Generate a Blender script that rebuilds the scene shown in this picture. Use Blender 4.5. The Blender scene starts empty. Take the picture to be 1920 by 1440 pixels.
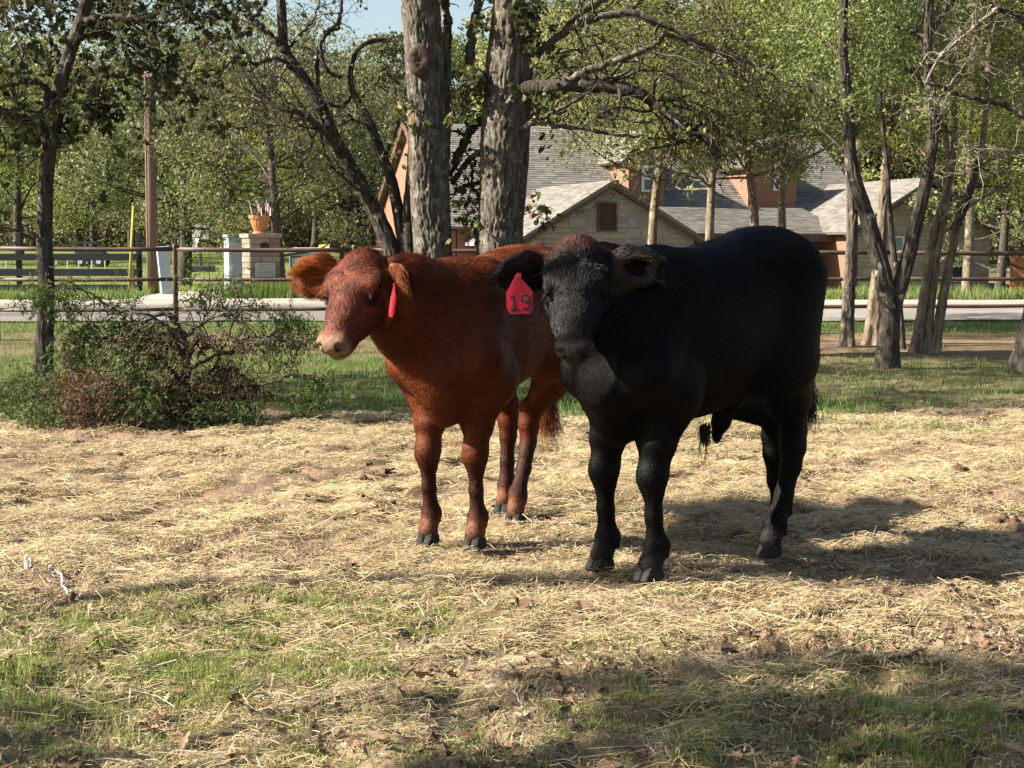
import bpy, math, random
import numpy as np
from mathutils import Vector, Matrix

SC = bpy.context.scene
COL = SC.collection
R = math.radians
rng = np.random.default_rng(11)
random.seed(11)

# ------------------------------------------------------------------ camera, sky, sun, exposure
CAM_Z, PITCH, FPX = 1.29, math.atan((720 - 465) / 2900.0), 2900.0
cam_d = bpy.data.cameras.new('camera')
cam_d.sensor_width = 36.0
cam_d.lens = 36.0 * FPX / 1920.0
cam_d.clip_start = 0.05
cam_d.clip_end = 3000
cam = bpy.data.objects.new('camera', cam_d)
COL.objects.link(cam)
cam.location = (0, 0, CAM_Z)
cam.rotation_euler = (R(90) - PITCH, 0, 0)
SC.camera = cam

SUN_TO = Vector((-0.985, -0.14, 0.0)).normalized()
SUN_EL = R(34)
to_sun = Vector((SUN_TO.x * math.cos(SUN_EL), SUN_TO.y * math.cos(SUN_EL), math.sin(SUN_EL)))
sun_d = bpy.data.lights.new('sun', 'SUN')
sun_d.energy = 5.0
sun_d.angle = R(0.53)
sun_d.color = (1.0, 0.92, 0.79)
sun = bpy.data.objects.new('sun', sun_d)
COL.objects.link(sun)
sun.rotation_euler = to_sun.to_track_quat('Z', 'Y').to_euler()
sun.location = (-30, 0, 30)

world = bpy.data.worlds.new('World')
SC.world = world
world.use_nodes = True
wn = world.node_tree
for n in list(wn.nodes):
    wn.nodes.remove(n)
w_out = wn.nodes.new('ShaderNodeOutputWorld')
w_bg = wn.nodes.new('ShaderNodeBackground')
w_sky = wn.nodes.new('ShaderNodeTexSky')
w_sky.sky_type = 'NISHITA'
w_sky.sun_disc = False
w_sky.sun_elevation = SUN_EL
w_sky.sun_rotation = math.atan2(SUN_TO.x, SUN_TO.y)
w_sky.air_density = 1.2
w_sky.dust_density = 2.0
wn.links.new(w_sky.outputs[0], w_bg.inputs['Color'])
w_bg.inputs['Strength'].default_value = 0.05
wn.links.new(w_bg.outputs[0], w_out.inputs['Surface'])

SC.view_settings.view_transform = 'Standard'
SC.view_settings.look = 'None'
SC.view_settings.gamma = 1
SC.view_settings.use_curve_mapping = False
SC.view_settings.exposure = 1.98
SC.cycles.max_bounces = 6
SC.cycles.transparent_max_bounces = 8

# ------------------------------------------------------------------ picture -> place helpers
_f = Vector((0, math.cos(PITCH), -math.sin(PITCH)))
_u = Vector((0, math.sin(PITCH), math.cos(PITCH)))


def ray(px, py):
    return _f + Vector((1, 0, 0)) * ((px - 960) / FPX) + _u * ((720 - py) / FPX)


def at(px, py, d):
    """point seen at pixel px,py that stands d metres in front (world Y = d)"""
    r = ray(px, py)
    return Vector((0, 0, CAM_Z)) + r * (d / r.y)


def gx(px, d):
    return (px - 960) / FPX * d


def unit(v):
    v = np.asarray(v, float)
    return v / np.linalg.norm(v)


# ------------------------------------------------------------------ object helpers
def tag(o, label=None, cat=None, group=None, kind=None):
    if label: o['label'] = label
    if cat: o['category'] = cat
    if group: o['group'] = group
    if kind: o['kind'] = kind
    return o


def empty(name, loc=(0, 0, 0), rz=0.0, label=None, cat=None, group=None, parent=None):
    o = bpy.data.objects.new(name, None)
    o.empty_display_size = 0.2
    COL.objects.link(o)
    o.location = loc
    o.rotation_euler = (0, 0, rz)
    if parent: o.parent = parent
    return tag(o, label, cat, group)


def link(name, me, mat=None, parent=None, loc=None, rot=None, scale=None):
    if mat is not None and len(me.materials) == 0:
        me.materials.append(mat)
    o = bpy.data.objects.new(name, me)
    COL.objects.link(o)
    if parent is not None: o.parent = parent
    if loc is not None: o.location = loc
    if rot is not None: o.rotation_euler = rot
    if scale is not None: o.scale = scale
    return o


def mesh_np(name, V, F, smooth=False, cols=None, uvs=None, midx=None):
    """V (n,3); F (m,k) all faces the same size, or a list of such arrays"""
    Fs = F if isinstance(F, list) else [F]
    Fs = [np.asarray(f, dtype=np.int32) for f in Fs if len(f)]
    me = bpy.data.meshes.new(name)
    V = np.asarray(V, dtype=np.float32)
    me.vertices.add(len(V))
    me.vertices.foreach_set('co', V.ravel())
    loops = np.concatenate([f.ravel() for f in Fs])
    sizes = np.concatenate([np.full(len(f), f.shape[1], dtype=np.int32) for f in Fs])
    starts = np.concatenate([[0], np.cumsum(sizes)[:-1]]).astype(np.int32)
    me.loops.add(len(loops))
    me.loops.foreach_set('vertex_index', loops)
    me.polygons.add(len(sizes))
    me.polygons.foreach_set('loop_start', starts)
    me.polygons.foreach_set('loop_total', sizes)
    me.polygons.foreach_set('use_smooth', np.full(len(sizes), bool(smooth), dtype=bool))
    if midx is not None:
        me.polygons.foreach_set('material_index', np.asarray(midx, dtype=np.int32))
    if cols is not None:
        c = np.ones((len(V), 4), dtype=np.float32)
        c[:, :3] = cols
        a = me.color_attributes.new('tint', 'FLOAT_COLOR', 'POINT')
        a.data.foreach_set('color', c.ravel())
    me.update(calc_edges=True)
    me.validate()
    return me


class MB:
    """collects boxes, tubes and faces into one mesh"""
    def __init__(s):
        s.v, s.q, s.t, s.n = [], [], [], 0
        s.c, s.col = [], (1, 1, 1)

    def add(s, V, Q=None, T=None):
        V = np.asarray(V, dtype=np.float32).reshape(-1, 3)
        s.v.append(V)
        s.c.append(np.tile(np.asarray(s.col, dtype=np.float32), (len(V), 1)))
        if Q is not None and len(Q): s.q.append(np.asarray(Q, dtype=np.int32) + s.n)
        if T is not None and len(T): s.t.append(np.asarray(T, dtype=np.int32) + s.n)
        s.n += len(V)
        return s

    def box(s, c, h, M=None):
        cx, cy, cz = c
        hx, hy, hz = h
        V = np.array([[x, y, z] for z in (-hz, hz) for y in (-hy, hy) for x in (-hx, hx)], dtype=np.float32)
        if M is not None: V = V @ np.array(M.to_3x3()).T
        V = V + np.array([cx, cy, cz])
        return s.add(V, [[0, 2, 3, 1], [4, 5, 7, 6], [0, 1, 5, 4], [2, 6, 7, 3], [0, 4, 6, 2], [1, 3, 7, 5]])

    def bar(s, a, b, w, h, up=(0, 0, 1)):
        a, b = Vector(a), Vector(b)
        d = (b - a)
        L = d.length
        d.normalize()
        sd = d.cross(Vector(up))
        if sd.length < 1e-4: sd = d.cross(Vector((1, 0, 0)))
        sd.normalize()
        u = sd.cross(d)
        M = Matrix((d, sd, u)).transposed()
        return s.box((a + b) / 2, (L / 2, w / 2, h / 2), M)

    def tube(s, pts, rad, n=8, cap=True):
        P = np.asarray([tuple(p) for p in pts], dtype=np.float64)
        r = np.asarray(rad, dtype=np.float64) * np.ones(len(P))
        T = np.gradient(P, axis=0)
        T /= np.linalg.norm(T, axis=1)[:, None] + 1e-9
        ref = np.array([0.31, 0.2, 0.93]) if abs(T[0, 2]) < 0.85 else np.array([1.0, 0.13, 0.07])
        V = []
        N = np.cross(T[0], ref); N /= np.linalg.norm(N)
        ang = np.arange(n) * 2 * np.pi / n
        for i in range(len(P)):
            N = N - T[i] * np.dot(N, T[i]); N /= np.linalg.norm(N) + 1e-9
            B = np.cross(T[i], N)
            V.append(P[i] + r[i] * (np.cos(ang)[:, None] * N + np.sin(ang)[:, None] * B))
        V = np.concatenate(V)
        Q = []
        for i in range(len(P) - 1):
            for k in range(n):
                k2 = (k + 1) % n
                Q.append([i * n + k, i * n + k2, (i + 1) * n + k2, (i + 1) * n + k])
        Tt = []
        if cap:
            V = np.concatenate([V, P[:1], P[-1:]])
            a, b = len(P) * n, len(P) * n + 1
            for k in range(n):
                k2 = (k + 1) % n
                Tt.append([a, k2, k]); Tt.append([b, (len(P) - 1) * n + k, (len(P) - 1) * n + k2])
        return s.add(V, Q, Tt)

    def prism(s, poly, a, b):
        """poly: list of 3D points (planar), extruded by vector b-a"""
        P = np.asarray([tuple(p) for p in poly], dtype=np.float64)
        e = np.asarray(b, dtype=np.float64) - np.asarray(a, dtype=np.float64)
        n = len(P)
        V = np.concatenate([P, P + e])
        Q = [[i, (i + 1) % n, n + (i + 1) % n, n + i] for i in range(n)]
        s.add(V, Q, [[0, i + 1, i] for i in range(1, n - 1)] + [[n, n + i, n + i + 1] for i in range(1, n - 1)])
        return s

    def mesh(s, name, smooth=False, tint=False):
        Fs = []
        if s.q: Fs.append(np.concatenate(s.q))
        if s.t: Fs.append(np.concatenate(s.t))
        return mesh_np(name, np.concatenate(s.v), Fs, smooth, np.concatenate(s.c) if tint else None)

    def build(s, name, mat, parent=None, smooth=False, loc=None, rot=None, tint=False):
        return link(name, s.mesh(name, smooth, tint), mat, parent, loc, rot)


def bevel(o, w=0.01, seg=2):
    m = o.modifiers.new('bevel', 'BEVEL')
    m.width = w; m.segments = seg; m.limit_method = 'ANGLE'
    return o


# ------------------------------------------------------------------ noise (numpy value noise, for layout and relief)
_perm = np.random.default_rng(5).random((4096,)).astype(np.float32)


def _h(i, j, k=0):
    return _perm[(i * 374761 + j * 668265 + k * 69069 + 1013) & 4095]


def vnoise(x, y, seed=0):
    x = np.asarray(x, dtype=np.float64); y = np.asarray(y, dtype=np.float64)
    xi = np.floor(x).astype(np.int64); yi = np.floor(y).astype(np.int64)
    fx, fy = x - xi, y - yi
    fx = fx * fx * (3 - 2 * fx); fy = fy * fy * (3 - 2 * fy)
    a, b = _h(xi, yi, seed), _h(xi + 1, yi, seed)
    c, d = _h(xi, yi + 1, seed), _h(xi + 1, yi + 1, seed)
    return (a * (1 - fx) + b * fx) * (1 - fy) + (c * (1 - fx) + d * fx) * fy


def fbm(x, y, o=4, seed=0):
    s, a, t = 0, 0.5, 0
    for i in range(o):
        s = s + a * vnoise(x * 2 ** i + 17.3 * i, y * 2 ** i - 9.1 * i, seed + i)
        t += a; a *= 0.5
    return s / t


# ------------------------------------------------------------------ materials
def mat_new(name):
    m = bpy.data.materials.new(name)
    m.use_nodes = True
    nt = m.node_tree
    b = nt.nodes['Principled BSDF']
    return m, nt, b


def mat(name, col, rough=0.8, col2=None, scale=8.0, bump=0.0, metal=0.0, detail=5.0, stretch=(1, 1, 1), lo=0.35, hi=0.65,
        spec=0.3, tint=False, wear=None, wear_scale=2.0, coord='Object'):
    m, nt, b = mat_new(name)
    L = nt.links.new
    b.inputs['Roughness'].default_value = rough
    b.inputs['Metallic'].default_value = metal
    b.inputs['Specular IOR Level'].default_value = spec
    tc = nt.nodes.new('ShaderNodeTexCoord')
    mp = nt.nodes.new('ShaderNodeMapping')
    mp.inputs['Scale'].default_value = stretch
    L(tc.outputs[coord], mp.inputs['Vector'])
    nz = nt.nodes.new('ShaderNodeTexNoise')
    nz.inputs['Scale'].default_value = scale
    nz.inputs['Detail'].default_value = detail
    nz.inputs['Roughness'].default_value = 0.62
    L(mp.outputs[0], nz.inputs['Vector'])
    rp = nt.nodes.new('ShaderNodeValToRGB')
    rp.color_ramp.elements[0].position = lo
    rp.color_ramp.elements[1].position = hi
    c2 = col2 if col2 else tuple(min(1, c * 1.35) for c in col)
    rp.color_ramp.elements[0].color = (*col, 1)
    rp.color_ramp.elements[1].color = (*c2, 1)
    L(nz.outputs['Fac'], rp.inputs[0])
    out = rp.outputs[0]
    if wear:
        n2 = nt.nodes.new('ShaderNodeTexNoise')
        n2.inputs['Scale'].default_value = wear_scale
        n2.inputs['Detail'].default_value = 8
        L(mp.outputs[0], n2.inputs['Vector'])
        r2 = nt.nodes.new('ShaderNodeValToRGB')
        r2.color_ramp.elements[0].position = 0.5
        r2.color_ramp.elements[1].position = 0.66
        L(n2.outputs['Fac'], r2.inputs[0])
        mx = nt.nodes.new('ShaderNodeMixRGB')
        mx.inputs[2].default_value = (*wear, 1)
        L(r2.outputs[0], mx.inputs[0]); L(out, mx.inputs[1])
        out = mx.outputs[0]
    if tint:
        at_ = nt.nodes.new('ShaderNodeAttribute')
        at_.attribute_name = 'tint'
        mx = nt.nodes.new('ShaderNodeMixRGB')
        mx.blend_type = 'MULTIPLY'
        mx.inputs[0].default_value = 1
        L(out, mx.inputs[1]); L(at_.outputs['Color'], mx.inputs[2])
        out = mx.outputs[0]
    L(out, b.inputs['Base Color'])
    if bump:
        bp = nt.nodes.new('ShaderNodeBump')
        bp.inputs['Strength'].default_value = 1.0
        bp.inputs['Distance'].default_value = bump
        L(nz.outputs['Fac'], bp.inputs['Height'])
        L(bp.outputs[0], b.inputs['Normal'])
    return m


def mat_leaf(name, trans=0.35, rough=0.55, vary=False):
    """two-sided leaf: colour comes from the mesh's own tint, light passes through"""
    m, nt, b = mat_new(name)
    L = nt.links.new
    at_ = nt.nodes.new('ShaderNodeAttribute')
    at_.attribute_name = 'tint'
    b.inputs['Roughness'].default_value = rough
    b.inputs['Specular IOR Level'].default_value = 0.25
    L(at_.outputs['Color'], b.inputs['Base Color'])
    if vary:      # every tree has its own green
        oi = nt.nodes.new('ShaderNodeObjectInfo')
        hv = nt.nodes.new('ShaderNodeHueSaturation')
        for k_, (lo_, hi_) in {'Value': (0.55, 1.30), 'Hue': (0.485, 0.512), 'Saturation': (0.85, 1.12)}.items():
            mm = nt.nodes.new('ShaderNodeMath'); mm.operation = 'MULTIPLY'; mm.inputs[1].default_value = {'Value': 1.0, 'Hue': 7.13, 'Saturation': 3.71}[k_]
            fr = nt.nodes.new('ShaderNodeMath'); fr.operation = 'FRACT'
            mr = nt.nodes.new('ShaderNodeMapRange'); mr.inputs[3].default_value = lo_; mr.inputs[4].default_value = hi_
            L(oi.outputs['Random'], mm.inputs[0]); L(mm.outputs[0], fr.inputs[0]); L(fr.outputs[0], mr.inputs[0]); L(mr.outputs[0], hv.inputs[k_])
        L(at_.outputs['Color'], hv.inputs['Color'])
        src = hv.outputs[0]
        L(src, b.inputs['Base Color'])
    else:
        src = at_.outputs['Color']
    tr = nt.nodes.new('ShaderNodeBsdfTranslucent')
    hs = nt.nodes.new('ShaderNodeHueSaturation')
    hs.inputs['Value'].default_value = 1.5
    hs.inputs['Saturation'].default_value = 1.1
    L(src, hs.inputs['Color'])
    L(hs.outputs[0], tr.inputs['Color'])
    mx = nt.nodes.new('ShaderNodeMixShader')
    mx.inputs[0].default_value = trans
    L(b.outputs[0], mx.inputs[1]); L(tr.outputs[0], mx.inputs[2])
    L(mx.outputs[0], nt.nodes['Material Output'].inputs['Surface'])
    return m
# ================================================================== ground, road, lawns
def sstep(a, b, x):
    t = np.clip((np.asarray(x, float) - a) / (b - a), 0, 1)
    return t * t * (3 - 2 * t)


ROAD0, ROAD1 = 25.9, 33.4


def road_mid(x):
    return 0.004 * np.asarray(x, float)


def gz(x, y, fine=True):
    """height of the ground"""
    x = np.asarray(x, float); y = np.asarray(y, float)
    z = 0.16 * sstep(20, 36, y)
    side = sstep(-0.125, -0.075, x / np.maximum(y, 5.0))         # 0 on the lawn side, 1 on the house side
    zl = 1.45 * np.clip((y - 38) / 90.0, 0, 2.2)
    zr = -0.57 * sstep(36, 57, y) + 2.0 * np.clip((y - 66) / 70.0, 0, 2.0)
    z = z + np.where(y > 34, zl * (1 - side) + zr * side, 0)
    if fine:
        nr = 1 - sstep(14, 22, y)
        rel = (fbm(x * 2.6, y * 2.6, 3, 21) - 0.5) * 0.09 + (fbm(x * 13, y * 13, 3, 27) - 0.5) * 0.055 - 0.035 * sstep(.66, .78, vnoise(x * 6.5, y * 6.5, 29))
        z = z + rel * nr * (0.35 + 0.65 * sstep(-0.2, 1.0, np.hypot(x - 0.3, y - 6.4) - 0.5) ) - 0.004 * nr
        z = z + (1 - nr) * (fbm(x * 0.5, y * 0.5, 3, 31) - 0.5) * 0.10 * (1 - sstep(24, 25.5, y) * (1 - sstep(34, 36, y)))
    return z


def green_mask(x, y):
    """where living grass grows, 0..1"""
    n = fbm(x * 1.1, y * 1.1, 4, 51)
    n2 = fbm(x * 4.2, y * 3.4, 3, 55)
    g = 0.12
    def blob(cx, cy, rx, ry): return np.exp(-(((x - cx) / rx) ** 2 + ((y - cy) / ry) ** 2))
    b = 1.15 * blob(-0.9, 5.4, 0.85, 0.32) + 0.8 * blob(-1.4, 4.6, 0.7, 0.5) + 0.5 * blob(-0.3, 5.0, 0.6, 0.3) + 0.55 * blob(0.55, 5.75, 0.25, 0.12) + 0.5 * blob(0.8, 4.1, 0.5, 0.35) + 0.55 * blob(1.1, 3.9, 0.5, 0.3)
    b = b + 0.35 * (1 - sstep(4.2, 5.4, y)) + 0.95 * sstep(11.2, 12.4, y + (n - 0.5) * 3) * (1 - 0.55 * sstep(17, 19, y)) + 0.9 * sstep(22.6, 24.0, y)
    right = sstep(1.5, 3.5, x) * sstep(11, 12, y) * (1 - sstep(22, 24, y))
    b = b - 0.45 * right * n2 * 1.6
    return np.clip((g + b) * sstep(0.30, 0.58, n * 0.55 + n2 * 0.45 + 0.17 * b + 0.06 * sstep(11.2, 12.5, y)), 0, 1)


def straw_mask(x, y):
    n = fbm(x * 0.9, y * 0.9, 3, 61)
    n2 = fbm(x * 3.5, y * 5.0, 3, 65)
    s = sstep(3.6, 6.2, y + (n - 0.5) * 2.2) * (1 - sstep(10.9, 11.9, y + (n - 0.5) * 1.2 - 0.35 * sstep(1.2, 2.4, x))) * 0.85 + 0.30
    s = s + 0.3 * sstep(0.8, 2.2, x) * sstep(5, 7, y) * (1 - sstep(11.5, 12.5, y))
    s = s - 0.45 * sstep(11.5, 12.6, y) * (1 - sstep(2, 5, x)) 
    n3 = fbm(x * 1.5 + 11, y * 2.2, 4, 67)
    return np.clip(s * (0.07 + 1.4 * sstep(0.38, 0.62, n2)) * (0.25 + 0.95 * sstep(.36, .52, n3)), 0, 1)


def ramp_axis(fine_lo, fine_hi, step, lo, hi, grow=1.16):
    a = list(np.arange(fine_lo, fine_hi + step, step))
    s = step
    while a[-1] < hi:
        s *= grow; a.append(a[-1] + s)
    b = [fine_lo]; s = step
    while b[-1] > lo:
        s *= grow; b.append(b[-1] - s)
    return np.array(b[:0:-1] + a)


gxs = ramp_axis(-3.6, 3.8, 0.034, -900, 900, 1.11)
gys = ramp_axis(3.2, 10.5, 0.036, -300, 1500, 1.06)
GX, GY = np.meshgrid(gxs, gys, indexing='ij')
GZ = gz(GX, GY)
nx_, ny_ = GX.shape
ii = np.arange(nx_ * ny_).reshape(nx_, ny_)
gq = np.stack([ii[:-1, :-1], ii[1:, :-1], ii[1:, 1:], ii[:-1, 1:]], -1).reshape(-1, 4)
px_, py_ = GX.ravel(), GY.ravel()
n1 = fbm(px_ * 1.7, py_ * 1.7, 4, 71)[:, None]
n2 = fbm(px_ * 9, py_ * 7, 3, 75)[:, None]
dirt = np.array([0.275, 0.185, 0.125]) * (0.55 + 0.9 * n2)
dark = np.array([0.085, 0.052, 0.032])
dirt = dirt * (1 - sstep(0.55, 0.7, n1)) + dark * sstep(0.55, 0.7, n1)
thatch = np.array([0.36, 0.26, 0.12]) * (0.6 + 0.8 * n2)
sm_ = straw_mask(px_, py_)[:, None]
gcol = dirt * (1 - 0.35 * sm_) * (1 - .3 * sm_) + thatch * 0.35 * sm_
gm = green_mask(px_, py_)[:, None]
gcol = gcol * (1 - 0.6 * gm) + np.array([0.085, 0.105, 0.030]) * (0.6 + 0.8 * n2) * 0.6 * gm
lawn = sstep(33.5, 34.5, py_)[:, None]
lc = np.array([0.165, 0.200, 0.055]) * (0.8 + 0.4 * n1)
hs = sstep(-0.12, -0.07, px_ / np.maximum(py_, 5))[:, None]
lc = lc * (1 - hs) + np.array([0.19, 0.17, 0.095]) * (0.8 + 0.4 * n1) * hs
gcol = gcol * (1 - lawn) + lc * lawn
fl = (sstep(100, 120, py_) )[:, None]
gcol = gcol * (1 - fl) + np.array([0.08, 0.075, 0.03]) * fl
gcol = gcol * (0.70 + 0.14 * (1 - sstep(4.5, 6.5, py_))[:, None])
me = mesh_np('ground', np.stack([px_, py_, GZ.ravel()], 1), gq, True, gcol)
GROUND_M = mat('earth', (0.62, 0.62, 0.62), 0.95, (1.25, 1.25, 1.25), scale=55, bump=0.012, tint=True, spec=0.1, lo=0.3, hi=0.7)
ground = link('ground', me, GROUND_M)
tag(ground, 'trampled brown earth of the paddock and lawns', kind='structure')


def sheet(name, xs, ys_of, mat_, lift, label, tintf=None, kind='structure', edge=0.0, seed=0):
    """strip lying on the ground: xs along, ys_of(x) -> (near, far)"""
    V, Q = [], []
    nr = 9
    for i, x in enumerate(xs):
        a, b = ys_of(x)
        a += edge * (float(fbm(x * 0.9, 3.0 + seed, 3, 81)) - 0.5); b += edge * (float(fbm(x * 0.9, 9.0 + seed, 3, 83)) - 0.5)
        for j in range(nr):
            y = a + (b - a) * j / (nr - 1)
            V.append((x, y, float(gz(x, y)) + lift))
    for i in range(len(xs) - 1):
        for j in range(nr - 1):
            k = i * nr + j
            Q.append([k, k + nr, k + nr + 1, k + 1])
    V = np.array(V)
    o = link(name, mesh_np(name, V, np.array(Q), True, tintf(V) if tintf else None), mat_)
    return tag(o, label, kind=kind)


def road_tint(V):
    n = fbm(V[:, 0] * 0.8, V[:, 1] * 3.0, 4, 91)[:, None]
    far = sstep(30.6, 32.2, V[:, 1])[:, None]
    trk = np.exp(-((V[:, 1] - 27.6) / 0.5) ** 2)[:, None] + np.exp(-((V[:, 1] - 29.6) / 0.5) ** 2)[:, None]
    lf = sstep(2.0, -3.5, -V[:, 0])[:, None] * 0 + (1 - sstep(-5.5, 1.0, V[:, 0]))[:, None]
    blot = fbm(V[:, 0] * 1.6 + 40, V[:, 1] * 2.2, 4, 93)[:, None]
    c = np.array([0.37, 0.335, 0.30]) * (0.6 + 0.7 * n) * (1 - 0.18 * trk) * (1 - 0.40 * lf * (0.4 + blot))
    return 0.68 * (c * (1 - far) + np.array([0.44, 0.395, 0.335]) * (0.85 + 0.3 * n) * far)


ROAD_M = mat('road_gravel', (0.7, 0.7, 0.7), 0.95, (1.15, 1.15, 1.15), scale=22, bump=0.02, tint=True, spec=0.15, lo=0.3, hi=0.7)
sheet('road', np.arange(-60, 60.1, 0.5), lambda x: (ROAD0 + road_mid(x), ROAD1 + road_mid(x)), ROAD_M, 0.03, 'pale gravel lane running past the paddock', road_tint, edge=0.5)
DRIVE_M = mat('drive_gravel', (0.29, 0.26, 0.215), 0.95, (0.38, 0.34, 0.285), scale=14, bump=0.012)
sheet('driveway', np.arange(-8.4, -0.4, 0.25), lambda x: (33.2, 38.5 + 0.25 * (x + 8)), DRIVE_M, 0.036, 'pale gravel driveway joining the lane', edge=0.8, seed=5)
# ================================================================== the stone and brick house
HY = math.radians(19.0)
HD = 58.0
_ap = at(1145, 550, HD)
HO = Vector((_ap.x, HD, -0.42))
STONE_W = mat('mortar', (0.259, 0.230, 0.194), 0.95, (0.310, 0.281, 0.238), scale=12)
STONES = [mat('limestone_%s' % k, c, 0.9, c2, scale=6, bump=0.002) for k, c, c2 in (('tan', (0.259, 0.216, 0.169), (0.324, 0.277, 0.223)), ('grey', (0.245, 0.220, 0.194), (0.302, 0.277, 0.248)), ('buff', (0.288, 0.234, 0.169), (0.346, 0.288, 0.223)), ('brown', (0.216, 0.176, 0.137), (0.274, 0.230, 0.187)))]
BRICK_M = mat('brick_red', (0.165, 0.078, 0.050), 0.9, (0.245, 0.130, 0.088), scale=9, bump=0.006, stretch=(1, 1, 3.5))
FASCIA_M = mat('fascia_brown', (0.083, 0.045, 0.029), 0.7, (0.108, 0.061, 0.040), scale=5)
WHITE_M = mat('white_trim', (0.518, 0.518, 0.504), 0.5, (0.576, 0.576, 0.562), scale=4)
DOOR_M = mat('porch_dark', (0.06, 0.036, 0.026), 0.7, (0.09, 0.055, 0.04), scale=4)
GLASS_M, _nt, _b = mat_new('window_glass')
_b.inputs['Base Color'].default_value = (0.03, 0.05, 0.05, 1); _b.inputs['Roughness'].default_value = 0.06; _b.inputs['Specular IOR Level'].default_value = 0.8
GREENGLASS_M = mat('curtained_glass', (0.14, 0.22, 0.19), 0.12, (0.17, 0.26, 0.22), scale=2, spec=0.7)
SHINGLE_M = mat('shingle', (0.112, 0.102, 0.090), 0.92, (0.173, 0.160, 0.140), scale=3.2, bump=0.01, stretch=(1, 1, 1), lo=0.3, hi=0.7, tint=True)

house = empty('stone_house', tuple(HO), HY, 'stone and brick house with grey shingle roofs across the lane', 'house')


def hl(px, py, v=0.0):
    """house-frame (u, v, w) of the point seen at px,py lying on the plane v (metres behind the front gable)"""
    r = ray(px, py)
    o = Vector((0, 0, CAM_Z)) - HO
    c, s = math.cos(-HY), math.sin(-HY)
    o = Vector((c * o.x - s * o.y, s * o.x + c * o.y, o.z))
    d = Vector((c * r.x - s * r.y, s * r.x + c * r.y, r.z))
    t = (v - o.y) / d.y
    p = o + d * t
    return p.x, p.z


def wall_poly(name, poly, v0, th, mat_, parent=house):
    """poly in (u,w), front face at v0, thickness back"""
    m = MB()
    m.prism([(u, v0, w) for u, w in poly][::-1], (0, 0, 0), (0, th, 0))
    return m.build(name, mat_, parent)


def roof_slope(name, a, b, c, d, parent=house, course=0.155, over=0.0):
    """a-b eave line, d-c ridge line; courses of shingles laid as thin overlapping wedges"""
    a, b, c, d = (Vector(p) for p in (a, b, c, d))
    L = ((d - a).length + (c - b).length) / 2
    n = max(2, int(L / course))
    nrm = (b - a).cross(d - a).normalized()
    if nrm.z < 0: nrm = -nrm
    m = MB()
    m.prism([a, b, c, d], (0, 0, 0), nrm * -0.10)
    base = m.build(name, SHINGLE_M, parent, tint=True)
    ms = MB()
    g = np.random.default_rng(int(abs(a.x * 91 + b.z * 37)) + 3)
    for i in range(n):
        t0, t1 = i / n, (i + 1.12) / n
        t1 = min(t1, 1.0)
        p0, p1 = a.lerp(d, t0), b.lerp(c, t0)
        q0, q1 = a.lerp(d, t1), b.lerp(c, t1)
        W = (p1 - p0).length
        k = max(1, int(W / 0.42))
        off = g.random() / k
        cuts = [0.0] + sorted(min(1, max(0, (j + off + g.uniform(-0.2, 0.2) / 1.0) / k)) for j in range(k)) + [1.0]
        for s0, s1 in zip(cuts[:-1], cuts[1:]):
            if s1 - s0 < 1e-3: continue
            ms.col = tuple(np.array((1, 1, 1)) * g.uniform(0.72, 1.28))
            h = 0.016 + g.uniform(0, 0.010)
            A, B, C, D = p0.lerp(p1, s0), p0.lerp(p1, s1), q0.lerp(q1, s1), q0.lerp(q1, s0)
            V = [A + nrm * 0.003, B + nrm * 0.003, A + nrm * (h + .004), B + nrm * (h + .004), C + nrm * 0.006, D + nrm * 0.006]
            ms.add([tuple(v) for v in V], [[0, 1, 3, 2], [2, 3, 4, 5]])
    s = ms.build('shingles', SHINGLE_M, base, tint=True)
    s['kind'] = 'stuff'
    return base


_stone_me = {}
def stone_mesh(k):
    if k not in _stone_me:
        m = MB(); g = np.random.default_rng(k)
        j = lambda: g.uniform(-0.035, 0.035)
        F_ = [(-.5 + abs(j()), 0, -.5 + abs(j())), (.5 - abs(j()), 0, -.5 + abs(j())), (.5 - abs(j()), 0, .5 - abs(j())), (-.5 + abs(j()), 0, .5 - abs(j()))]
        T = [(x * .93, -1 + g.uniform(0, .35), z * .93) for x, _, z in F_]
        m.add(F_ + T, [[4, 5, 6, 7], [0, 1, 5, 4], [1, 2, 6, 5], [2, 3, 7, 6], [3, 0, 4, 7]])
        me = m.mesh('stone'); me.materials.append(STONES[k % 4])
        _stone_me[k] = me
    return _stone_me[k]


def inside(poly, u, w):
    c = False
    n = len(poly)
    for i in range(n):
        (x1, y1), (x2, y2) = poly[i], poly[(i + 1) % n]
        if (y1 > w) != (y2 > w) and u < (x2 - x1) * (w - y1) / (y2 - y1) + x1: c = not c
    return c


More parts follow.
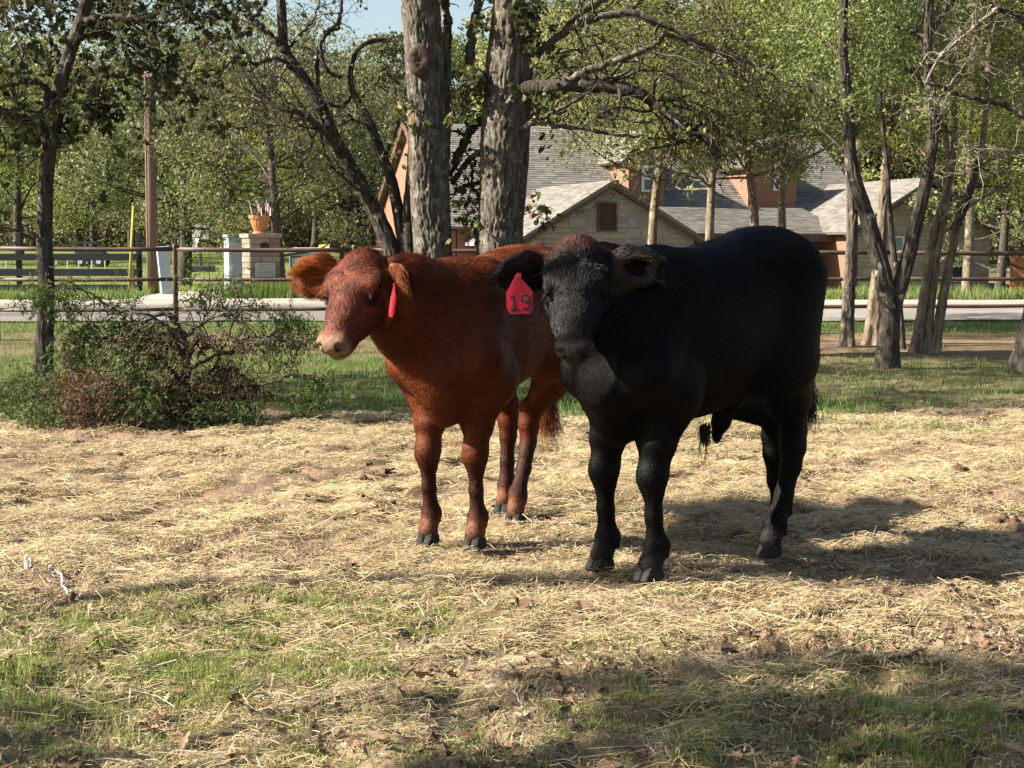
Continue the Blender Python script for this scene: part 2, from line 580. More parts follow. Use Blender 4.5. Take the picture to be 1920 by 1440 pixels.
def stones(wall, poly, v0, holes, limit, seed, cut_lo=None):
    g = np.random.default_rng(seed)
    us = [p[0] for p in poly]; ws = [p[1] for p in poly]
    cnt, w = 0, min(ws) + 0.02
    while w < max(ws):
        h = g.choice([0.20, 0.27, 0.34, 0.40])
        u = min(us) - g.uniform(0, 0.3)
        while u < max(us):
            L = g.choice([0.26, 0.36, 0.48, 0.62, 0.72]) * (0.85 if h < 0.25 else 1)
            parts = [(w, h)] if (h < 0.3 or g.random() < 0.6) else [(w, h * 0.5), (w + h * 0.5, h * 0.5)]
            for (w0, hh) in parts:
                cu, cw = u + L / 2, w0 + hh / 2
                a0, a1 = max(cu - L / 2 + 0.012, min(us)), min(cu + L / 2 - 0.012, max(us))
                z0, z1 = w0 + 0.012, w0 + hh - 0.012
                ok = a1 - a0 > 0.08 and all(inside(poly, x, z) for x in (a0 + .01, a1 - .01) for z in (z0, z1 + 0.02))
                if not ok and a1 - a0 > 0.2 and inside(poly, cu, z0) :
                    # trim the stone under the sloping edge
                    xs = [x for x in np.linspace(a0, a1, 9) if inside(poly, x, z1 + .02) and inside(poly, x, z0)]
                    if len(xs) > 2: a0, a1, ok = min(xs), max(xs), True
                for (h0, h1, k0, k1) in holes:
                    if a0 < h1 and a1 > h0 and z0 < k1 and z1 > k0:
                        if a0 < h0 - 0.08: a1 = min(a1, h0 - 0.01)
                        elif a1 > h1 + 0.08: a0 = max(a0, h1 + 0.01)
                        else: ok = False
                if ok and a1 - a0 > 0.08 and cnt < limit:
                    o = bpy.data.objects.new('stone', stone_mesh(int(g.integers(0, 16))))
                    COL.objects.link(o)
                    o.parent = wall
                    o.location = ((a0 + a1) / 2, v0 - 0.001, (z0 + z1) / 2)
                    o.scale = (a1 - a0, g.uniform(0.02, 0.045), z1 - z0)
                    cnt += 1
            u += L
        w += h
    return cnt


def louver(px0, px1, py0, py1, v):
    (u0, w1), (u1, w0) = hl(px0, py0, v), hl(px1, py1, v)
    m = MB()
    t = 0.07
    for (a, b, c, d) in ((u0, u0 + t, w0, w1), (u1 - t, u1, w0, w1), (u0 + t, u1 - t, w0, w0 + t), (u0 + t, u1 - t, w1 - t, w1)):
        m.box(((a + b) / 2, v - 0.04, (c + d) / 2), ((b - a) / 2, 0.05, (d - c) / 2))
    m.box(((u0 + u1) / 2, v + 0.01, (w0 + w1) / 2), ((u1 - u0) / 2 - t, 0.008, (w1 - w0) / 2 - t))
    f = m.build('louver_vent', FASCIA_M, house)
    n = int((w1 - w0 - 2 * t) / 0.10)
    sl = MB(); sl.box((0, 0, 0), ((u1 - u0) / 2 - t - .003, 0.035, 0.008), Matrix.Rotation(0.6, 3, 'X'))
    me = sl.mesh('slat'); me.materials.append(FASCIA_M)
    for i in range(n):
        link('slat', me, None, f, ((u0 + u1) / 2, v - 0.035, w0 + t + (i + .5) * (w1 - w0 - 2 * t) / n))
    return (u0, u1, w0, w1)


def window(px0, px1, py0, py1, v, glass, parent=house, rail=True, th=0.07):
    (u0, w1), (u1, w0) = hl(px0, py0, v), hl(px1, py1, v)
    m = MB()
    bars = [(u0, u0 + th, w0, w1), (u1 - th, u1, w0, w1), (u0 + th, u1 - th, w0, w0 + th), (u0 + th, u1 - th, w1 - th, w1)]
    if rail: bars.append((u0 + th, u1 - th, (w0 + w1) / 2 - th / 2, (w0 + w1) / 2 + th / 2))
    for (a, b, c, d) in bars: m.box(((a + b) / 2, v - 0.045, (c + d) / 2), ((b - a) / 2, 0.04, (d - c) / 2))
    f = m.build('window', WHITE_M, parent)
    for k, (c, d) in enumerate(((w0 + th, (w0 + w1) / 2 - th / 2), ((w0 + w1) / 2 + th / 2, w1 - th)) if rail else ((w0 + th, w1 - th),)):
        g = MB(); g.box(((u0 + u1) / 2, v - 0.03, (c + d) / 2), ((u1 - u0) / 2 - th, 0.006, (d - c) / 2))
        g.build('pane', GREENGLASS_M if (glass and k == 1) else GLASS_M, f)
    return (u0, u1, w0, w1)


# ---- front stone gable (v = 0)
GL, GLw = hl(985, 441)
GR, GRw = hl(1302, 455)
GA, GAw = hl(1145, 352)
eave = (GLw + GRw) / 2
pgab = [(GL, -0.3), (GR, -0.3), (GR, eave), (GA, GAw), (GL, eave)]
gw = wall_poly('stone_wall', pgab, 0, 0.3, STONE_W)
vent = louver(1119, 1156, 379, 434, -0.01)
lu0, lw1 = hl(1168, 459, 0); lu1, lw0 = hl(1252, 476, 0)
m = MB(); m.box(((lu0 + lu1) / 2, -0.03, (lw0 + lw1) / 2), ((lu1 - lu0) / 2, 0.045, (lw1 - lw0) / 2))
m.build('lintel', STONES[3], house)
gd0, gd1 = lu0 + 0.05, lu1 - 0.05
m = MB(); m.box(((gd0 + gd1) / 2, -0.012, (lw0 - 0.3) / 2 - 0.02), ((gd1 - gd0) / 2, 0.02, (lw0 + 0.3) / 2 - 0.02)); gdoor = m.build('garage_door', FASCIA_M, house)
for k in range(4):
    m = MB(); hh = (lw0 + 0.2) / 4
    m.box(((gd0 + gd1) / 2, -0.045, -0.2 + hh * (k + .5)), ((gd1 - gd0) / 2 - .06, 0.012, hh / 2 - 0.03)); m.build('panel', FASCIA_M, gdoor)
stones(gw, pgab, 0, [vent, (lu0, lu1, -1, lw1 + .02)], 170, 3)
for (a, b) in (((GL - 0.42, eave - 0.22), (GA, GAw + 0.12)), ((GA, GAw + 0.12), (GR + 0.42, eave - 0.22))):
    m = MB(); m.bar((a[0], -0.30, a[1]), (b[0], -0.30, b[1]), 0.05, 0.24, up=(0, 0, 1)); m.build('bargeboard', FASCIA_M, house)
    m = MB(); m.bar((a[0], -0.15, a[1] - 0.02), (b[0], -0.15, b[1] - 0.02), 0.25, 0.03, up=(0, 0, 1)); m.build('soffit', FASCIA_M, house)
D1 = 9.5
ov = 0.45
ridge_f, ridge_b = (GA, -0.34, GAw + 0.27), (GA, D1, GAw + 0.27)
roof_slope('roof', (GL - ov, D1, eave - 0.08), (GL - ov, -0.34, eave - 0.08), ridge_f, ridge_b)
roof_slope('roof', (GR + ov, -0.34, eave - 0.08), (GR + ov, D1, eave - 0.08), ridge_b, ridge_f)
wl = MB(); wl.box((GL + 0.15, 4.9, eave / 2 - .2), (0.15, 4.55, eave / 2 + 0.1)); wl.build('brick_wall', BRICK_M, house)
m = MB(); m.box((GL - ov + .02, 4.6, eave - 0.17), (0.05, 4.85, 0.07)); m.build('gutter', WHITE_M, house)
m = MB(); m.tube([(GL - .3, 3.0, eave - .2), (GL - .05, 3.0, eave - .45), (GL - .05, 3.0, -0.2)], 0.05, 6); m.build('downpipe', WHITE_M, house)
for (uu, vv) in ((GL + 1.6, 4.2), (GL + 2.6, 6.4), (GL + 1.1, 2.1)):     # small roof vents
    m = MB(); zz = eave - 0.08 + (GAw + 0.27 - eave + 0.08) * (uu - GL + ov) / (GA - GL + ov)
    m.box((uu, vv, zz + 0.06), (0.16, 0.16, 0.07)); m.build('roof_vent', FASCIA_M, house)

# ---- main roof behind (ridge runs along the house)
VM = 5.6                      # eave of the main body behind the porch
UL = hl(768, 420, 12)[0]; UR = hl(1640, 400, 6)[0]
ridge_w = hl(1100, 236, 11.0)[1]
roof_slope('roof', (UL - .3, VM, 2.55), (UR + .3, VM, 2.55), (UR + .3, 12.0, ridge_w), (UL - .3, 12.0, ridge_w), course=0.17)
roof_slope('roof', (UR + .3, 18.4, 2.55), (UL - .3, 18.4, 2.55), (UL - .3, 12.0, ridge_w), (UR + .3, 12.0, ridge_w), course=0.6)
for u_, nm in ((UL, 'gable_wall'), (UR, 'gable_wall')):
    m = MB()
    s_ = 0.25 if u_ == UL else -0.25
    m.prism([(u_, VM + .3, -0.3), (u_, 18.1, -0.3), (u_, 18.1, 2.4), (u_, 12.0, ridge_w - 0.18), (u_, VM + .3, 2.4)], (0, 0, 0), (s_, 0, 0))
    m.build(nm, BRICK_M, house)
for (a, b) in (((VM - .1, 2.42), (12.0, ridge_w - .06)), ((12.0, ridge_w - .06), (18.5, 2.42))):
    m = MB(); m.bar((UL - .28, a[0], a[1]), (UL - .28, b[0], b[1]), 0.05, 0.28, up=(0, 0, 1)); m.build('bargeboard', FASCIA_M, house)
m = MB(); m.box(((UL + UR) / 2, VM + 0.45, 1.15), ((UR - UL) / 2 - .3, 0.15, 1.40)); m.build('front_wall', BRICK_M, house)

# ---- porch: lean-to roof, beam, posts, dark front
PU0, PU1 = GR + ov + 0.02, hl(1592, 435, 2.2)[0]
pw0, pw1 = 2.28, 3.42
roof_slope('roof', (PU0, 2.0, pw0), (PU1, 2.0, pw0), (PU1, VM + 0.5, pw1), (PU0, VM + 0.5, pw1))
m = MB(); m.box(((PU0 + PU1) / 2, 2.1, pw0 - 0.17), ((PU1 - PU0) / 2, 0.09, 0.14)); m.build('porch_beam', FASCIA_M, house)
for t in (0.03, 0.36, 0.68, 0.97):
    m = MB(); m.box((PU0 + (PU1 - PU0) * t, 2.1, (pw0 - 0.32) / 2 - 0.15), (0.10, 0.10, (pw0 - 0.32) / 2 + 0.15)); m.build('porch_post', FASCIA_M, house)
m = MB(); m.box(((PU0 + PU1) / 2, VM - 0.05, 0.95), ((PU1 - PU0) / 2, 0.05, 1.25)); m.build('porch_front', DOOR_M, house)
m = MB(); m.box(((PU0 + PU1) / 2, 3.8, 0.02), ((PU1 - PU0) / 2, 1.8, 0.06)); m.build('porch_floor', STONE_W, house)

# ---- two brick dormers
def dormer(px0, px1, pyb, pyt, pyap, win, v):
    u0, wb = hl(px0, pyb, v); u1, wt = hl(px1, pyt, v)
    ua = (u0 + u1) / 2; wa = hl((px0 + px1) / 2, pyap, v)[1]
    d = MB(); d.prism([(u0, v, wb), (u1, v, wb), (u1, v, wt), (ua, v, wa), (u0, v, wt)][::-1], (0, 0, 0), (0, 4.2, 0))
    o = d.build('dormer', BRICK_M, house)
    w_ = window(*win, v - 0.02, False, o, th=0.09)
    for (a, b) in (((u0 - .32, wt - .16), (ua, wa + .08)), ((ua, wa + .08), (u1 + .32, wt - .16))):
        m = MB(); m.bar((a[0], v - .22, a[1]), (b[0], v - .22, b[1]), 0.05, 0.2); m.build('bargeboard', FASCIA_M, o)
    roof_slope('dormer_roof', (u0 - .36, v + 4.5, wt - .1), (u0 - .36, v - .26, wt - .1), (ua, v - .26, wa + .2), (ua, v + 4.5, wa + .2), parent=o)
    roof_slope('dormer_roof', (u1 + .36, v - .26, wt - .1), (u1 + .36, v + 4.5, wt - .1), (ua, v + 4.5, wa + .2), (ua, v - .26, wa + .2), parent=o)


dormer(1178, 1246, 400, 300, 250, (1203, 1233, 310, 360), 6.9)
dormer(1402, 1494, 400, 312, 268, (1450, 1470, 308, 358), 6.9)

# ---- right stone wing
VR_ = 0.6
RL, _w = hl(1600, 440, VR_); RR, _w2 = hl(1856, 435, VR_); RA, RAw = hl(1742, 345, VR_)
re_ = _w2 + 0.05
prw = [(RL, -0.3), (RR, -0.3), (RR, re_), (RA, RAw), (RL, re_)]
rw = wall_poly('stone_wall', prw, VR_, 0.3, STONE_W)
v2 = louver(1714, 1741, 368, 420, VR_ - .01)
wA = window(1666, 1692, 443, 530, VR_, True)
wB = window(1782, 1812, 468, 528, VR_, True)
stones(rw, prw, VR_, [v2, wA, wB], 240, 8)
for (a, b) in (((RL - 0.42, re_ - 0.22), (RA, RAw + 0.12)), ((RA, RAw + 0.12), (RR + 0.42, re_ - 0.22))):
    m = MB(); m.bar((a[0], VR_ - .30, a[1]), (b[0], VR_ - .30, b[1]), 0.05, 0.24); m.build('bargeboard', FASCIA_M, house)
    m = MB(); m.bar((a[0], VR_ - .15, a[1] - .02), (b[0], VR_ - .15, b[1] - .02), 0.25, 0.03); m.build('soffit', FASCIA_M, house)
roof_slope('roof', (RL - ov, 12, re_ - .08), (RL - ov, VR_ - .34, re_ - .08), (RA, VR_ - .34, RAw + .27), (RA, 12, RAw + .27))
roof_slope('roof', (RR + ov, VR_ - .34, re_ - .08), (RR + ov, 12, re_ - .08), (RA, 12, RAw + .27), (RA, VR_ - .34, RAw + .27))
for uu in (RL + .12, RR - .15):
    m = MB(); m.box((uu, VR_ + 6, 1.1), (0.12, 5.6, 1.4)); m.build('side_wall', BRICK_M, house)
# ================================================================== fences and roadside things
RUST_M = mat('rusty_pipe', (0.040, 0.022, 0.016), 0.6, (0.088, 0.054, 0.040), scale=14, bump=0.002, stretch=(0.3, 1, 1), spec=0.4)
FD = 21.5
pf = empty('pipe_fence', (0, FD, 0), 0, 'rusty brown pipe fence with three rails beside the lane', 'fence')
xs_ = [gx(330 + 335 * k, FD) for k in range(-3, 8)]
for zr_, px_off in ((at(0, 470, FD).z, 0), (at(0, 523, FD).z, 0), (at(0, 577, FD).z, 0)):
    for k in range(len(xs_) - 1):
        m = MB()
        a, b = xs_[k], xs_[k + 1]
        sg = [0, -0.007, -0.010, -0.006, 0]
        tilt = lambda x: -0.0045 * (x - 0) * (1 if zr_ > 1.1 else (-0.2 if zr_ > .8 else -1.0))
        m.tube([(a + (b - a) * t / 4, -0.0, zr_ + sg[t] + tilt(a + (b - a) * t / 4)) for t in range(5)], 0.031 if zr_ > 1.1 else 0.026, 10)
        m.build('rail', RUST_M, pf, smooth=True)
for k, x in enumerate(xs_):
    m = MB()
    top = at(0, 463, FD).z - 0.0045 * x
    m.tube([(x, 0.0, -0.3), (x, 0.0, top - 0.02), (x, 0.0, top + 0.012), (x, 0, top + 0.022)], [0.036, 0.036, 0.032, 0.014], 12)
    m.build('post', RUST_M, pf, smooth=True)

BLACKWOOD_M = mat('black_board', (0.008, 0.0105, 0.013), 0.7, (0.017, 0.021, 0.025), scale=10, bump=0.003, stretch=(0.4, 4, 4))
BD = 40.0
bf = empty('board_fence', (gx(262, BD), BD, float(gz(gx(262, BD), BD))), 0, 'black three-board fence across the lane', 'fence')
o_ = bf.location
px0s = [262, 37, -188, -413, -638]
for k, p in enumerate(px0s):
    x = gx(p, BD) - o_.x
    m = MB(); m.box((x, 0.07, 0.68), (0.065, 0.065, 0.82)); bevel(m.build('post', BLACKWOOD_M, bf), 0.01)
for (y0, y1) in ((475.5, 488.5), (504, 517.5), (533.5, 546)):
    z0, z1 = at(0, y1, BD).z - o_.z, at(0, y0, BD).z - o_.z
    for k in range(len(px0s) - 1):
        a, b = gx(px0s[k + 1], BD) - o_.x, gx(px0s[k], BD) - o_.x
        m = MB(); g_ = random.uniform(-.012, .012)
        m.bar((a + 0.004, -0.018, (z0 + z1) / 2 + g_), (b - 0.004, -0.018, (z0 + z1) / 2 - g_ * .4), 0.036, z1 - z0)
        m.build('board', BLACKWOOD_M, bf)

# small white sticks behind the black fence
STICK_M = mat('white_stake', (0.450, 0.450, 0.435), 0.6)
for p, (ya, yb) in {2: (494, 510), 14: (493, 509), 108: (487, 508), 129: (488, 508), 150: (485, 512), 174: (487, 513), 199: (490, 511)}.items():
    d = 58.0
    g0 = float(gz(gx(p, d), d)); z0 = at(p, yb, d).z; z1 = at(p, ya, d).z
    m = MB(); m.box((0, 0, (z1 - g0) / 2), (0.022, 0.022, (z1 - g0) / 2 + .04))
    o = m.build('garden_stake', STICK_M, loc=(gx(p, d), d, g0)); tag(o, 'thin white stake standing in the lawn behind the black fence', 'stake', 'white stakes in the lawn')

# utility pole
POLE_M = mat('pole_wood', (0.105, 0.066, 0.046), 0.9, (0.17, 0.115, 0.085), scale=9, bump=0.012, stretch=(6, 6, 0.35))
d = 37.5; x = gx(288, d); g0 = float(gz(x, d))
pole = empty('utility_pole', (x, d, g0), 0, 'brown wooden utility pole beyond the lane', 'pole')
PT_ = at(288, 122, d).z - g0
m = MB(); m.tube([(0, 0, -0.5), (0, 0, PT_ * .4), (0.01, 0, PT_ * .8), (0.012, 0, PT_)], [0.142, 0.134, 0.126, 0.122], 18); m.build('shaft', POLE_M, pole, smooth=True)
m = MB(); m.bar((0.02, -0.14, PT_ - .12), (0.36, -0.16, PT_ - .06), 0.035, 0.035); m.build('bracket', STICK_M, pole)
m = MB(); m.tube([(-0.09, -0.115, 0), (-0.075, -0.105, PT_ - .2)], 0.008, 6); m.build('ground_wire', RUST_M, pole)
# yellow guy guard and its wire
YEL_M = mat('yellow_guard', (0.29, 0.235, 0.04), 0.6, (0.34, 0.28, 0.055), scale=3)
d = 39.0; x = gx(243, d); g0 = float(gz(x, d)); top = at(250.5, 386, d)
gg_ = empty('guy_wire', (x, d, g0), 0, 'slanted yellow guy wire guard beside the utility pole', 'guy wire')
tp = Vector((top.x - x, 0, top.z - g0))
m = MB(); m.tube([(0, 0, -.05), tp * 0.5, tp], 0.034, 8); m.build('guard', YEL_M, gg_, smooth=True)
m = MB(); m.tube([tp * 0.99, Vector((gx(288, 37.5) - x, -1.5, 5.3))], 0.008, 5); m.build('wire', RUST_M, gg_)
m = MB(); m.box((0.06, 0.05, 0.32), (0.05, 0.05, 0.36)); m.box((0.06, 0.05, 0.52), (0.14, 0.03, 0.05)); ob = m.build('wooden_stake', POLE_M, loc=(x, d + 0.1, g0)); tag(ob, 'short brown wooden stake at the foot of the yellow guard', 'stake')

# leaning utility pedestal
PED_M = mat('pedestal_paint', (0.270, 0.323, 0.375), 0.5, (0.315, 0.367, 0.420), scale=4, wear=(0.375, 0.375, 0.360))
d = 36.5; x = gx(313, d); g0 = float(gz(x, d))
ped = empty('utility_pedestal', (x, d, g0), R(18), 'leaning blue-grey utility pedestal beside the wooden pole', 'utility box')
H_ = at(0, 466, d).z - g0
M_ = Matrix.Rotation(R(-5), 3, 'Y')
m = MB(); m.box((-0.03, 0, H_ / 2 - .03), (0.13, 0.13, H_ / 2), M_); bevel(m.build('cabinet', PED_M, ped), 0.015)
m = MB(); m.box((-0.03 - .045, 0, H_ + .0), (0.145, 0.145, 0.05), M_); bevel(m.build('lid', PED_M, ped), 0.012)
m = MB(); m.box((0.0, -0.135, H_ / 2 + .1), (0.09, 0.004, 0.22), M_); m.build('door', PED_M, ped)

# big green-grey utility box
BOX_M = mat('box_paint', (0.188, 0.240, 0.240), 0.5, (0.240, 0.292, 0.289), scale=3, wear=(0.465, 0.480, 0.450), wear_scale=3)
d = 38.5; x = gx(446, d); g0 = float(gz(x, d))
ub = empty('transformer_box', (x, d, g0), R(24), 'large teal grey utility box behind the brick mailbox', 'utility box')
H_ = at(0, 444, d).z - g0
m = MB(); m.box((0, 0, H_ / 2), (0.27, 0.24, H_ / 2)); bevel(m.build('cabinet', BOX_M, ub), 0.02)
m = MB(); m.box((0, 0, H_ + .02), (0.30, 0.27, 0.035)); bevel(m.build('lid', BOX_M, ub), 0.015)
m = MB(); m.box((0.0, -0.248, H_ / 2), (0.22, 0.006, H_ / 2 - .12)); m.build('door', BOX_M, ub)
m = MB(); m.box((0.15, -0.262, H_ * .55), (0.018, 0.012, 0.05)); m.build('latch', RUST_M, ub)

# brick mailbox pillar
d = 35.0
x = gx(491, d); g0 = float(gz(x, d)) + 0.0
MBY = R(24)
mbx = empty('brick_mailbox', (x, d, g0), MBY, 'square stone mailbox pillar with arched door under a terracotta planter', 'mailbox')
H_ = at(0, 446, d).z - g0
CREAM_M = mat('pillar_mortar', (0.240, 0.210, 0.168), 0.95, (0.300, 0.264, 0.216), scale=14, bump=0.004)
hw_ = 0.34
m = MB(); m.box((0, 0, H_ / 2 - .1), (hw_ - .02, hw_ - .02, H_ / 2 + .1)); m.build('core', CREAM_M, mbx)
LIGHTBRICK = [mat('pillar_stone_%s' % k, c, 0.9, c2, scale=8, bump=0.006) for k, c, c2 in (('tan', (0.163, 0.116, 0.082), (0.213, 0.158, 0.119)), ('rose', (0.149, 0.099, 0.074), (0.198, 0.139, 0.104)), ('cream', (0.208, 0.168, 0.124), (0.257, 0.218, 0.168)))]
g = np.random.default_rng(2)
wz = 0.0
rowh = 0.13
nrow = int(H_ / rowh)
bme = []
for k in range(3):
    mm = MB(); mm.box((0, 0, 0), (0.5, 0.5, 0.5)); me = mm.mesh('block'); me.materials.append(LIGHTBRICK[k]); bme.append(me)
for r in range(nrow):
    z = (r + .5) * H_ / nrow
    for face in range(4):
        L = 2 * hw_
        cuts = [0, L * (0.36 + .3 * (r % 2)), L]
        for a, b in zip(cuts[:-1], cuts[1:]):
            c = (a + b) / 2 - hw_
            if face == 0 and 1.0 < z < 1.27 and abs(c) < 0.34 and True:
                pass
            off = hw_ - .012
            lo = {0: (c, -off, z), 1: (off, c, z), 2: (-c, off, z), 3: (-off, -c, z)}[face]
            o = bpy.data.objects.new('stone_block', bme[int(g.integers(0, 3))]); COL.objects.link(o); o.parent = mbx
            o.location = lo
            o.scale = (b - a - .02, 0.035 + g.uniform(0, .012), H_ / nrow - .018)
            o.rotation_euler = (0, 0, [0, R(90), R(180), R(-90)][face])
m = MB(); m.box((0, 0, H_ + .045), (hw_ + .05, hw_ + .05, .045)); bevel(m.build('cap', LIGHTBRICK[2], mbx), .012)
# arched mail door
MAILDOOR_M = mat('mail_door', (0.009, 0.009, 0.011), 0.4)
zc = at(0, 467, d).z - g0
poly = [(-.095, -hw_ - .028, zc - .02), (.095, -hw_ - .028, zc - .02)] + [(.095 * math.cos(t), -hw_ - .028, zc + .06 + .095 * math.sin(t)) for t in np.linspace(0, math.pi, 9)]
m = MB(); m.prism(poly, (0, 0, 0), (0, 0.05, 0)); door = m.build('mail_door', MAILDOOR_M, mbx)
m = MB(); m.box((0, -hw_ - .036, zc + .12), (0.02, 0.01, 0.006)); m.build('handle', RUST_M, door)
PLQ_M = mat('plaque_stone', (0.300, 0.285, 0.262), 0.8, (0.360, 0.345, 0.323), scale=10)
pz0, pz1 = at(0, 519, d).z - g0, at(0, 492, d).z - g0
m = MB(); m.box((0, -hw_ - .022, (pz0 + pz1) / 2), (0.225, 0.016, (pz1 - pz0) / 2)); plq = m.build('plaque', PLQ_M, mbx)
INK_M = mat('plaque_carving', (0.150, 0.143, 0.135), 0.9)
m = MB()     # worn carved strokes, not legible in the photograph
for r_, (n_, hh) in enumerate(((9, .022), (6, .055), (9, .02))):
    for k in range(n_):
        zz = pz1 - .045 - r_ * .085
        xx = (k - (n_ - 1) / 2) * (.36 / n_)
        m.box((xx - .01, -hw_ - .039, zz), (.004, .002, hh / 2)); m.box((xx + .006, -hw_ - .039, zz + (hh * .3 if k % 2 else -hh * .3)), (.010, .002, .004))
m.build('carving', INK_M, plq)

# terracotta planter with three small flags
TERRA_M = mat('terracotta', (0.330, 0.128, 0.053), 0.8, (0.405, 0.180, 0.083), scale=6, bump=0.004)
hx = at(487, 438, d); 
pl = empty('terracotta_planter', (hx.x, hx.y, g0 + H_ + .09), 0, 'ribbed terracotta planter on the mailbox pillar', 'planter')
PH = (at(0, 404, d).z - (g0 + H_ + .09))
prof = [(0.0, 0.17), (0.03, 0.175), (0.05, 0.135), (0.09, 0.15), (0.2 * PH / .42, 0.19), (0.3 * PH / .42, 0.215), (PH - .07, 0.232), (PH - .065, 0.255), (PH, 0.26), (PH - .005, 0.235), (PH - .08, 0.22)]
m = MB(); n = 40
V = []
for (z, r) in prof:
    for k in range(n):
        rr = r * (1 + (0.03 * math.cos(k * 2 * math.pi / 2) if 0.08 < z < PH - .07 else 0)) * 0.94
        V.append((rr * math.cos(2 * math.pi * k / n), rr * math.sin(2 * math.pi * k / n), z))
m.add(V, [[i * n + k, i * n + (k + 1) % n, (i + 1) * n + (k + 1) % n, (i + 1) * n + k] for i in range(len(prof) - 1) for k in range(n)])
m.build('pot', TERRA_M, pl)
SOIL_M = mat('soil', (0.022, 0.015, 0.011), 0.95)
m = MB(); m.tube([(0, 0, PH - .09), (0, 0, PH - .06)], .21, 20); m.build('soil', SOIL_M, pl)
FR_M, FW_M, FB_M = mat('flag_red', (0.338, 0.022, 0.030), 0.7), mat('flag_white', (0.562, 0.555, 0.555), 0.7), mat('flag_blue', (0.015, 0.026, 0.120), 0.7)
for (fx, tx, tw, lab) in ((-0.14, -0.235, -.5, 'small striped flag leaning left in the planter'), (-0.03, -0.05, .3, 'small striped flag in the middle of the planter'), (0.12, 0.165, .5, 'small striped flag leaning right in the planter')):
    fl_ = empty('small_flag', (hx.x + fx, hx.y, g0 + H_ + .09 + PH - .08), 0, lab, 'flag', 'small flags in the terracotta planter')
    tp = Vector((tx - fx, 0.0, 0.42))
    m = MB(); m.tube([(0, 0, 0), tp], 0.006, 6); m.build('stick', FW_M, fl_)
    # drooping cloth in stripes
    dn = Vector((0.10 * (1 if tw > 0 else .6), -0.02, -0.16))
    for s in range(7):
        m = MB()
        a0, a1 = tp.lerp(tp * .5, s / 7), tp.lerp(tp * .5, (s + 1) / 7)
        V = []
        for t in range(6):
            q = dn * (t / 5) + Vector((0, 0.012 * math.sin(t * 2.1), -0.02 * (t / 5) ** 2))
            V += [a0 + q, a1 + q]
        m.add([tuple(v) for v in V], [[2 * t, 2 * t + 1, 2 * t + 3, 2 * t + 2] for t in range(5)])
        o = m.build('stripe', FR_M if s % 2 == 0 else FW_M, fl_)
    m = MB(); a0, a1 = tp, tp.lerp(tp * .5, .54)
    V = [a0 + Vector((0, -.004, 0)), a1 + Vector((0, -.004, 0)), a1 + dn * .45 + Vector((0, .004, 0)), a0 + dn * .45 + Vector((0, .004, 0))]
    m.prism([tuple(v) for v in V], (0, 0, 0), (0, -.002, 0)); m.build('canton', FB_M, fl_)

# basketball hoop
d = 55.0; x = gx(370, d); g0 = float(gz(x, d))
bh = empty('basketball_hoop', (x, d, g0), 0, 'portable basketball hoop with clear backboard on the lawn', 'basketball hoop')
STEEL_M = mat('dark_steel', (0.022, 0.025, 0.027), 0.5, (0.038, 0.041, 0.045), scale=6)
ACR_M = mat('backboard_acrylic', (0.36, 0.39, 0.34), 0.25, (0.44, 0.47, 0.41), scale=2, spec=0.5)
(bx0, bz1), (bx1, bz0) = (at(336, 416, d).x - x, at(0, 416, d).z - g0), (at(394, 451, d).x - x, at(0, 451, d).z - g0)
m = MB(); m.box(((bx0 + bx1) / 2, 0, (bz0 + bz1) / 2), ((bx1 - bx0) / 2 - .03, .015, (bz1 - bz0) / 2 - .03)); m.build('backboard', ACR_M, bh)
m = MB()
for a, b, c, e in ((bx0, bx1, bz0, bz0 + .05), (bx0, bx1, bz1 - .05, bz1), (bx0, bx0 + .05, bz0 + .05, bz1 - .05), (bx1 - .05, bx1, bz0 + .05, bz1 - .05)):
    m.box(((a + b) / 2, 0, (c + e) / 2), ((b - a) / 2, .03, (e - c) / 2))
m.build('backboard_frame', STEEL_M, bh)
m = MB(); cx_ = (bx0 + bx1) / 2; zz = bz0 + .12
for a, b, c, e in ((cx_ - .22, cx_ + .22, zz, zz + .03), (cx_ - .22, cx_ + .22, zz + .33, zz + .36), (cx_ - .22, cx_ - .19, zz + .03, zz + .33), (cx_ + .19, cx_ + .22, zz + .03, zz + .33)):
    m.box(((a + b) / 2, -.019, (c + e) / 2), ((b - a) / 2, .003, (e - c) / 2))
m.build('target_square', FW_M, bh)
m = MB(); m.tube([(cx_ + .2 * math.cos(t), -.24 + .2 * math.sin(t), bz0 + .1) for t in np.linspace(0, 2 * math.pi, 17)], .012, 6); m.build('rim', FR_M, bh)
m = MB()
for k in range(10):
    t, t2 = 2 * math.pi * k / 10, 2 * math.pi * (k + 1) / 10
    for s in (1, -1):
        m.tube([(cx_ + .2 * math.cos(t), -.24 + .2 * math.sin(t), bz0 + .1), (cx_ + .14 * math.cos(t + s * .35), -.24 + .14 * math.sin(t + s * .35), bz0 - .1), (cx_ + .11 * math.cos(t + s * .7), -.24 + .11 * math.sin(t + s * .7), bz0 - .28)], .009, 4)
m.build('net', FW_M, bh)
m = MB(); m.tube([(0.05, .5, 0), (0.05, .5, bz0 - .3), (.0, .05, bz0 + .3)], .05, 8); m.build('hoop_pole', STEEL_M, bh)
m = MB(); m.box((.05, .7, .12), (.4, .55, .12)); bevel(m.build('base', STEEL_M, bh), .05)

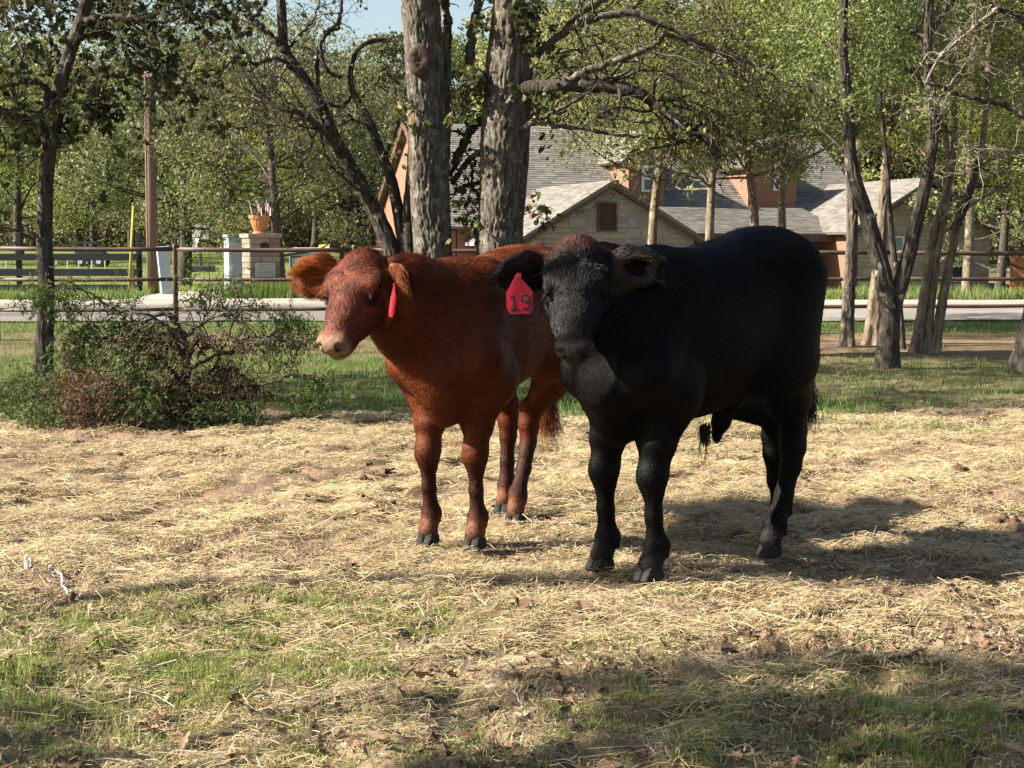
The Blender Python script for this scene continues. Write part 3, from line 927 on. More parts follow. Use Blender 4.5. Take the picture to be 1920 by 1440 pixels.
# dark garden cart far on the lawn
CART_M = mat('cart_green', (0.021, 0.034, 0.022), 0.5, (0.038, 0.053, 0.038), scale=4)
d = 62.0; x = gx(172, d); g0 = at(0, 520, d).z
ct = empty('garden_cart', (x, d, float(gz(x, d))), 0, 'small dark green garden cart behind the black fence', 'cart')
b0 = 0.25
m = MB(); m.prism([(-.45, -.4, b0 + .35), (-.3, -.4, b0), (.55, -.4, b0), (.65, -.4, b0 + .25), (.3, -.4, b0 + .55), (-.5, -.4, b0 + .6)], (0, 0, 0), (0, .8, 0)); m.build('body', CART_M, ct)
m = MB(); m.box((-.15, 0, b0 + .72), (.5, .38, .05)); m.build('canopy', STEEL_M, ct)
for sx in (-.5, .2):
    m = MB(); m.box((sx, -.3, b0 + .5), (.025, .025, .2)); m.build('canopy_post', STEEL_M, ct)
for sx in (-.28, .45):
    for sy in (-.42, .42):
        m = MB(); m.tube([(sx, sy - .06, .22), (sx, sy + .06, .22)], .22, 16); wq = m.build('wheel', STEEL_M, ct)
        m = MB(); m.tube([(sx, sy - .07, .22), (sx, sy + .07, .22)], .1, 10); m.build('rim', STICK_M, wq)

# low white shed with a dark door frame
SHED_M = mat('shed_siding', (0.375, 0.405, 0.435), 0.7, (0.435, 0.465, 0.495), scale=3)
d = 60.0; (x0, x1) = gx(543, d), gx(606, d); g0 = float(gz(gx(575, d), d)); H_ = at(0, 474, d).z - g0
sh = empty('white_shed', ((x0 + x1) / 2, d + .8, g0), 0, 'low pale grey shed with a dark door frame behind the red calf', 'shed')
W_ = (x1 - x0) / 2
m = MB(); m.box((0, 0, H_ / 2 - .1), (W_ - .03, .8, H_ / 2 + .1)); m.build('wall', SHED_M, sh)
spm = MB(); spm.box((0, 0, 0), (.09, .012, H_ / 2)); sme = spm.mesh('siding_board'); sme.materials.append(SHED_M)
nb = int(2 * W_ / .2)
for k in range(nb): link('siding_board', sme, None, sh, (-W_ + .1 + k * .2, -.81, H_ / 2))
m = MB(); m.prism([(-W_ - .08, -.9, H_), (W_ + .08, -.9, H_), (W_ + .08, .9, H_ + .15), (-W_ - .08, .9, H_ + .15)], (0, 0, 0), (0, 0, .05)); m.build('roof', SHED_M, sh)
m = MB()
dx0, dx1, dz1 = -W_ + .05, W_ * .32, H_ - .12
for a, b, c, e in ((dx0, dx0 + .06, 0, dz1), (dx1 - .06, dx1, 0, dz1), (dx0 + .06, dx1 - .06, dz1 - .06, dz1)):
    m.box(((a + b) / 2, -.845, (c + e) / 2), ((b - a) / 2, .015, (e - c) / 2))
m.build('door_frame', STEEL_M, sh)

# timber play frame behind the red calf's head
PLAY_M = mat('play_timber', (0.056, 0.032, 0.021), 0.8, (0.090, 0.053, 0.034), scale=8)
d = 64.0; x = gx(622, d); g0 = float(gz(x, d))
pf2 = empty('play_frame', (x, d, g0), 0, 'dark timber play frame with peaked roof beside the white shed', 'play frame')
zt, ze, zs = at(0, 432, d).z - g0, at(0, 458, d).z - g0, at(0, 466, d).z - g0
for sx in (-.45, .45):
    for sy in (-.4, .4):
        m = MB(); m.box((sx, sy, ze / 2), (.05, .05, ze / 2)); m.build('post', PLAY_M, pf2)
for s in (1, -1):
    m = MB(); m.prism([(0, -.6, zt), (s * .75, -.6, ze - .1), (s * .75, .6, ze - .1), (0, .6, zt)], (0, 0, 0), (0, 0, .05)); m.build('roof_panel', PLAY_M, pf2)
m = MB(); m.box((1.25, 0, zs + .05), (1.7, .05, .06)); m.build('swing_beam', PLAY_M, pf2)
for sy in (-.5, .5):
    m = MB(); m.bar((2.9, 0, zs), (3.1, sy * 1.4, 0), .08, .08); m.build('beam_leg', PLAY_M, pf2)
m = MB(); m.box((0, 0, .9), (.5, .45, .04)); m.build('deck', PLAY_M, pf2)
m = MB(); m.bar((-.2, -.45, 1.0), (-.25, -1.6, .15), .45, .05); m.build('slide', YEL_M, pf2)

# orange cedar privacy fence at the right
CEDAR_M = [mat('cedar_%s' % k, c, 0.85, c2, scale=7, bump=.003, stretch=(5, 5, .5)) for k, c, c2 in (('warm', (0.315, 0.131, 0.053), (0.390, 0.176, 0.079)), ('deep', (0.270, 0.105, 0.041), (0.345, 0.150, 0.068)))]
d = 62.0; x = gx(1896, d); g0 = float(gz(x, d)); H_ = at(0, 477, d).z - at(0, 541, d).z
cf = empty('cedar_fence', (x, d, g0), R(0), 'orange cedar picket fence at the right end of the house', 'fence')
pme = []
for k in range(2):
    mm = MB(); mm.box((0, 0, H_ / 2), (.068, .01, H_ / 2)); me = mm.mesh('picket'); me.materials.append(CEDAR_M[k]); pme.append(me)
for k in range(24):
    link('picket', pme[k % 2 if k % 5 else 0], None, cf, (.07 + k * .145, random.uniform(-.004, .004), random.uniform(-.02, .02)))
for zz in (.3, H_ - .3):
    m = MB(); m.box((1.75, .035, zz), (1.75, .022, .045)); m.build('rail', CEDAR_M[1], cf)
for xx in (0, 1.75, 3.5):
    m = MB(); m.box((xx, .105, H_ / 2), (.045, .045, H_ / 2)); m.build('post', CEDAR_M[1], cf)
# ================================================================== trees
def bark_mat(name, c1, c2, moss=None, scale=22, bump=0.02, lich=(0.36, 0.35, 0.29), vstretch=0.22, lamt=0.62):
    m, nt, b = mat_new(name)
    L = nt.links.new
    b.inputs['Roughness'].default_value = 0.95
    b.inputs['Specular IOR Level'].default_value = 0.12
    tc = nt.nodes.new('ShaderNodeTexCoord')
    mp = nt.nodes.new('ShaderNodeMapping'); mp.inputs['Scale'].default_value = (1, 1, vstretch)
    L(tc.outputs['Object'], mp.inputs['Vector'])
    nz = nt.nodes.new('ShaderNodeTexNoise'); nz.inputs['Scale'].default_value = scale; nz.inputs['Detail'].default_value = 6; nz.inputs['Roughness'].default_value = 0.65; nz.inputs['Distortion'].default_value = 0.6
    L(mp.outputs[0], nz.inputs['Vector'])
    rp = nt.nodes.new('ShaderNodeValToRGB')
    rp.color_ramp.elements[0].position = 0.36; rp.color_ramp.elements[1].position = 0.64
    rp.color_ramp.elements[0].color = (*c1, 1); rp.color_ramp.elements[1].color = (*c2, 1)
    L(nz.outputs['Fac'], rp.inputs[0])
    n2 = nt.nodes.new('ShaderNodeTexNoise'); n2.inputs['Scale'].default_value = 7; n2.inputs['Detail'].default_value = 8; n2.inputs['Roughness'].default_value = 0.7
    L(tc.outputs['Object'], n2.inputs['Vector'])
    r2 = nt.nodes.new('ShaderNodeValToRGB'); r2.color_ramp.elements[0].position = lamt - .07; r2.color_ramp.elements[1].position = lamt
    r2.color_ramp.elements[1].color = (0.75, 0.75, 0.75, 1)
    L(n2.outputs['Fac'], r2.inputs[0])
    mx = nt.nodes.new('ShaderNodeMixRGB'); mx.inputs[2].default_value = (*lich, 1)
    L(r2.outputs[0], mx.inputs[0]); L(rp.outputs[0], mx.inputs[1])
    L(mx.outputs[0], b.inputs['Base Color'])
    bp = nt.nodes.new('ShaderNodeBump'); bp.inputs['Distance'].default_value = bump
    L(nz.outputs['Fac'], bp.inputs['Height']); L(bp.outputs[0], b.inputs['Normal'])
    return m


BARK = bark_mat('oak_bark', (0.032, 0.027, 0.022), (0.140, 0.120, 0.096), lich=(0.21, 0.205, 0.17))
BARK_DARK = bark_mat('dark_bark', (0.022, 0.019, 0.016), (0.085, 0.072, 0.058), lamt=0.66)
BARK_PALE = bark_mat('pale_bark', (0.075, 0.058, 0.042), (0.215, 0.170, 0.122), lich=(0.25, 0.26, 0.18))
TWIG_M = bark_mat('twig_bark', (0.085, 0.070, 0.055), (0.20, 0.17, 0.135), lamt=0.6)
TWIG_DARK = bark_mat('dark_twig', (0.028, 0.023, 0.019), (0.075, 0.062, 0.050), lamt=0.68)
LEAF_M = mat_leaf('leaf', 0.32, vary=True)
NEEDLE_M = mat_leaf('needle', 0.15, 0.7)


def smooth_path(pts, n):
    P = np.asarray([tuple(p) for p in pts], float)
    if len(P) < 3:
        t = np.linspace(0, 1, n)[:, None]
        return P[0] + (P[-1] - P[0]) * t
    out = []
    Q = np.concatenate([[2 * P[0] - P[1]], P, [2 * P[-1] - P[-2]]])
    seg = len(P) - 1
    for i in range(seg):
        p0, p1, p2, p3 = Q[i:i + 4]
        k = max(2, n // seg)
        for t in np.arange(k) / k:
            out.append(0.5 * ((2 * p1) + (p2 - p0) * t + (2 * p0 - 5 * p1 + 4 * p2 - p3) * t * t + (3 * p1 - p0 - 3 * p2 + p3) * t ** 3))
    out.append(P[-1])
    return np.array(out)


def bark_tube(m, path, r0, r1, seed, n=64, step=0.03, amp=0.022, flare=0.0, freq=1.0):
    """trunk with furrowed bark standing out as real relief"""
    P = np.asarray(path, float)
    L = np.concatenate([[0], np.cumsum(np.linalg.norm(np.diff(P, axis=0), axis=1))])
    k = max(6, int(L[-1] / step))
    s = np.linspace(0, L[-1], k)
    C = np.stack([np.interp(s, L, P[:, i]) for i in range(3)], 1)
    T = np.gradient(C, axis=0); T /= np.linalg.norm(T, axis=1)[:, None]
    N = np.cross(T, (0.02, 1, 0.03)); N /= np.linalg.norm(N, axis=1)[:, None]
    B = np.cross(T, N)
    a = np.arange(n) * 2 * np.pi / n
    rad = r0 + (r1 - r0) * s / L[-1] + flare * np.exp(-s / 0.22)
    A, S = np.meshgrid(a, s)
    # sample the noise round a circle so the seam closes
    fx, fy = np.cos(A) * 1.9 * freq, np.sin(A) * 1.9 * freq
    w1 = fbm(S * 2.2 + fx, fy + S * 0.6, 2, seed) * 1.5
    rid = 1 - np.abs(fbm(fx * 5.6 + w1 * 1.5, fy * 5.6 + S * 6.0 + 7, 2, seed + 3) - 0.5) * 5.5
    plate = fbm(fx * 4.5 + 3, fy * 4.5 + S * 15.0, 3, seed + 5)
    lump = fbm(fx * 0.8, fy * 0.8 + S * 1.1, 2, seed + 9) - 0.5
    disp = -amp * np.clip(rid, 0, 1) ** 1.5 + amp * 0.8 * (plate - 0.5) + lump * r0 * 0.30
    Rr = rad[:, None] + disp + flare * 0.8 * np.exp(-S / 0.25) * np.cos(A * 4 + seed)
    V = C[:, None] + Rr[..., None] * (np.cos(A)[..., None] * N[:, None] + np.sin(A)[..., None] * B[:, None])
    ii = np.arange(k * n).reshape(k, n)
    j = np.roll(ii, -1, axis=1)
    Q = np.stack([ii[:-1], j[:-1], j[1:], ii[1:]], -1).reshape(-1, 4)
    m.add(V.reshape(-1, 3), Q)


def wander(g, p, d, L, n, wob=0.25, grav=0.0):
    pts = [np.asarray(p, float)]
    d = unit(d)
    for i in range(n):
        d = unit(d + g.normal(0, wob, 3) + np.array((0, 0, grav)))
        pts.append(pts[-1] + d * L / n)
    return pts, d


def twigs(m, g, p, d, L, r, depth, tips, wob=0.28, grav=0.0, kids=3, nseg=6, sides=5):
    pts, dl = wander(g, p, d, L, nseg, wob, grav)
    P = smooth_path(pts, nseg * 2)
    m.tube(P, np.linspace(r, r * 0.45, len(P)), sides if r > 0.012 else (4 if r > .006 else 3), cap=False)
    if depth == 0:
        tips.append((P[-1], dl, P)); return
    for k in range(kids):
        t = g.uniform(0.25, 1.0) if k < kids - 1 else 1.0
        i = min(len(P) - 2, int(t * (len(P) - 1)))
        dd = unit(P[i + 1] - P[i]) if i + 1 < len(P) else dl
        nd = unit(dd * 0.75 + unit(g.normal(0, 1, 3)) * 0.8)
        twigs(m, g, P[i], nd, L * g.uniform(0.5, 0.75), max(0.003, r * g.uniform(0.4, 0.6) * (1.25 - t * .5)), depth - 1, tips, wob, grav, kids, nseg, sides)


def leaf_mesh(name, pos, size, pal, g, aspect=0.62, up=0.45, kind='diamond', axis=None, spread=0.9, mat_=None, out=None, shade=None):
    n = len(pos)
    pos = np.asarray(pos, float)
    ax = g.normal(0, 1, (n, 3)) if axis is None else axis + g.normal(0, spread, (n, 3))
    ax[:, 2] -= 0.25
    ax /= np.linalg.norm(ax, axis=1)[:, None]
    nr = g.normal(0, 1, (n, 3)); nr[:, 2] += up * 2
    if out is not None: nr = nr * 0.55 + out * 1.15
    nr -= ax * (nr * ax).sum(1)[:, None]; nr /= np.linalg.norm(nr, axis=1)[:, None] + 1e-9
    sd = np.cross(nr, ax)
    s = (np.asarray(size) * g.uniform(0.6, 1.35, n))[:, None]
    pal = np.asarray(pal, float)
    w = g.random((n, 1)); k = g.integers(0, len(pal), n); k2 = g.integers(0, len(pal), n)
    c = (pal[k] * w + pal[k2] * (1 - w)) * g.uniform(0.7, 1.3, (n, 1))
    if kind == 'diamond':
        cup = g.uniform(-0.12, 0.2, (n, 1))
        V = np.stack([pos - ax * s * 0.5, pos + sd * s * aspect * 0.5 + nr * s * cup, pos + ax * s * 0.5 - nr * s * 0.1, pos - sd * s * aspect * 0.5 + nr * s * cup], 1)
        Q = np.arange(n * 4).reshape(n, 4)
        me = mesh_np(name, V.reshape(-1, 3), Q, False, np.repeat(c, 4, 0))
    else:      # lobed oak leaf: two halves folded along the midrib
        prof = [(-0.5, 0.02), (-0.30, 0.13), (-0.18, 0.10), (0.0, 0.36), (0.12, 0.18), (0.30, 0.30), (0.5, 0.05)]
        h = len(prof)
        cup = g.uniform(0.05, 0.45, (n, 1)); bow = g.uniform(-0.25, 0.25, (n, 1))
        rows = []
        for (t, wd) in prof:
            mid = pos + ax * s * t + nr * s * (bow * (0.25 - t * t))
            rows += [mid, mid + sd * s * wd + nr * s * wd * cup, mid - sd * s * wd + nr * s * wd * cup]
        V = np.stack(rows, 1)
        base = (np.arange(n) * h * 3)[:, None, None]
        q = []
        for i in range(h - 1):
            a = i * 3; b = a + 3
            q += [[a, b, b + 1, a + 1], [a, a + 2, b + 2, b]]
        Q = (base + np.array(q)[None]).reshape(-1, 4)
        me = mesh_np(name, V.reshape(-1, 3), Q, False, np.repeat(c, h * 3, 0))
    me.materials.append(mat_ or LEAF_M)
    return me


OLIVE = [(0.128, 0.142, 0.044), (0.162, 0.174, 0.056), (0.098, 0.120, 0.040), (0.190, 0.188, 0.066)]
DEEP = [(0.075, 0.100, 0.034), (0.100, 0.122, 0.044), (0.125, 0.138, 0.052)]
BRIGHT = [(0.165, 0.204, 0.046), (0.208, 0.246, 0.058), (0.125, 0.170, 0.044), (0.230, 0.244, 0.066)]
OAKLEAF = [(0.040, 0.056, 0.018), (0.055, 0.072, 0.022), (0.066, 0.080, 0.025), (0.10, 0.08, 0.026), (0.046, 0.064, 0.019)]


def lib_tree(seed, H, cr, lo, ncl, nleaf, lsize, pal, r, lean=0.0, aspect=0.62, squash=0.75, clr=(0.22, 0.42), gapy=0.0, hang=0.0):
    """trunk mesh and crown mesh of one kind of tree"""
    g = np.random.default_rng(seed)
    m = MB()
    top = np.array([lean * H, g.normal(0, 0.3), H * 0.72])
    tr = smooth_path([(0, 0, -0.3), (lean * H * .2 + g.normal(0, .12), g.normal(0, .12), H * .2), (lean * H * .55, g.normal(0, .2), H * .48), tuple(top)], 14)
    m.tube(tr, r * np.linspace(1.25, 0.35, len(tr)), 9, cap=False)
    cen, rad = [], []
    for i in range(ncl):
        t = g.random()
        z = lo + (H - lo) * (t ** 0.85)
        env = cr * math.sqrt(max(0.06, 1 - ((z - (lo + (H - lo) * .42)) / ((H - lo) * .62)) ** 2))
        a = g.uniform(0, 2 * math.pi); q = env * math.sqrt(g.uniform(0.12, 1.0))
        cx = np.interp(z, tr[:, 2], tr[:, 0]); cy = np.interp(z, tr[:, 2], tr[:, 1])
        cen.append((cx + q * math.cos(a), cy + q * math.sin(a), z)); rad.append(cr * g.uniform(*clr))
    pos, axs = [], []
    per = nleaf // ncl
    for c, rr in zip(cen, rad):
        c = np.array(c)
        i = int(np.clip(np.searchsorted(tr[:, 2], c[2] - 0.35 * np.hypot(c[0] - tr[-1, 0], c[1]) - .4), 1, len(tr) - 1))
        b = tr[i]
        mid = (b + c) / 2 + g.normal(0, 0.12 * cr, 3)
        P = smooth_path([b, mid, c], 8)
        m.tube(P, np.linspace(r * 0.28, 0.012, len(P)), 5, cap=False)
        v = g.normal(0, 1, (per, 3)); v /= np.linalg.norm(v, axis=1)[:, None]
        v *= (g.random((per, 1)) ** 0.42) * rr
        v[:, 2] *= squash
        if hang: v[:, 2] -= hang * rr * g.random(per) ** 2
        # sprays: gather the leaves on short twigs so that the clump is uneven
        tw = g.integers(0, max(3, per // 14), per)
        tv = g.normal(0, 1, (tw.max() + 1, 3)); tv /= np.linalg.norm(tv, axis=1)[:, None]; tv *= (g.random((len(tv), 1)) ** 0.5) * rr * 1.05; tv[:, 2] *= squash
        v = np.where(g.random((per, 1)) < 0.72, tv[tw] + g.normal(0, rr * 0.11, (per, 3)), v)
        pos.append(c + v)
    cc = np.concatenate([np.repeat(np.array(cen)[i][None], len(p), 0) for i, p in enumerate(pos)])
    pos = np.concatenate(pos)
    o1 = pos - cc; o1 /= np.linalg.norm(o1, axis=1)[:, None] + 1e-6
    o2 = pos - np.array([lean * H * .5, 0, lo + (H - lo) * .4]); o2 /= np.linalg.norm(o2, axis=1)[:, None]
    tm = m.mesh('trunk', True)
    return tm, leaf_mesh('crown', pos, lsize, pal, g, aspect, out=o1 * .8 + o2 * .5)


def put_tree(lib, name, label, group, x, y, s=1.0, rz=0.0, bark=None, sz=None, z=None, cat='tree'):
    t = empty(name, (x, y, float(gz(x, y)) if z is None else z), rz, label, cat, group)
    t.scale = (s, s, sz or s)
    a = bpy.data.objects.new('trunk', lib[0]); b = bpy.data.objects.new('crown', lib[1])
    if not lib[0].materials: lib[0].materials.append(bark or BARK_DARK)
    for o in (a, b):
        COL.objects.link(o); o.parent = t
    return t


g0_ = np.random.default_rng(77)
FAR = [lib_tree(100 + k, 12.5, 4.6, 1.7 + .5 * (k % 3), 40, 9500, 0.24, [OLIVE, DEEP, OLIVE][k % 3], 0.24, lean=g0_.uniform(-.08, .08), clr=(.16, .33)) for k in range(4)]
MID = [lib_tree(200 + k, 10.5, 4.0, 1.9, 40, 15000, 0.145, [OLIVE, BRIGHT, DEEP][k], 0.22, lean=(-.05, .06, .02)[k]) for k in range(3)]
FEATHER = [lib_tree(300 + k, 8.6, 2.9, 3.6, 46, 28000, 0.075, BRIGHT if k < 2 else OLIVE, 0.10, lean=(.03, -.04, .0)[k], aspect=0.42, hang=0.5, clr=(0.2, 0.36)) for k in range(3)]

# ---- far wood behind the lawn and the house
k = 0
for row, (d0, step, off, jit) in enumerate(((104, 92, 0, 7), (124, 84, 40, 8), (150, 78, 20, 8))):
    p = -110 + off
    while p < 2040:
        dd = d0 + g0_.uniform(-jit, jit) * .5
        if p > 640 and row == 0: dd = 92 + g0_.uniform(-3, 3)
        x = gx(p, dd)
        s = g0_.uniform(0.86, 1.12) * (1.0 if p < 640 else 1.12) * (0.94 if 480 < p < 960 else 1.0) * (1 + .07 * row)
        side = 'behind the lawn' if p < 640 else 'rising beyond the house roof'
        put_tree(FAR[(k * 3 + row) % 4], 'oak_tree', 'tall olive green oak in the far wood ' + side, 'oaks of the far wood ' + side, x, dd, s, g0_.uniform(0, 6.28), BARK_DARK)
        k += 1
        p += step * g0_.uniform(0.85, 1.15)

# ---- trees standing on the lawn, each placed by its trunk
lawn_trees = [
    (528, 38.2, MID[0], 0.62, 'grey trunked oak just right of the brick mailbox', 0.4, 1),
    (345, 44.0, MID[2], 0.78, 'dark trunked oak behind the basketball hoop pole', 2.2, 2),
    (178, 84.0, FAR[0], 0.74, 'leafy oak between the leaning tree and the utility pole', 1.1, 2),
    (150, 78.0, MID[1], 0.80, 'yellow green oak at the back of the lawn left of the yellow guard', 3.3, 2),
    (40, 72.0, MID[0], 0.95, 'spreading oak behind the left end of the black fence', 5.0, 2),
    (-60, 66.0, MID[2], 0.95, 'oak at the left edge of the lawn', 0.9, 2),
    (440, 74.0, MID[1], 0.92, 'broad oak behind the basketball backboard', 4.1, 2),
    (655, 76.0, MID[2], 0.95, 'dark oak right of the timber play frame', 2.9, 2),
    (590, 92.0, FAR[2], 0.85, 'oak behind the white shed', 0.2, 2),
    (250, 95.0, FAR[1], 0.9, 'oak seen past the top of the yellow guard', 1.9, 2),
    (1872, 60.0, FAR[3], 0.72, 'grey oak at the right corner of the house', 2.4, 1),
    (1960, 68.0, FAR[1], 0.85, 'oak behind the orange cedar fence', 0.6, 2),
    (1790, 78.0, FAR[0], 0.95, 'tall oak over the right stone wing', 3.0, 2),
]
for (p, d, lib, s, lab, rz, _) in lawn_trees:
    put_tree(lib, 'oak_tree', lab, 'oaks standing on the lawns', gx(p, d), d, s, rz, BARK_DARK)

# ---- light green trees between fence and house, and up against the paddock
feather = [
    (1330, 23.0, FEATHER[0], 0.74, 1.0, 'light green tree with a mossy trunk in front of the porch roof'),
    (1386, 23.6, FEATHER[2], 0.80, 2.0, 'slim tree just left of the right brick dormer'),
    (1476, 24.2, FEATHER[1], 0.72, 4.2, 'slim pale trunked tree in front of the right dormer'),
    (1245, 24.8, FEATHER[2], 0.80, 5.5, 'olive tree hanging over the left brick dormer'),
    (1600, 36.5, FEATHER[0], 1.10, 0.3, 'bright green tree at the left end of the stone wing'),
    (1810, 36.0, FEATHER[1], 1.10, 3.6, 'bright green tree in front of the stone wing windows'),
    (1960, 38.0, FEATHER[0], 1.15, 5.2, 'bright green tree past the right edge of the house'),
]
for (p, d, lib, s, rz, lab) in feather:
    put_tree(lib, 'elm_tree', lab, 'light green trees along the lane', gx(p, d), d, s, rz, BARK_PALE)

# ---- undergrowth closing the foot of the far wood
g = np.random.default_rng(5)
n = 52000
a = g.uniform(-0.38, 0.40, n); dd = g.uniform(96, 118, n)
hh = 4.2 * fbm(a * 60, dd * 0.15, 3, 9) ** 1.3 + 0.5
pos = np.stack([a * dd, dd, gz(a * dd, dd, False) + hh * g.random(n)], 1)
ug = link('undergrowth', leaf_mesh('undergrowth', pos, 0.30, [(0.085, 0.085, 0.035), (0.11, 0.10, 0.045), (0.06, 0.07, 0.028), (0.14, 0.105, 0.05)], g))
tag(ug, 'brushy undergrowth at the foot of the far wood', kind='stuff')


# ================================================================== the near trees, limb by limb
def px_path(pts, d, rz=0.0):
    """points given as px, py or px, py, depth offset"""
    return [np.array(at(p[0], p[1], d + (p[2] if len(p) > 2 else 0.0))) for p in pts]


class NearTree:
    def __init__(s, label, px, py, d, bark, group=None, name='oak_tree'):
        b = at(px, py, d)
        s.root = empty(name, (b.x, b.y, float(gz(b.x, b.y))), 0, label, 'tree', group)
        s.o = np.array(s.root.location)
        s.bark, s.d = bark, d
        s.tips = []
        s.g = np.random.default_rng(abs(hash((px, py))) % 9999 if False else int(px * 7 + py))

    def trunk(s, pts, r0, r1, n=56, amp=0.02, flare=0.05, seed=1, name='trunk', freq=1.0, step=0.03):
        P = smooth_path([p - s.o for p in px_path(pts, s.d)], 60)
        s.paths = getattr(s, 'paths', []) + [P]
        m = MB(); bark_tube(m, P, r0, r1, seed, n, step, amp, flare, freq)
        return m.build(name, s.bark, s.root, smooth=True)

    def limb(s, pts, r0, r1, sub=3, L=0.9, depth=2, wob=0.3, grav=-0.02, name='limb', bark=None, rough=0.10):
        P = smooth_path([p - s.o for p in px_path(pts, s.d)], 36)
        P[1:-1] += s.g.normal(0, 0.008, (len(P) - 2, 3))
        m = MB()
        rr = np.linspace(r0, r1, len(P)) * (1 + rough * s.g.normal(0, 1, len(P)))
        m.tube(P, rr, 9, cap=True)
        for k in range(sub):
            i = int(s.g.uniform(0.2, 0.98) * (len(P) - 2))
            dd = unit(unit(P[i + 1] - P[i]) * 0.5 + unit(s.g.normal(0, 1, 3)) * 0.9)
            twigs(m, s.g, P[i], dd, L * s.g.uniform(0.6, 1.2), max(0.006, rr[i] * 0.34), depth, s.tips, wob, grav)
        return m.build(name, bark or s.bark, s.root, smooth=True)

    def leaves(s, size, pal, per=5, kind='oak', keep=1.0, name='leaves', pick=None, aspect=.6):
        pos, ax = [], []
        for (p, d, P) in s.tips:
            if s.g.random() > keep: continue
            if pick and not pick(p + s.o): continue
            for _ in range(per):
                i = s.g.integers(len(P) // 3, len(P))
                pos.append(P[i] + s.g.normal(0, size * 0.55, 3)); ax.append(d)
        if pos:
            link(name, leaf_mesh(name, np.array(pos), size, pal, s.g, axis=np.array(ax), kind=kind, aspect=aspect), None, s.root)

    def reach(s, spots, r=.02):
        """a bent limb with twigs from the nearest stem into every leaf clump"""
        A = np.concatenate(s.paths)
        for q in spots:
            e = np.array(q[:3]) - s.o
            c = A[A[:, 2] < e[2] - .15] if (A[:, 2] < e[2] - .15).any() else A
            b = c[np.argmin(np.linalg.norm(c - e, axis=1) + .5 * np.abs(e[2] - .45 - c[:, 2]))]
            P = smooth_path([b, b * .55 + e * .45 + s.g.normal(0, .09, 3) + (0, 0, .06), e + s.g.normal(0, .05, 3)], 14)
            m = MB(); m.tube(P, np.linspace(r, .005, len(P)), 6, cap=False)
            for k in range(9):
                i = int(s.g.uniform(4, len(P) - 2))
                twigs(m, s.g, P[i], unit(unit(P[i + 1] - P[i]) * .5 + unit(s.g.normal(0, 1, 3)) * .9), q[3] * s.g.uniform(.5, 1.0), .006, 1, s.tips, .3, -.03)
            m.build('limb', s.bark, s.root, smooth=True)

    def cloud(s, spots, n, size, pal, kind='diamond', name='crown', aspect=.6, squash=.7):
        """leaf clumps at world points with radius: (x, y, z, r)"""
        pos, outs = [], []
        for (x, y, z, r) in spots:
            q = int(n * r * r)
            tv = s.g.normal(0, 1, (max(4, q // 12), 3)); tv /= np.linalg.norm(tv, axis=1)[:, None]; tv *= s.g.random((len(tv), 1)) ** .45 * r; tv[:, 2] *= squash
            k = s.g.integers(0, len(tv), q)
            pos.append(np.array([x, y, z]) - s.o + tv[k] + s.g.normal(0, r * .11 + size * .3, (q, 3)))
            outs.append(tv[k] / r)
        return tag(link(name, leaf_mesh(name, np.concatenate(pos), size, pal, s.g, kind=kind, aspect=aspect, out=np.concatenate(outs)), None, s.root), kind='stuff')


# left tree: thin dark trunk, bent limbs to the left, dark leaves at the top of the view
t1 = NearTree('thin dark oak with a bent limb at the left edge of the paddock', 80, 722, 15.0, BARK_DARK)
t1.trunk([(79, 740), (80, 715), (86, 560), (83, 430), (88, 310), (102, 235), (116, 150), (141, 70), (163, 0), (175, -120), (170, -300)], 0.082, 0.05, 40, 0.009, 0.03, 4, freq=.8)
t1.limb([(95, 243), (60, 228), (30, 219), (0, 208), (-60, 190), (-140, 205)], 0.062, 0.03, 5, 0.8)
t1.limb([(62, 230, -.1), (88, 195, -.1), (88, 165, -.1), (55, 152, -.15), (20, 160, -.2), (-40, 172, -.2)], 0.036, 0.018, 4, .6)
t1.limb([(40, 150, -.1), (38, 125), (42, 100), (30, 60, .2), (10, 20, .3)], 0.014, 0.008, 3, .5)
t1.limb([(92, 205), (150, 190), (190, 215)], 0.012, 0.005, 2, .4)
t1.limb([(118, 115, .1), (95, 80, .1), (60, 40, .1), (20, 10, .2)], 0.03, 0.014, 6, .8)
t1.limb([(150, 40), (210, 30, -.2), (290, 40, -.3), (360, 35, -.4)], 0.034, 0.012, 10, .9)
t1.limb([(140, 80), (190, 60, .3), (250, 90, .4), (290, 110, .4)], 0.022, 0.008, 8, .7)
t1.limb([(165, -20), (110, -40, .3), (20, -30, .5), (-60, -60, .6)], 0.03, 0.012, 9, .9)
t1.limb([(168, -60), (260, -60, .4), (400, -40, .5)], 0.03, 0.012, 9, .9)
t1.limb([(172, -250), (60, -360, .5), (-60, -420, .8)], 0.035, 0.012, 9, 1.1)
t1.limb([(172, -260), (280, -380, -.4), (400, -430, -.6)], 0.035, 0.012, 9, 1.1)
t1.leaves(0.105, OAKLEAF, 6, 'oak')
_b = at(170, -330, 15.0)
t1.cloud([(_b.x + dx, 15.0 + dy, z, r) for dx, dy, z, r in ((0, .2, 5.6, 1.0), (-1.1, .5, 5.9, .9), (1.2, -.2, 5.8, .9), (.2, 1.0, 6.5, 1.0), (-.5, -.9, 6.4, .9), (.9, .8, 6.6, .8))], 420, 0.10, OAKLEAF, 'diamond')

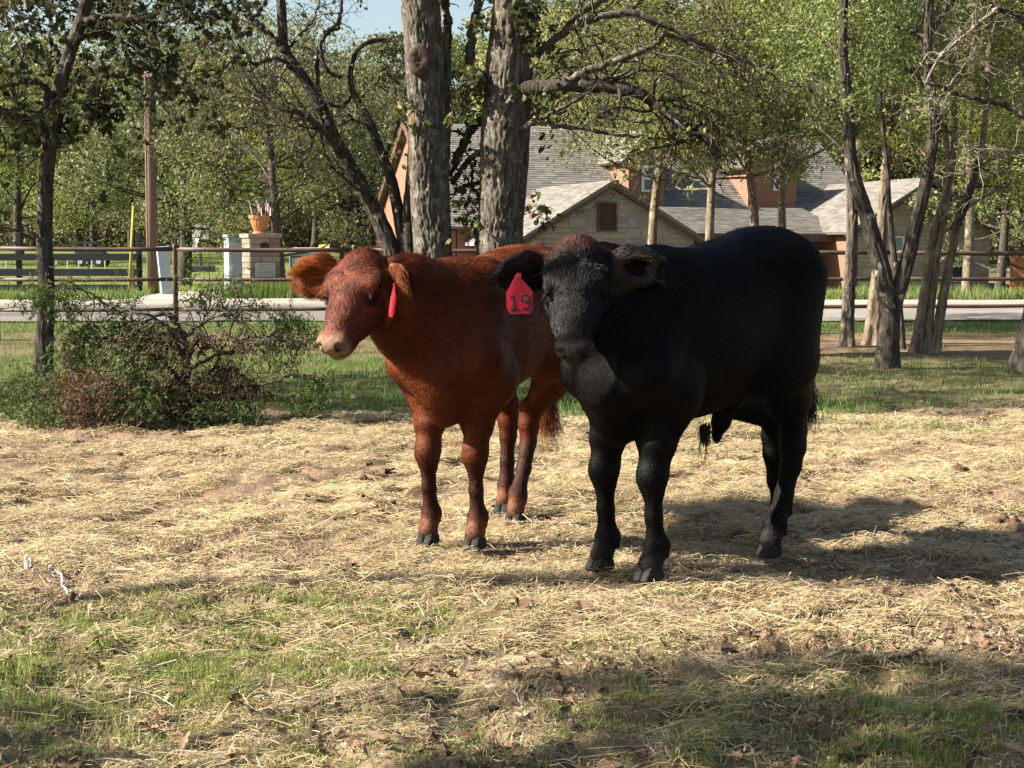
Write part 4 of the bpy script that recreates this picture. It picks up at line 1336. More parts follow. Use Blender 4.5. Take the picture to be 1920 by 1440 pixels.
# twin trunks in the middle
t2 = NearTree('thick furrowed trunk, left of the twin trunks behind the calves', 818, 674, 18.0, BARK, 'twin oaks behind the calves')
t2.trunk([(822, 700), (818, 640), (812, 480), (804, 350), (800, 210), (794, 90), (788, 0), (780, -130), (760, -300), (770, -520)], 0.236, 0.215, 120, 0.026, 0.05, 11, step=.020)
m = MB(); c_ = at(786, 112, 17.77) ; c_ = np.array(c_) - t2.o
kn = [(0.03, .16), (-.010, .150), (-.030, .125), (-.036, .085), (-.030, .045), (-.022, 0.0)]
V = [(c_[0] + r * math.cos(a_) * (.95 + .10 * math.sin(3 * a_ + 1) + .05 * math.sin(7 * a_)), c_[1] + dy + .006 * math.sin(5 * a_ + r * 60), c_[2] + r * (1.12 + .08 * math.cos(4 * a_)) * math.sin(a_)) for dy, r in kn for a_ in np.linspace(0, 2 * math.pi, 20, endpoint=False)]
m.add(V, [[i * 20 + k, i * 20 + (k + 1) % 20, (i + 1) * 20 + (k + 1) % 20, (i + 1) * 20 + k] for i in range(5) for k in range(20)])
KNOT_M = bark_mat('healed_knot', (0.050, 0.036, 0.028), (0.125, 0.092, 0.072), lamt=0.8, vstretch=1.0)
m.build('knot', KNOT_M, t2.root, smooth=True)
t2.limb([(835, 300, .2), (835, 150, .25), (838, 60, .3), (833, 0, .3), (830, -150, .3)], 0.075, 0.05, 3, .5, 1)
t2.limb([(770, -420), (640, -560, .3), (480, -640, .5)], .10, .03, 9, 1.3)
t2.limb([(770, -480), (850, -640, .3), (960, -720, .2)], .10, .03, 9, 1.3)
t2.limb([(783, 205, -.2), (765, 190, -.3), (748, 175, -.35)], .010, .004, 3, .25, 1)
t2.leaves(0.10, OAKLEAF + [(0.28, 0.14, 0.05)], 5, 'oak', keep=.6)
_b = at(770, -560, 18.0)
t2.cloud([(_b.x + dx, 18 + dy, z, r) for dx, dy, z, r in ((0, 0, 9.2, 1.3), (-1.6, .3, 8.4, 1.2), (1.4, .5, 8.8, 1.2), (.3, -1.3, 8.6, 1.1), (-.6, 1.2, 9.6, 1.2))], 300, 0.11, OAKLEAF, 'diamond')

t3 = NearTree('thick furrowed trunk with long limbs, right of the twin trunks behind the calves', 930, 674, 18.0, BARK, 'twin oaks behind the calves')
t3.trunk([(926, 700), (929, 620), (936, 480), (944, 330), (952, 160), (962, 40), (968, -60), (985, -250), (975, -500)], 0.288, 0.235, 130, 0.028, 0.06, 23, step=.020)
t3.limb([(975, 165, -.15), (1030, 163, -.3), (1095, 160, -.35), (1160, 165, -.4), (1215, 183, -.4), (1255, 215, -.4), (1300, 245, -.35), (1345, 275, -.3)], 0.105, 0.035, 16, .85, 2, grav=-.05, bark=BARK_DARK)
t3.limb([(1050, 158, -.32), (1110, 130, -.45), (1170, 108, -.5), (1225, 85, -.5), (1248, 60, -.5)], 0.052, 0.026, 7, .7, bark=BARK)
t3.limb([(975, 128, .05), (1020, 92, 0), (1062, 58, -.05), (1110, 38, -.1), (1180, 24, -.1), (1240, 45, -.1), (1285, 65, -.1), (1345, 95, -.05), (1410, 118, 0), (1450, 128, 0)], 0.058, 0.018, 20, .85, 2, grav=-.06)
t3.limb([(1062, 58, -.05), (1085, 30), (1120, 8), (1175, -20), (1220, -30)], 0.034, 0.016, 6, .7)
t3.limb([(1180, 24, -.1), (1200, 5), (1225, -15)], 0.02, 0.01, 4, .5)
t3.limb([(972, 245, -.2), (1005, 228, -.3), (1045, 236, -.3), (1095, 242, -.3), (1150, 252, -.3), (1210, 258, -.3), (1290, 262, -.3)], 0.036, 0.011, 10, .6, 2)
t3.limb([(1000, 228, -.28), (1050, 205, -.4), (1092, 180, -.42), (1105, 165, -.4)], .024, .02, 3, .4)
t3.limb([(1105, 170, -.4), (1140, 205, -.45), (1190, 228, -.5), (1245, 222, -.5)], 0.024, 0.012, 8, .55)
t3.limb([(1240, 62, -.5), (1275, 72), (1320, 92), (1370, 108), (1420, 150), (1440, 190)], 0.026, 0.008, 14, .7, 2, grav=-.08)
t3.limb([(1258, 220, -.4), (1262, 260, -.4), (1255, 300, -.4), (1232, 332, -.4)], 0.016, 0.006, 4, .4)
t3.limb([(1040, 100, .1), (1090, 92, .1), (1135, 80, .15), (1165, 100, .2), (1185, 95, .2)], 0.012, 0.005, 5, .4)
t3.limb([(880, 120, .3), (885, 60, .3), (897, 0, .3), (905, -120, .3)], 0.058, 0.04, 4, .5)
t3.limb([(930, 215, .25), (890, 235, .3), (862, 285, .3), (840, 330, .35)], 0.060, 0.045, 4, .5, bark=BARK_DARK)
t3.limb([(930, 265, .2), (880, 300, .3), (848, 345, .3)], 0.040, 0.03, 3, .5, bark=BARK_DARK)
t3.limb([(908, 340, .2), (870, 350, .3), (845, 365, .3)], 0.028, 0.02, 2, .4, bark=BARK_DARK)
t3.limb([(900, 480, .3), (888, 430, .35), (905, 385, .3), (885, 345, .3), (892, 300, .3)], 0.03, 0.015, 3, .4, bark=BARK_DARK)
t3.limb([(978, 400, -.2), (998, 398, -.3), (1018, 384, -.3)], 0.006, 0.003, 3, .18, 1)
for pts in ([(1345, 95, -.1), (1390, 120, -.2), (1420, 170, -.3), (1432, 230, -.3), (1430, 290, -.3)], [(1300, 85, -.3), (1345, 130, -.4), (1365, 190, -.4), (1370, 260, -.4)], [(1255, 215, -.4), (1310, 230, -.5), (1345, 270, -.5), (1352, 330, -.5)], [(1215, 183, -.4), (1290, 190, -.5), (1350, 215, -.6), (1400, 270, -.6)], [(1410, 118, 0), (1460, 150, 0), (1490, 200, 0), (1500, 250, 0)]):
    t3.limb(pts, .014, .004, 20, .42, 2, .34, -.10, bark=TWIG_DARK)
t3.limb([(980, -400), (1120, -560, -.3), (1260, -600, -.4)], .11, .03, 10, 1.3)
t3.limb([(978, -460), (900, -640, .4), (850, -700, .5)], .10, .03, 9, 1.3)
t3.leaves(0.10, OAKLEAF, 4, 'oak', keep=.75, pick=lambda p: p[0] < 0.55 or p[2] > 4.6)
t3.leaves(0.06, OLIVE + BRIGHT, 4, 'diamond', keep=.26, pick=lambda p: p[0] >= 0.55, name='sparse_leaves')
_b = at(980, -540, 18.0)
t3.cloud([(_b.x + dx, 18 + dy, z, r) for dx, dy, z, r in ((0, 0, 9.4, 1.4), (1.7, .3, 8.8, 1.3), (-1.2, .6, 9.0, 1.1), (.6, -1.3, 8.7, 1.1), (.9, 1.2, 9.9, 1.2))], 300, 0.11, OAKLEAF, 'diamond')
_lv = [(*np.array(at(px, py, 18.0 + dz)), r) for px, py, dz, r in ((888, 150, -.2, .16), (895, 165, -.2, .18), (870, 160, -.2, .12), (990, 40, -.3, .22), (1005, 25, -.3, .16), (1000, 85, -.3, .16), (900, 50, -.2, .14))]
t3.cloud(_lv, 2600, 0.085, OAKLEAF, 'oak', 'trunk_sprouts', squash=1)

# many-stemmed dark tree leaning left behind the twins
t4 = NearTree('dark twisted oak leaning left with bare curling limbs', 745, 668, 18.8, BARK_DARK)
t4.trunk([(750, 690), (744, 560), (738, 480), (715, 420), (690, 370), (655, 310), (622, 250), (600, 195), (565, 140), (535, 95), (528, 40), (524, -60)], 0.125, 0.05, 44, 0.014, 0.04, 31)
t4.trunk([(765, 690), (764, 520), (752, 430), (735, 340), (712, 280), (692, 225), (664, 178), (657, 140), (668, 98), (695, 78), (735, 74)], 0.095, 0.03, 40, 0.010, 0.03, 37, name='stem')
t4.trunk([(772, 690), (775, 560), (768, 420), (775, 330), (780, 250)], 0.13, 0.08, 40, 0.014, 0.04, 41, name='stem')
t4.limb([(640, 280, -.2), (610, 255, -.2), (575, 215, -.2), (535, 205, -.2), (490, 180, -.2), (455, 130, -.2), (430, 80, -.2)], 0.045, 0.012, 22, .75, 2, grav=-.05)
t4.limb([(600, 195, .1), (595, 120, .1), (608, 70, .1), (635, 48, .1), (640, 0, .1)], .028, .018, 5, .5)
t4.limb([(640, 145, -.2), (612, 130, -.2), (602, 95, -.2), (610, 60, -.2), (632, 45, -.2), (640, 0, -.2), (635, -60, -.2)], 0.030, 0.016, 4, .5)
t4.limb([(535, 95, -.1), (500, 60, -.1), (470, 30, -.1), (445, -20, -.1)], 0.045, 0.035, 6, .7)
t4.limb([(565, 140, -.2), (520, 110, -.3), (480, 120, -.4), (440, 110, -.5), (405, 150, -.6), (380, 190, -.6)], 0.03, 0.008, 28, .7, 2, grav=-.09)
t4.limb([(540, 90), (585, 40, .2), (600, 0, .2)], 0.02, 0.01, 5, .5)
t4.limb([(664, 178, .1), (640, 200, .0), (615, 195, -.1), (590, 205, -.1)], 0.022, 0.012, 5, .5)
t4.limb([(715, 285, .1), (690, 240, .0), (660, 225, -.1), (640, 235, -.1)], 0.022, 0.012, 6, .5)
t4.limb([(695, 372, -.1), (640, 330, -.2), (610, 290, -.2), (600, 240, -.2)], 0.022, 0.010, 6, .5)
t4.limb([(720, 300, .1), (740, 250, .0), (748, 200, 0), (735, 150, 0)], 0.02, 0.008, 6, .5)
t4.limb([(524, -60), (450, -200, .2), (380, -260, .2)], .045, .015, 9, 1.1)
t4.limb([(524, -60), (560, -220, .2), (640, -300, .2)], .045, .015, 9, 1.1)
t4.leaves(0.075, OLIVE, 3, 'diamond', keep=.16)

# forked dark oak and its neighbours on the right
t5 = NearTree('dark forked oak standing foremost on the right', 1664, 690, 16.6, BARK_DARK, 'oaks right of the black calf')
t5.trunk([(1662, 715), (1664, 690), (1668, 620), (1670, 585), (1655, 510), (1640, 455), (1624, 400), (1606, 345), (1594, 280), (1588, 180), (1580, 60), (1590, -100), (1600, -260)], 0.112, 0.016, 48, 0.014, 0.05, 51)
t5.trunk([(1672, 640), (1674, 590), (1690, 530), (1706, 470), (1718, 420), (1734, 355), (1746, 290), (1752, 220), (1740, 120), (1745, -40), (1755, -180)], 0.090, 0.028, 42, 0.012, 0.0, 57, name='stem')
t5.limb([(1752, 220), (1765, 215), (1775, 190), (1790, 170)], .012, .005, 4, .4, bark=TWIG_M)
t5.limb([(1738, 345, -.1), (1720, 300, -.1), (1700, 240, -.1)], .014, .006, 5, .5)
t5.limb([(1590, 250, .1), (1560, 200, .2), (1520, 170, .3), (1480, 150, .3)], .022, .009, 8, .6)
t5.limb([(1745, 60), (1790, 0, .2), (1850, -40, .3)], .03, .012, 8, .8)
t6 = NearTree('straight grey oak trunk beside the black calf\'s rump', 1588, 650, 20.2, BARK, 'oaks right of the black calf')
t6.trunk([(1586, 670), (1588, 640), (1592, 540), (1598, 440), (1597, 360), (1592, 260), (1596, 120), (1600, -60), (1604, -220)], 0.094, 0.03, 44, 0.012, 0.05, 61)
t7 = NearTree('pale trunk leaning right behind the forked oak', 1634, 640, 20.6, BARK_PALE, 'oaks right of the black calf')
t7.trunk([(1632, 660), (1636, 620), (1642, 560), (1650, 470), (1657, 380), (1663, 300), (1668, 200), (1672, 60), (1676, -160)], 0.100, 0.022, 44, 0.012, 0.06, 67)
t7b = NearTree('slim dark trunk tight against the back of the forked oak', 1690, 650, 19.6, BARK_DARK, 'oaks right of the black calf')
t7b.trunk([(1690, 668), (1688, 600), (1678, 500), (1668, 400), (1662, 300), (1650, 180), (1655, 40), (1660, -100)], 0.045, 0.015, 30, 0.006, 0.02, 68)
t8 = NearTree('pale oak of three leaning stems at the right', 1738, 662, 18.9, BARK_PALE, 'oaks right of the black calf')
t8.trunk([(1715, 675), (1720, 640), (1735, 540), (1748, 450), (1765, 390), (1782, 330), (1790, 240), (1785, 120), (1788, -120)], 0.064, 0.02, 40, 0.010, 0.03, 71)
t8.trunk([(1736, 680), (1738, 650), (1748, 560), (1758, 470), (1768, 420), (1778, 340), (1770, 220), (1762, 60), (1760, -80)], 0.058, 0.016, 40, 0.010, 0.03, 73, name='stem')
t8.trunk([(1752, 685), (1754, 650), (1768, 560), (1786, 470), (1800, 400), (1820, 350), (1840, 290), (1850, 180), (1858, 20), (1862, -120)], 0.066, 0.018, 40, 0.010, 0.04, 79, name='stem')
t8.limb([(1790, 430, -.1), (1812, 380, -.15), (1826, 340, -.2), (1835, 300, -.2)], .05, .03, 4, .5, bark=BARK_DARK)
t9 = NearTree('dark oak trunk cut by the right edge of the picture', 1915, 690, 16.6, BARK_DARK, 'oaks right of the black calf')
t9.trunk([(1908, 715), (1912, 690), (1922, 640), (1945, 540), (1960, 400), (1965, 280), (1955, 120), (1950, -100)], 0.10, 0.06, 42, 0.012, 0.05, 81)
t9.limb([(1960, 240, -.6), (1925, 218, -.7), (1880, 195, -.7), (1840, 188, -.8), (1800, 178, -.8), (1762, 160, -.8), (1735, 157, -.8)], 0.04, 0.016, 6, .5, 2, bark=BARK_DARK)
t9.limb([(1735, 157, -.8), (1760, 110, -.8), (1800, 75, -.8), (1845, 35, -.8), (1870, 15, -.8)], 0.014, 0.020, 12, .5, 2, bark=TWIG_M)
t9.limb([(1775, 165, -.8), (1810, 120, -.8), (1832, 85, -.8), (1836, 60, -.8)], 0.011, 0.006, 6, .35, 2, bark=TWIG_M)
t9.limb([(1755, 160, -.8), (1742, 195, -.8), (1750, 228, -.8)], 0.008, 0.006, 3, .3, 1, bark=TWIG_M)
t9.limb([(1780, 170, -.8), (1768, 205, -.8), (1758, 225, -.8)], 0.008, 0.006, 3, .3, 1, bark=TWIG_M)
t9.limb([(1955, 60, -.5), (1900, 30, -.7), (1870, 15, -.8)], 0.035, 0.02, 6, .5, 2, bark=BARK_DARK)
t9.limb([(1960, 330, -.3), (1910, 290, -.4), (1850, 280, -.5), (1790, 285, -.5)], .02, .006, 7, .5, 2, bark=TWIG_M)
# their shared look overhead: light crowns, hanging low
def crown_spots(d, lst):
    return [(*np.array(at(px, py, d + dz)), r) for px, py, dz, r in lst]
_sp = crown_spots(17.2, [(1590, 60, -.4, .55), (1580, 190, -.5, .4), (1610, 250, -.4, .22), (1740, 210, -.5, .34), (1730, 130, -.4, .4), (1540, 130, .4, .5), (1500, 60, .5, .55), (1640, 20, .0, .55), (1720, 60, .2, .5), (1600, 170, .5, .42), (1490, 170, .6, .38), (1680, 130, .3, .42), (1760, 20, .4, .5), (1570, -80, 0, .8), (1720, -90, 0, .8), (1640, -180, .3, .9), (1530, 230, .6, .25)])
t5.reach(_sp)
t5.cloud(_sp, 4370, 0.052, BRIGHT, aspect=.42)
_sp = crown_spots(20.6, [(1600, 110, 0, .7), (1560, 200, .3, .45), (1640, 190, -.1, .5), (1690, 90, .2, .7), (1520, 90, .4, .6), (1450, 40, .3, .6), (1600, -60, 0, 1.0), (1470, 150, .4, .4), (1620, 265, .2, .28)])
t6.reach(_sp)
t6.cloud(_sp, 3610, 0.055, BRIGHT, aspect=.42)
_sp = crown_spots(21.0, [(1670, 220, 0, .5), (1700, 160, .2, .55), (1640, 40, .2, .8), (1730, 90, .3, .7), (1690, 280, .2, .32)])
t7.reach(_sp)
t7.cloud(_sp, 3610, 0.055, OLIVE, aspect=.45)
t7b.cloud(crown_spots(20.0, [(1640, 160, 0, .4), (1660, 100, .1, .5)]), 3230, 0.055, OLIVE, aspect=.45)
_sp = crown_spots(19.3, [(1790, 130, 0, .6), (1760, 230, .3, .4), (1850, 180, .2, .55), (1880, 90, .2, .6), (1830, 260, .3, .42), (1880, 270, .4, .45), (1900, 340, .5, .4), (1790, 40, .1, .7), (1860, -40, 0, .9), (1750, 300, .5, .25), (1850, 340, .6, .35), (1700, 260, .4, .3)])
t8.reach(_sp)
t8.cloud(_sp, 3610, 0.055, OLIVE + BRIGHT, aspect=.45)
t9.cloud(crown_spots(16.9, [(1960, 120, .1, .5), (1930, 40, 0, .4), (1980, 250, .2, .5), (1950, -100, 0, .9), (2020, -20, 0, .8)]), 1500, 0.06, OLIVE, aspect=.5)

# trees left of the picture, whose crowns shade the paddock
def shade_tree(label, x, y, spots, r, n=260, size=0.11, keep_root=False):
    t = NearTree(label, 960, 700, 15, BARK_DARK, 'oaks left of the paddock')
    if not keep_root: x, y = float(np.mean([q[0] for q in spots])) - .4, float(np.mean([q[1] for q in spots]))
    t.root.location = (x, y, float(gz(x, y, False))); t.o = np.array(t.root.location)
    zt = np.mean([q[2] for q in spots])
    P = smooth_path([(0, 0, -.2), (.1, .05, zt * .4), (0, 0, zt * .85)], 20)
    m = MB(); bark_tube(m, P, r, r * .6, int(x * 13) % 97 + 2, 36, .06, .012, .05)
    m.build('trunk', BARK_DARK, t.root, smooth=True)
    for i, (sx, sy, sz, sr) in enumerate(spots):
        m = MB(); e = np.array([sx, sy, sz]) - t.o
        Pp = smooth_path([P[-4], (P[-4] + e) / 2 + t.g.normal(0, .15, 3), e], 10)
        m.tube(Pp, np.linspace(r * .4, .015, len(Pp)), 6, cap=False)
        twigs(m, t.g, Pp[-4], unit(e - P[-4]), sr, .02, 2, t.tips)
        m.build('limb', BARK_DARK, t.root, smooth=True)
    t.cloud(spots, n, size, OAKLEAF)
    return t


def sun_spot(X, Y, z, r):
    """crown clump at height z whose shade falls on the ground at X, Y"""
    k = z / math.tan(SUN_EL)
    return (X + SUN_TO.x * k, Y + SUN_TO.y * k, z, r)


shade_tree('broad oak left of the paddock, outside the picture', -11.5, 13.6, [sun_spot(X, Y, z, r) for X, Y, z, r in ((-4.6, 12.6, 5.2, .95), (-3.4, 13.4, 5.6, 1.05), (-2.2, 12.7, 5.8, .95), (-3.8, 14.6, 6.2, .9), (-1.0, 13.4, 6.3, 1.0), (-2.2, 14.4, 6.6, .8), (0.3, 12.8, 6.8, .9), (1.3, 13.9, 7.0, .8), (-4.9, 13.6, 5.4, .8), (-0.9, 12.3, 6.2, .6), (-3.0, 12.0, 5.6, .5), (-1.2, 14.9, 6.8, .8), (0.4, 14.2, 7.0, .7))], .2, 800)
shade_tree('tall oak left of the paddock, outside the picture', -9.2, 14.8, [sun_spot(X, Y, z, r) for X, Y, z, r in ((3.6, 13.3, 7.6, .7), (4.6, 12.6, 7.8, .7), (2.6, 14.4, 7.6, .7), (4.4, 14.8, 8.2, .6), (5.4, 13.4, 8.4, .65), (3.9, 13.9, 7.9, .6), (5.0, 14.0, 8.4, .5), (2.9, 13.2, 7.6, .6), (4.0, 12.4, 7.8, .5), (3.4, 12.2, 8.2, .45), (2.2, 12.6, 7.4, .5))], .17, 520)
shade_tree('young oak beside the camera, outside the picture', -7.2, 1.9, [sun_spot(X, Y, z, r) for X, Y, z, r in ((0.8, 4.05, 4.6, .5), (1.6, 4.1, 5.0, .5), (1.2, 3.5, 4.8, .55), (2.2, 3.6, 5.2, .6), (0.3, 3.6, 4.5, .4), (-1.5, 4.1, 3.6, .35), (1.9, 4.55, 5.2, .25), (.9, 3.0, 4.8, .6), (0.45, 4.55, 4.6, .22), (1.0, 4.7, 4.9, .26), (1.45, 4.62, 5.0, .24), (2.1, 4.75, 5.2, .28))], .12, 2500, .085, True)
shade_tree('slim oak left of the calves, outside the picture', -5.2, 8.9, [sun_spot(X, Y, z, r) for X, Y, z, r in ((2.7, 6.75, 5.6, .34), (2.75, 6.2, 5.6, .32), (2.95, 5.7, 5.6, .28), (3.3, 6.4, 5.8, .4))], .09, 1500, .085)


# ================================================================== the felled cedar lying in the paddock
cd = NearTree('felled cedar with green and browned foliage lying beside the thin oak', 345, 800, 11.5, TWIG_DARK, name='fallen_cedar')
cd.root['category'] = 'brush pile'
cd.limb([(350, 815), (352, 730), (345, 650), (328, 600), (300, 590), (262, 612), (235, 640)], .034, .012, 6, .45, 2, name='trunk')
for pts, r0 in (
    ([(348, 680), (320, 620), (290, 605), (250, 625), (225, 665)], .016), ([(340, 640), (380, 605), (420, 590), (470, 600)], .014), ([(345, 700), (400, 668), (455, 655), (500, 632), (530, 615)], .015),
    ([(350, 760), (420, 735), (500, 718), (560, 706), (610, 720)], .014), ([(335, 620), (270, 590), (200, 570), (160, 545), (120, 540)], .012), ([(350, 790), (280, 770), (200, 760), (110, 770)], .02),
    ([(350, 770), (250, 720), (180, 700), (120, 705)], .018), ([(345, 720), (280, 660), (220, 640), (180, 650)], .016), ([(352, 740), (400, 690), (440, 600), (450, 560), (430, 530)], .012), ([(350, 750), (390, 780), (430, 790)], .012),
    ([(345, 690), (370, 640), (385, 580), (375, 545)], .01), ([(350, 800), (420, 770), (480, 770)], .012), ([(346, 660), (300, 640), (255, 690), (240, 740)], .012)):
    cd.limb([(p[0], p[1], cd.g.uniform(-.35, .35) if i else 0) for i, p in enumerate(pts)], r0, .004, 7, .32, 1, .35, -.05, name='branch')


def cedar(spots, n, pal, name, droop=0.5):
    P, AX = [], []
    g = cd.g
    for (px, py, rpx, dz) in spots:
        c = np.array(at(px, py, 11.5 + dz)); r = rpx / FPX * 11.5
        q = int(n * r * r * 620) // 9 * 9
        tv = g.normal(0, .62, (max(5, q // 9), 3)) * r * (1.25, 1, .8)
        tv[:, 2] *= 0.9
        ta = unit(g.normal(0, 1, 3)) + g.normal(0, .7, (len(tv), 3)); ta[:, 2] -= droop
        ta /= np.linalg.norm(ta, axis=1)[:, None]
        k = np.repeat(np.arange(len(tv)), 9)
        t = np.tile(np.linspace(0, 1, 9), len(tv))[:, None]
        p = c + tv[k] + ta[k] * t * 0.11 + g.normal(0, .007, (len(k), 3))
        gzz = gz(p[:, 0], p[:, 1])
        p[:, 2] = np.maximum(p[:, 2], gzz + .01 + .03 * g.random(len(p)))
        P.append(p - cd.o); AX.append(ta[k])
    P, AX = np.concatenate(P), np.concatenate(AX)
    me = leaf_mesh(name, P, 0.038, pal, g, aspect=.24, axis=AX, spread=.55, up=.1, mat_=NEEDLE_M)
    o = link(name, me, None, cd.root)
    return o


CGREEN = [(0.055, 0.085, 0.022), (0.075, 0.105, 0.030), (0.040, 0.065, 0.020), (0.10, 0.115, 0.035)]
CBROWN = [(0.085, 0.046, 0.024), (0.115, 0.066, 0.034), (0.055, 0.032, 0.019), (0.145, 0.090, 0.050)]
cedar([(60, 760, 48, -.1), (100, 720, 40, 0), (110, 780, 50, -.3), (150, 660, 38, .1), (170, 630, 36, .2), (215, 610, 34, .2), (240, 680, 45, -.1), (250, 740, 45, -.35), (265, 780, 36, -.5), (100, 545, 34, 0), (75, 560, 26, .1), (125, 575, 24, 0), (235, 575, 20, .1), (395, 545, 24, .1), (440, 525, 20, 0),
       (430, 590, 20, 0), (365, 560, 16, .1), (535, 600, 34, .2), (565, 640, 30, .1), (510, 640, 24, .1), (590, 735, 30, -.1), (610, 710, 16, 0), (570, 760, 24, -.1), (520, 690, 20, 0), (400, 770, 30, -.3), (450, 770, 28, -.2), (300, 640, 30, .2), (200, 690, 34, 0), (30, 730, 28, .1), (490, 580, 16, .1), (350, 520, 14, 0)], 84, CGREEN, 'green_foliage')
cedar([(170, 740, 44, -.45), (200, 775, 44, -.5), (155, 790, 36, -.5), (195, 715, 30, -.35), (290, 660, 40, .0), (310, 720, 42, -.1), (340, 770, 40, -.2), (380, 720, 38, 0), (430, 690, 34, .1), (250, 640, 22, .1), (330, 640, 30, .1), (420, 740, 36, 0), (470, 730, 30, .1), (390, 640, 26, .1), (450, 640, 24, .1), (120, 740, 24, -.2), (140, 695, 20, -.1)], 80, CBROWN, 'brown_foliage', droop=.8)
# ================================================================== calves
def smin(a, b, k):
    h = np.clip(0.5 + 0.5 * (b - a) / k, 0, 1)
    return b + (a - b) * h - k * h * (1 - h)


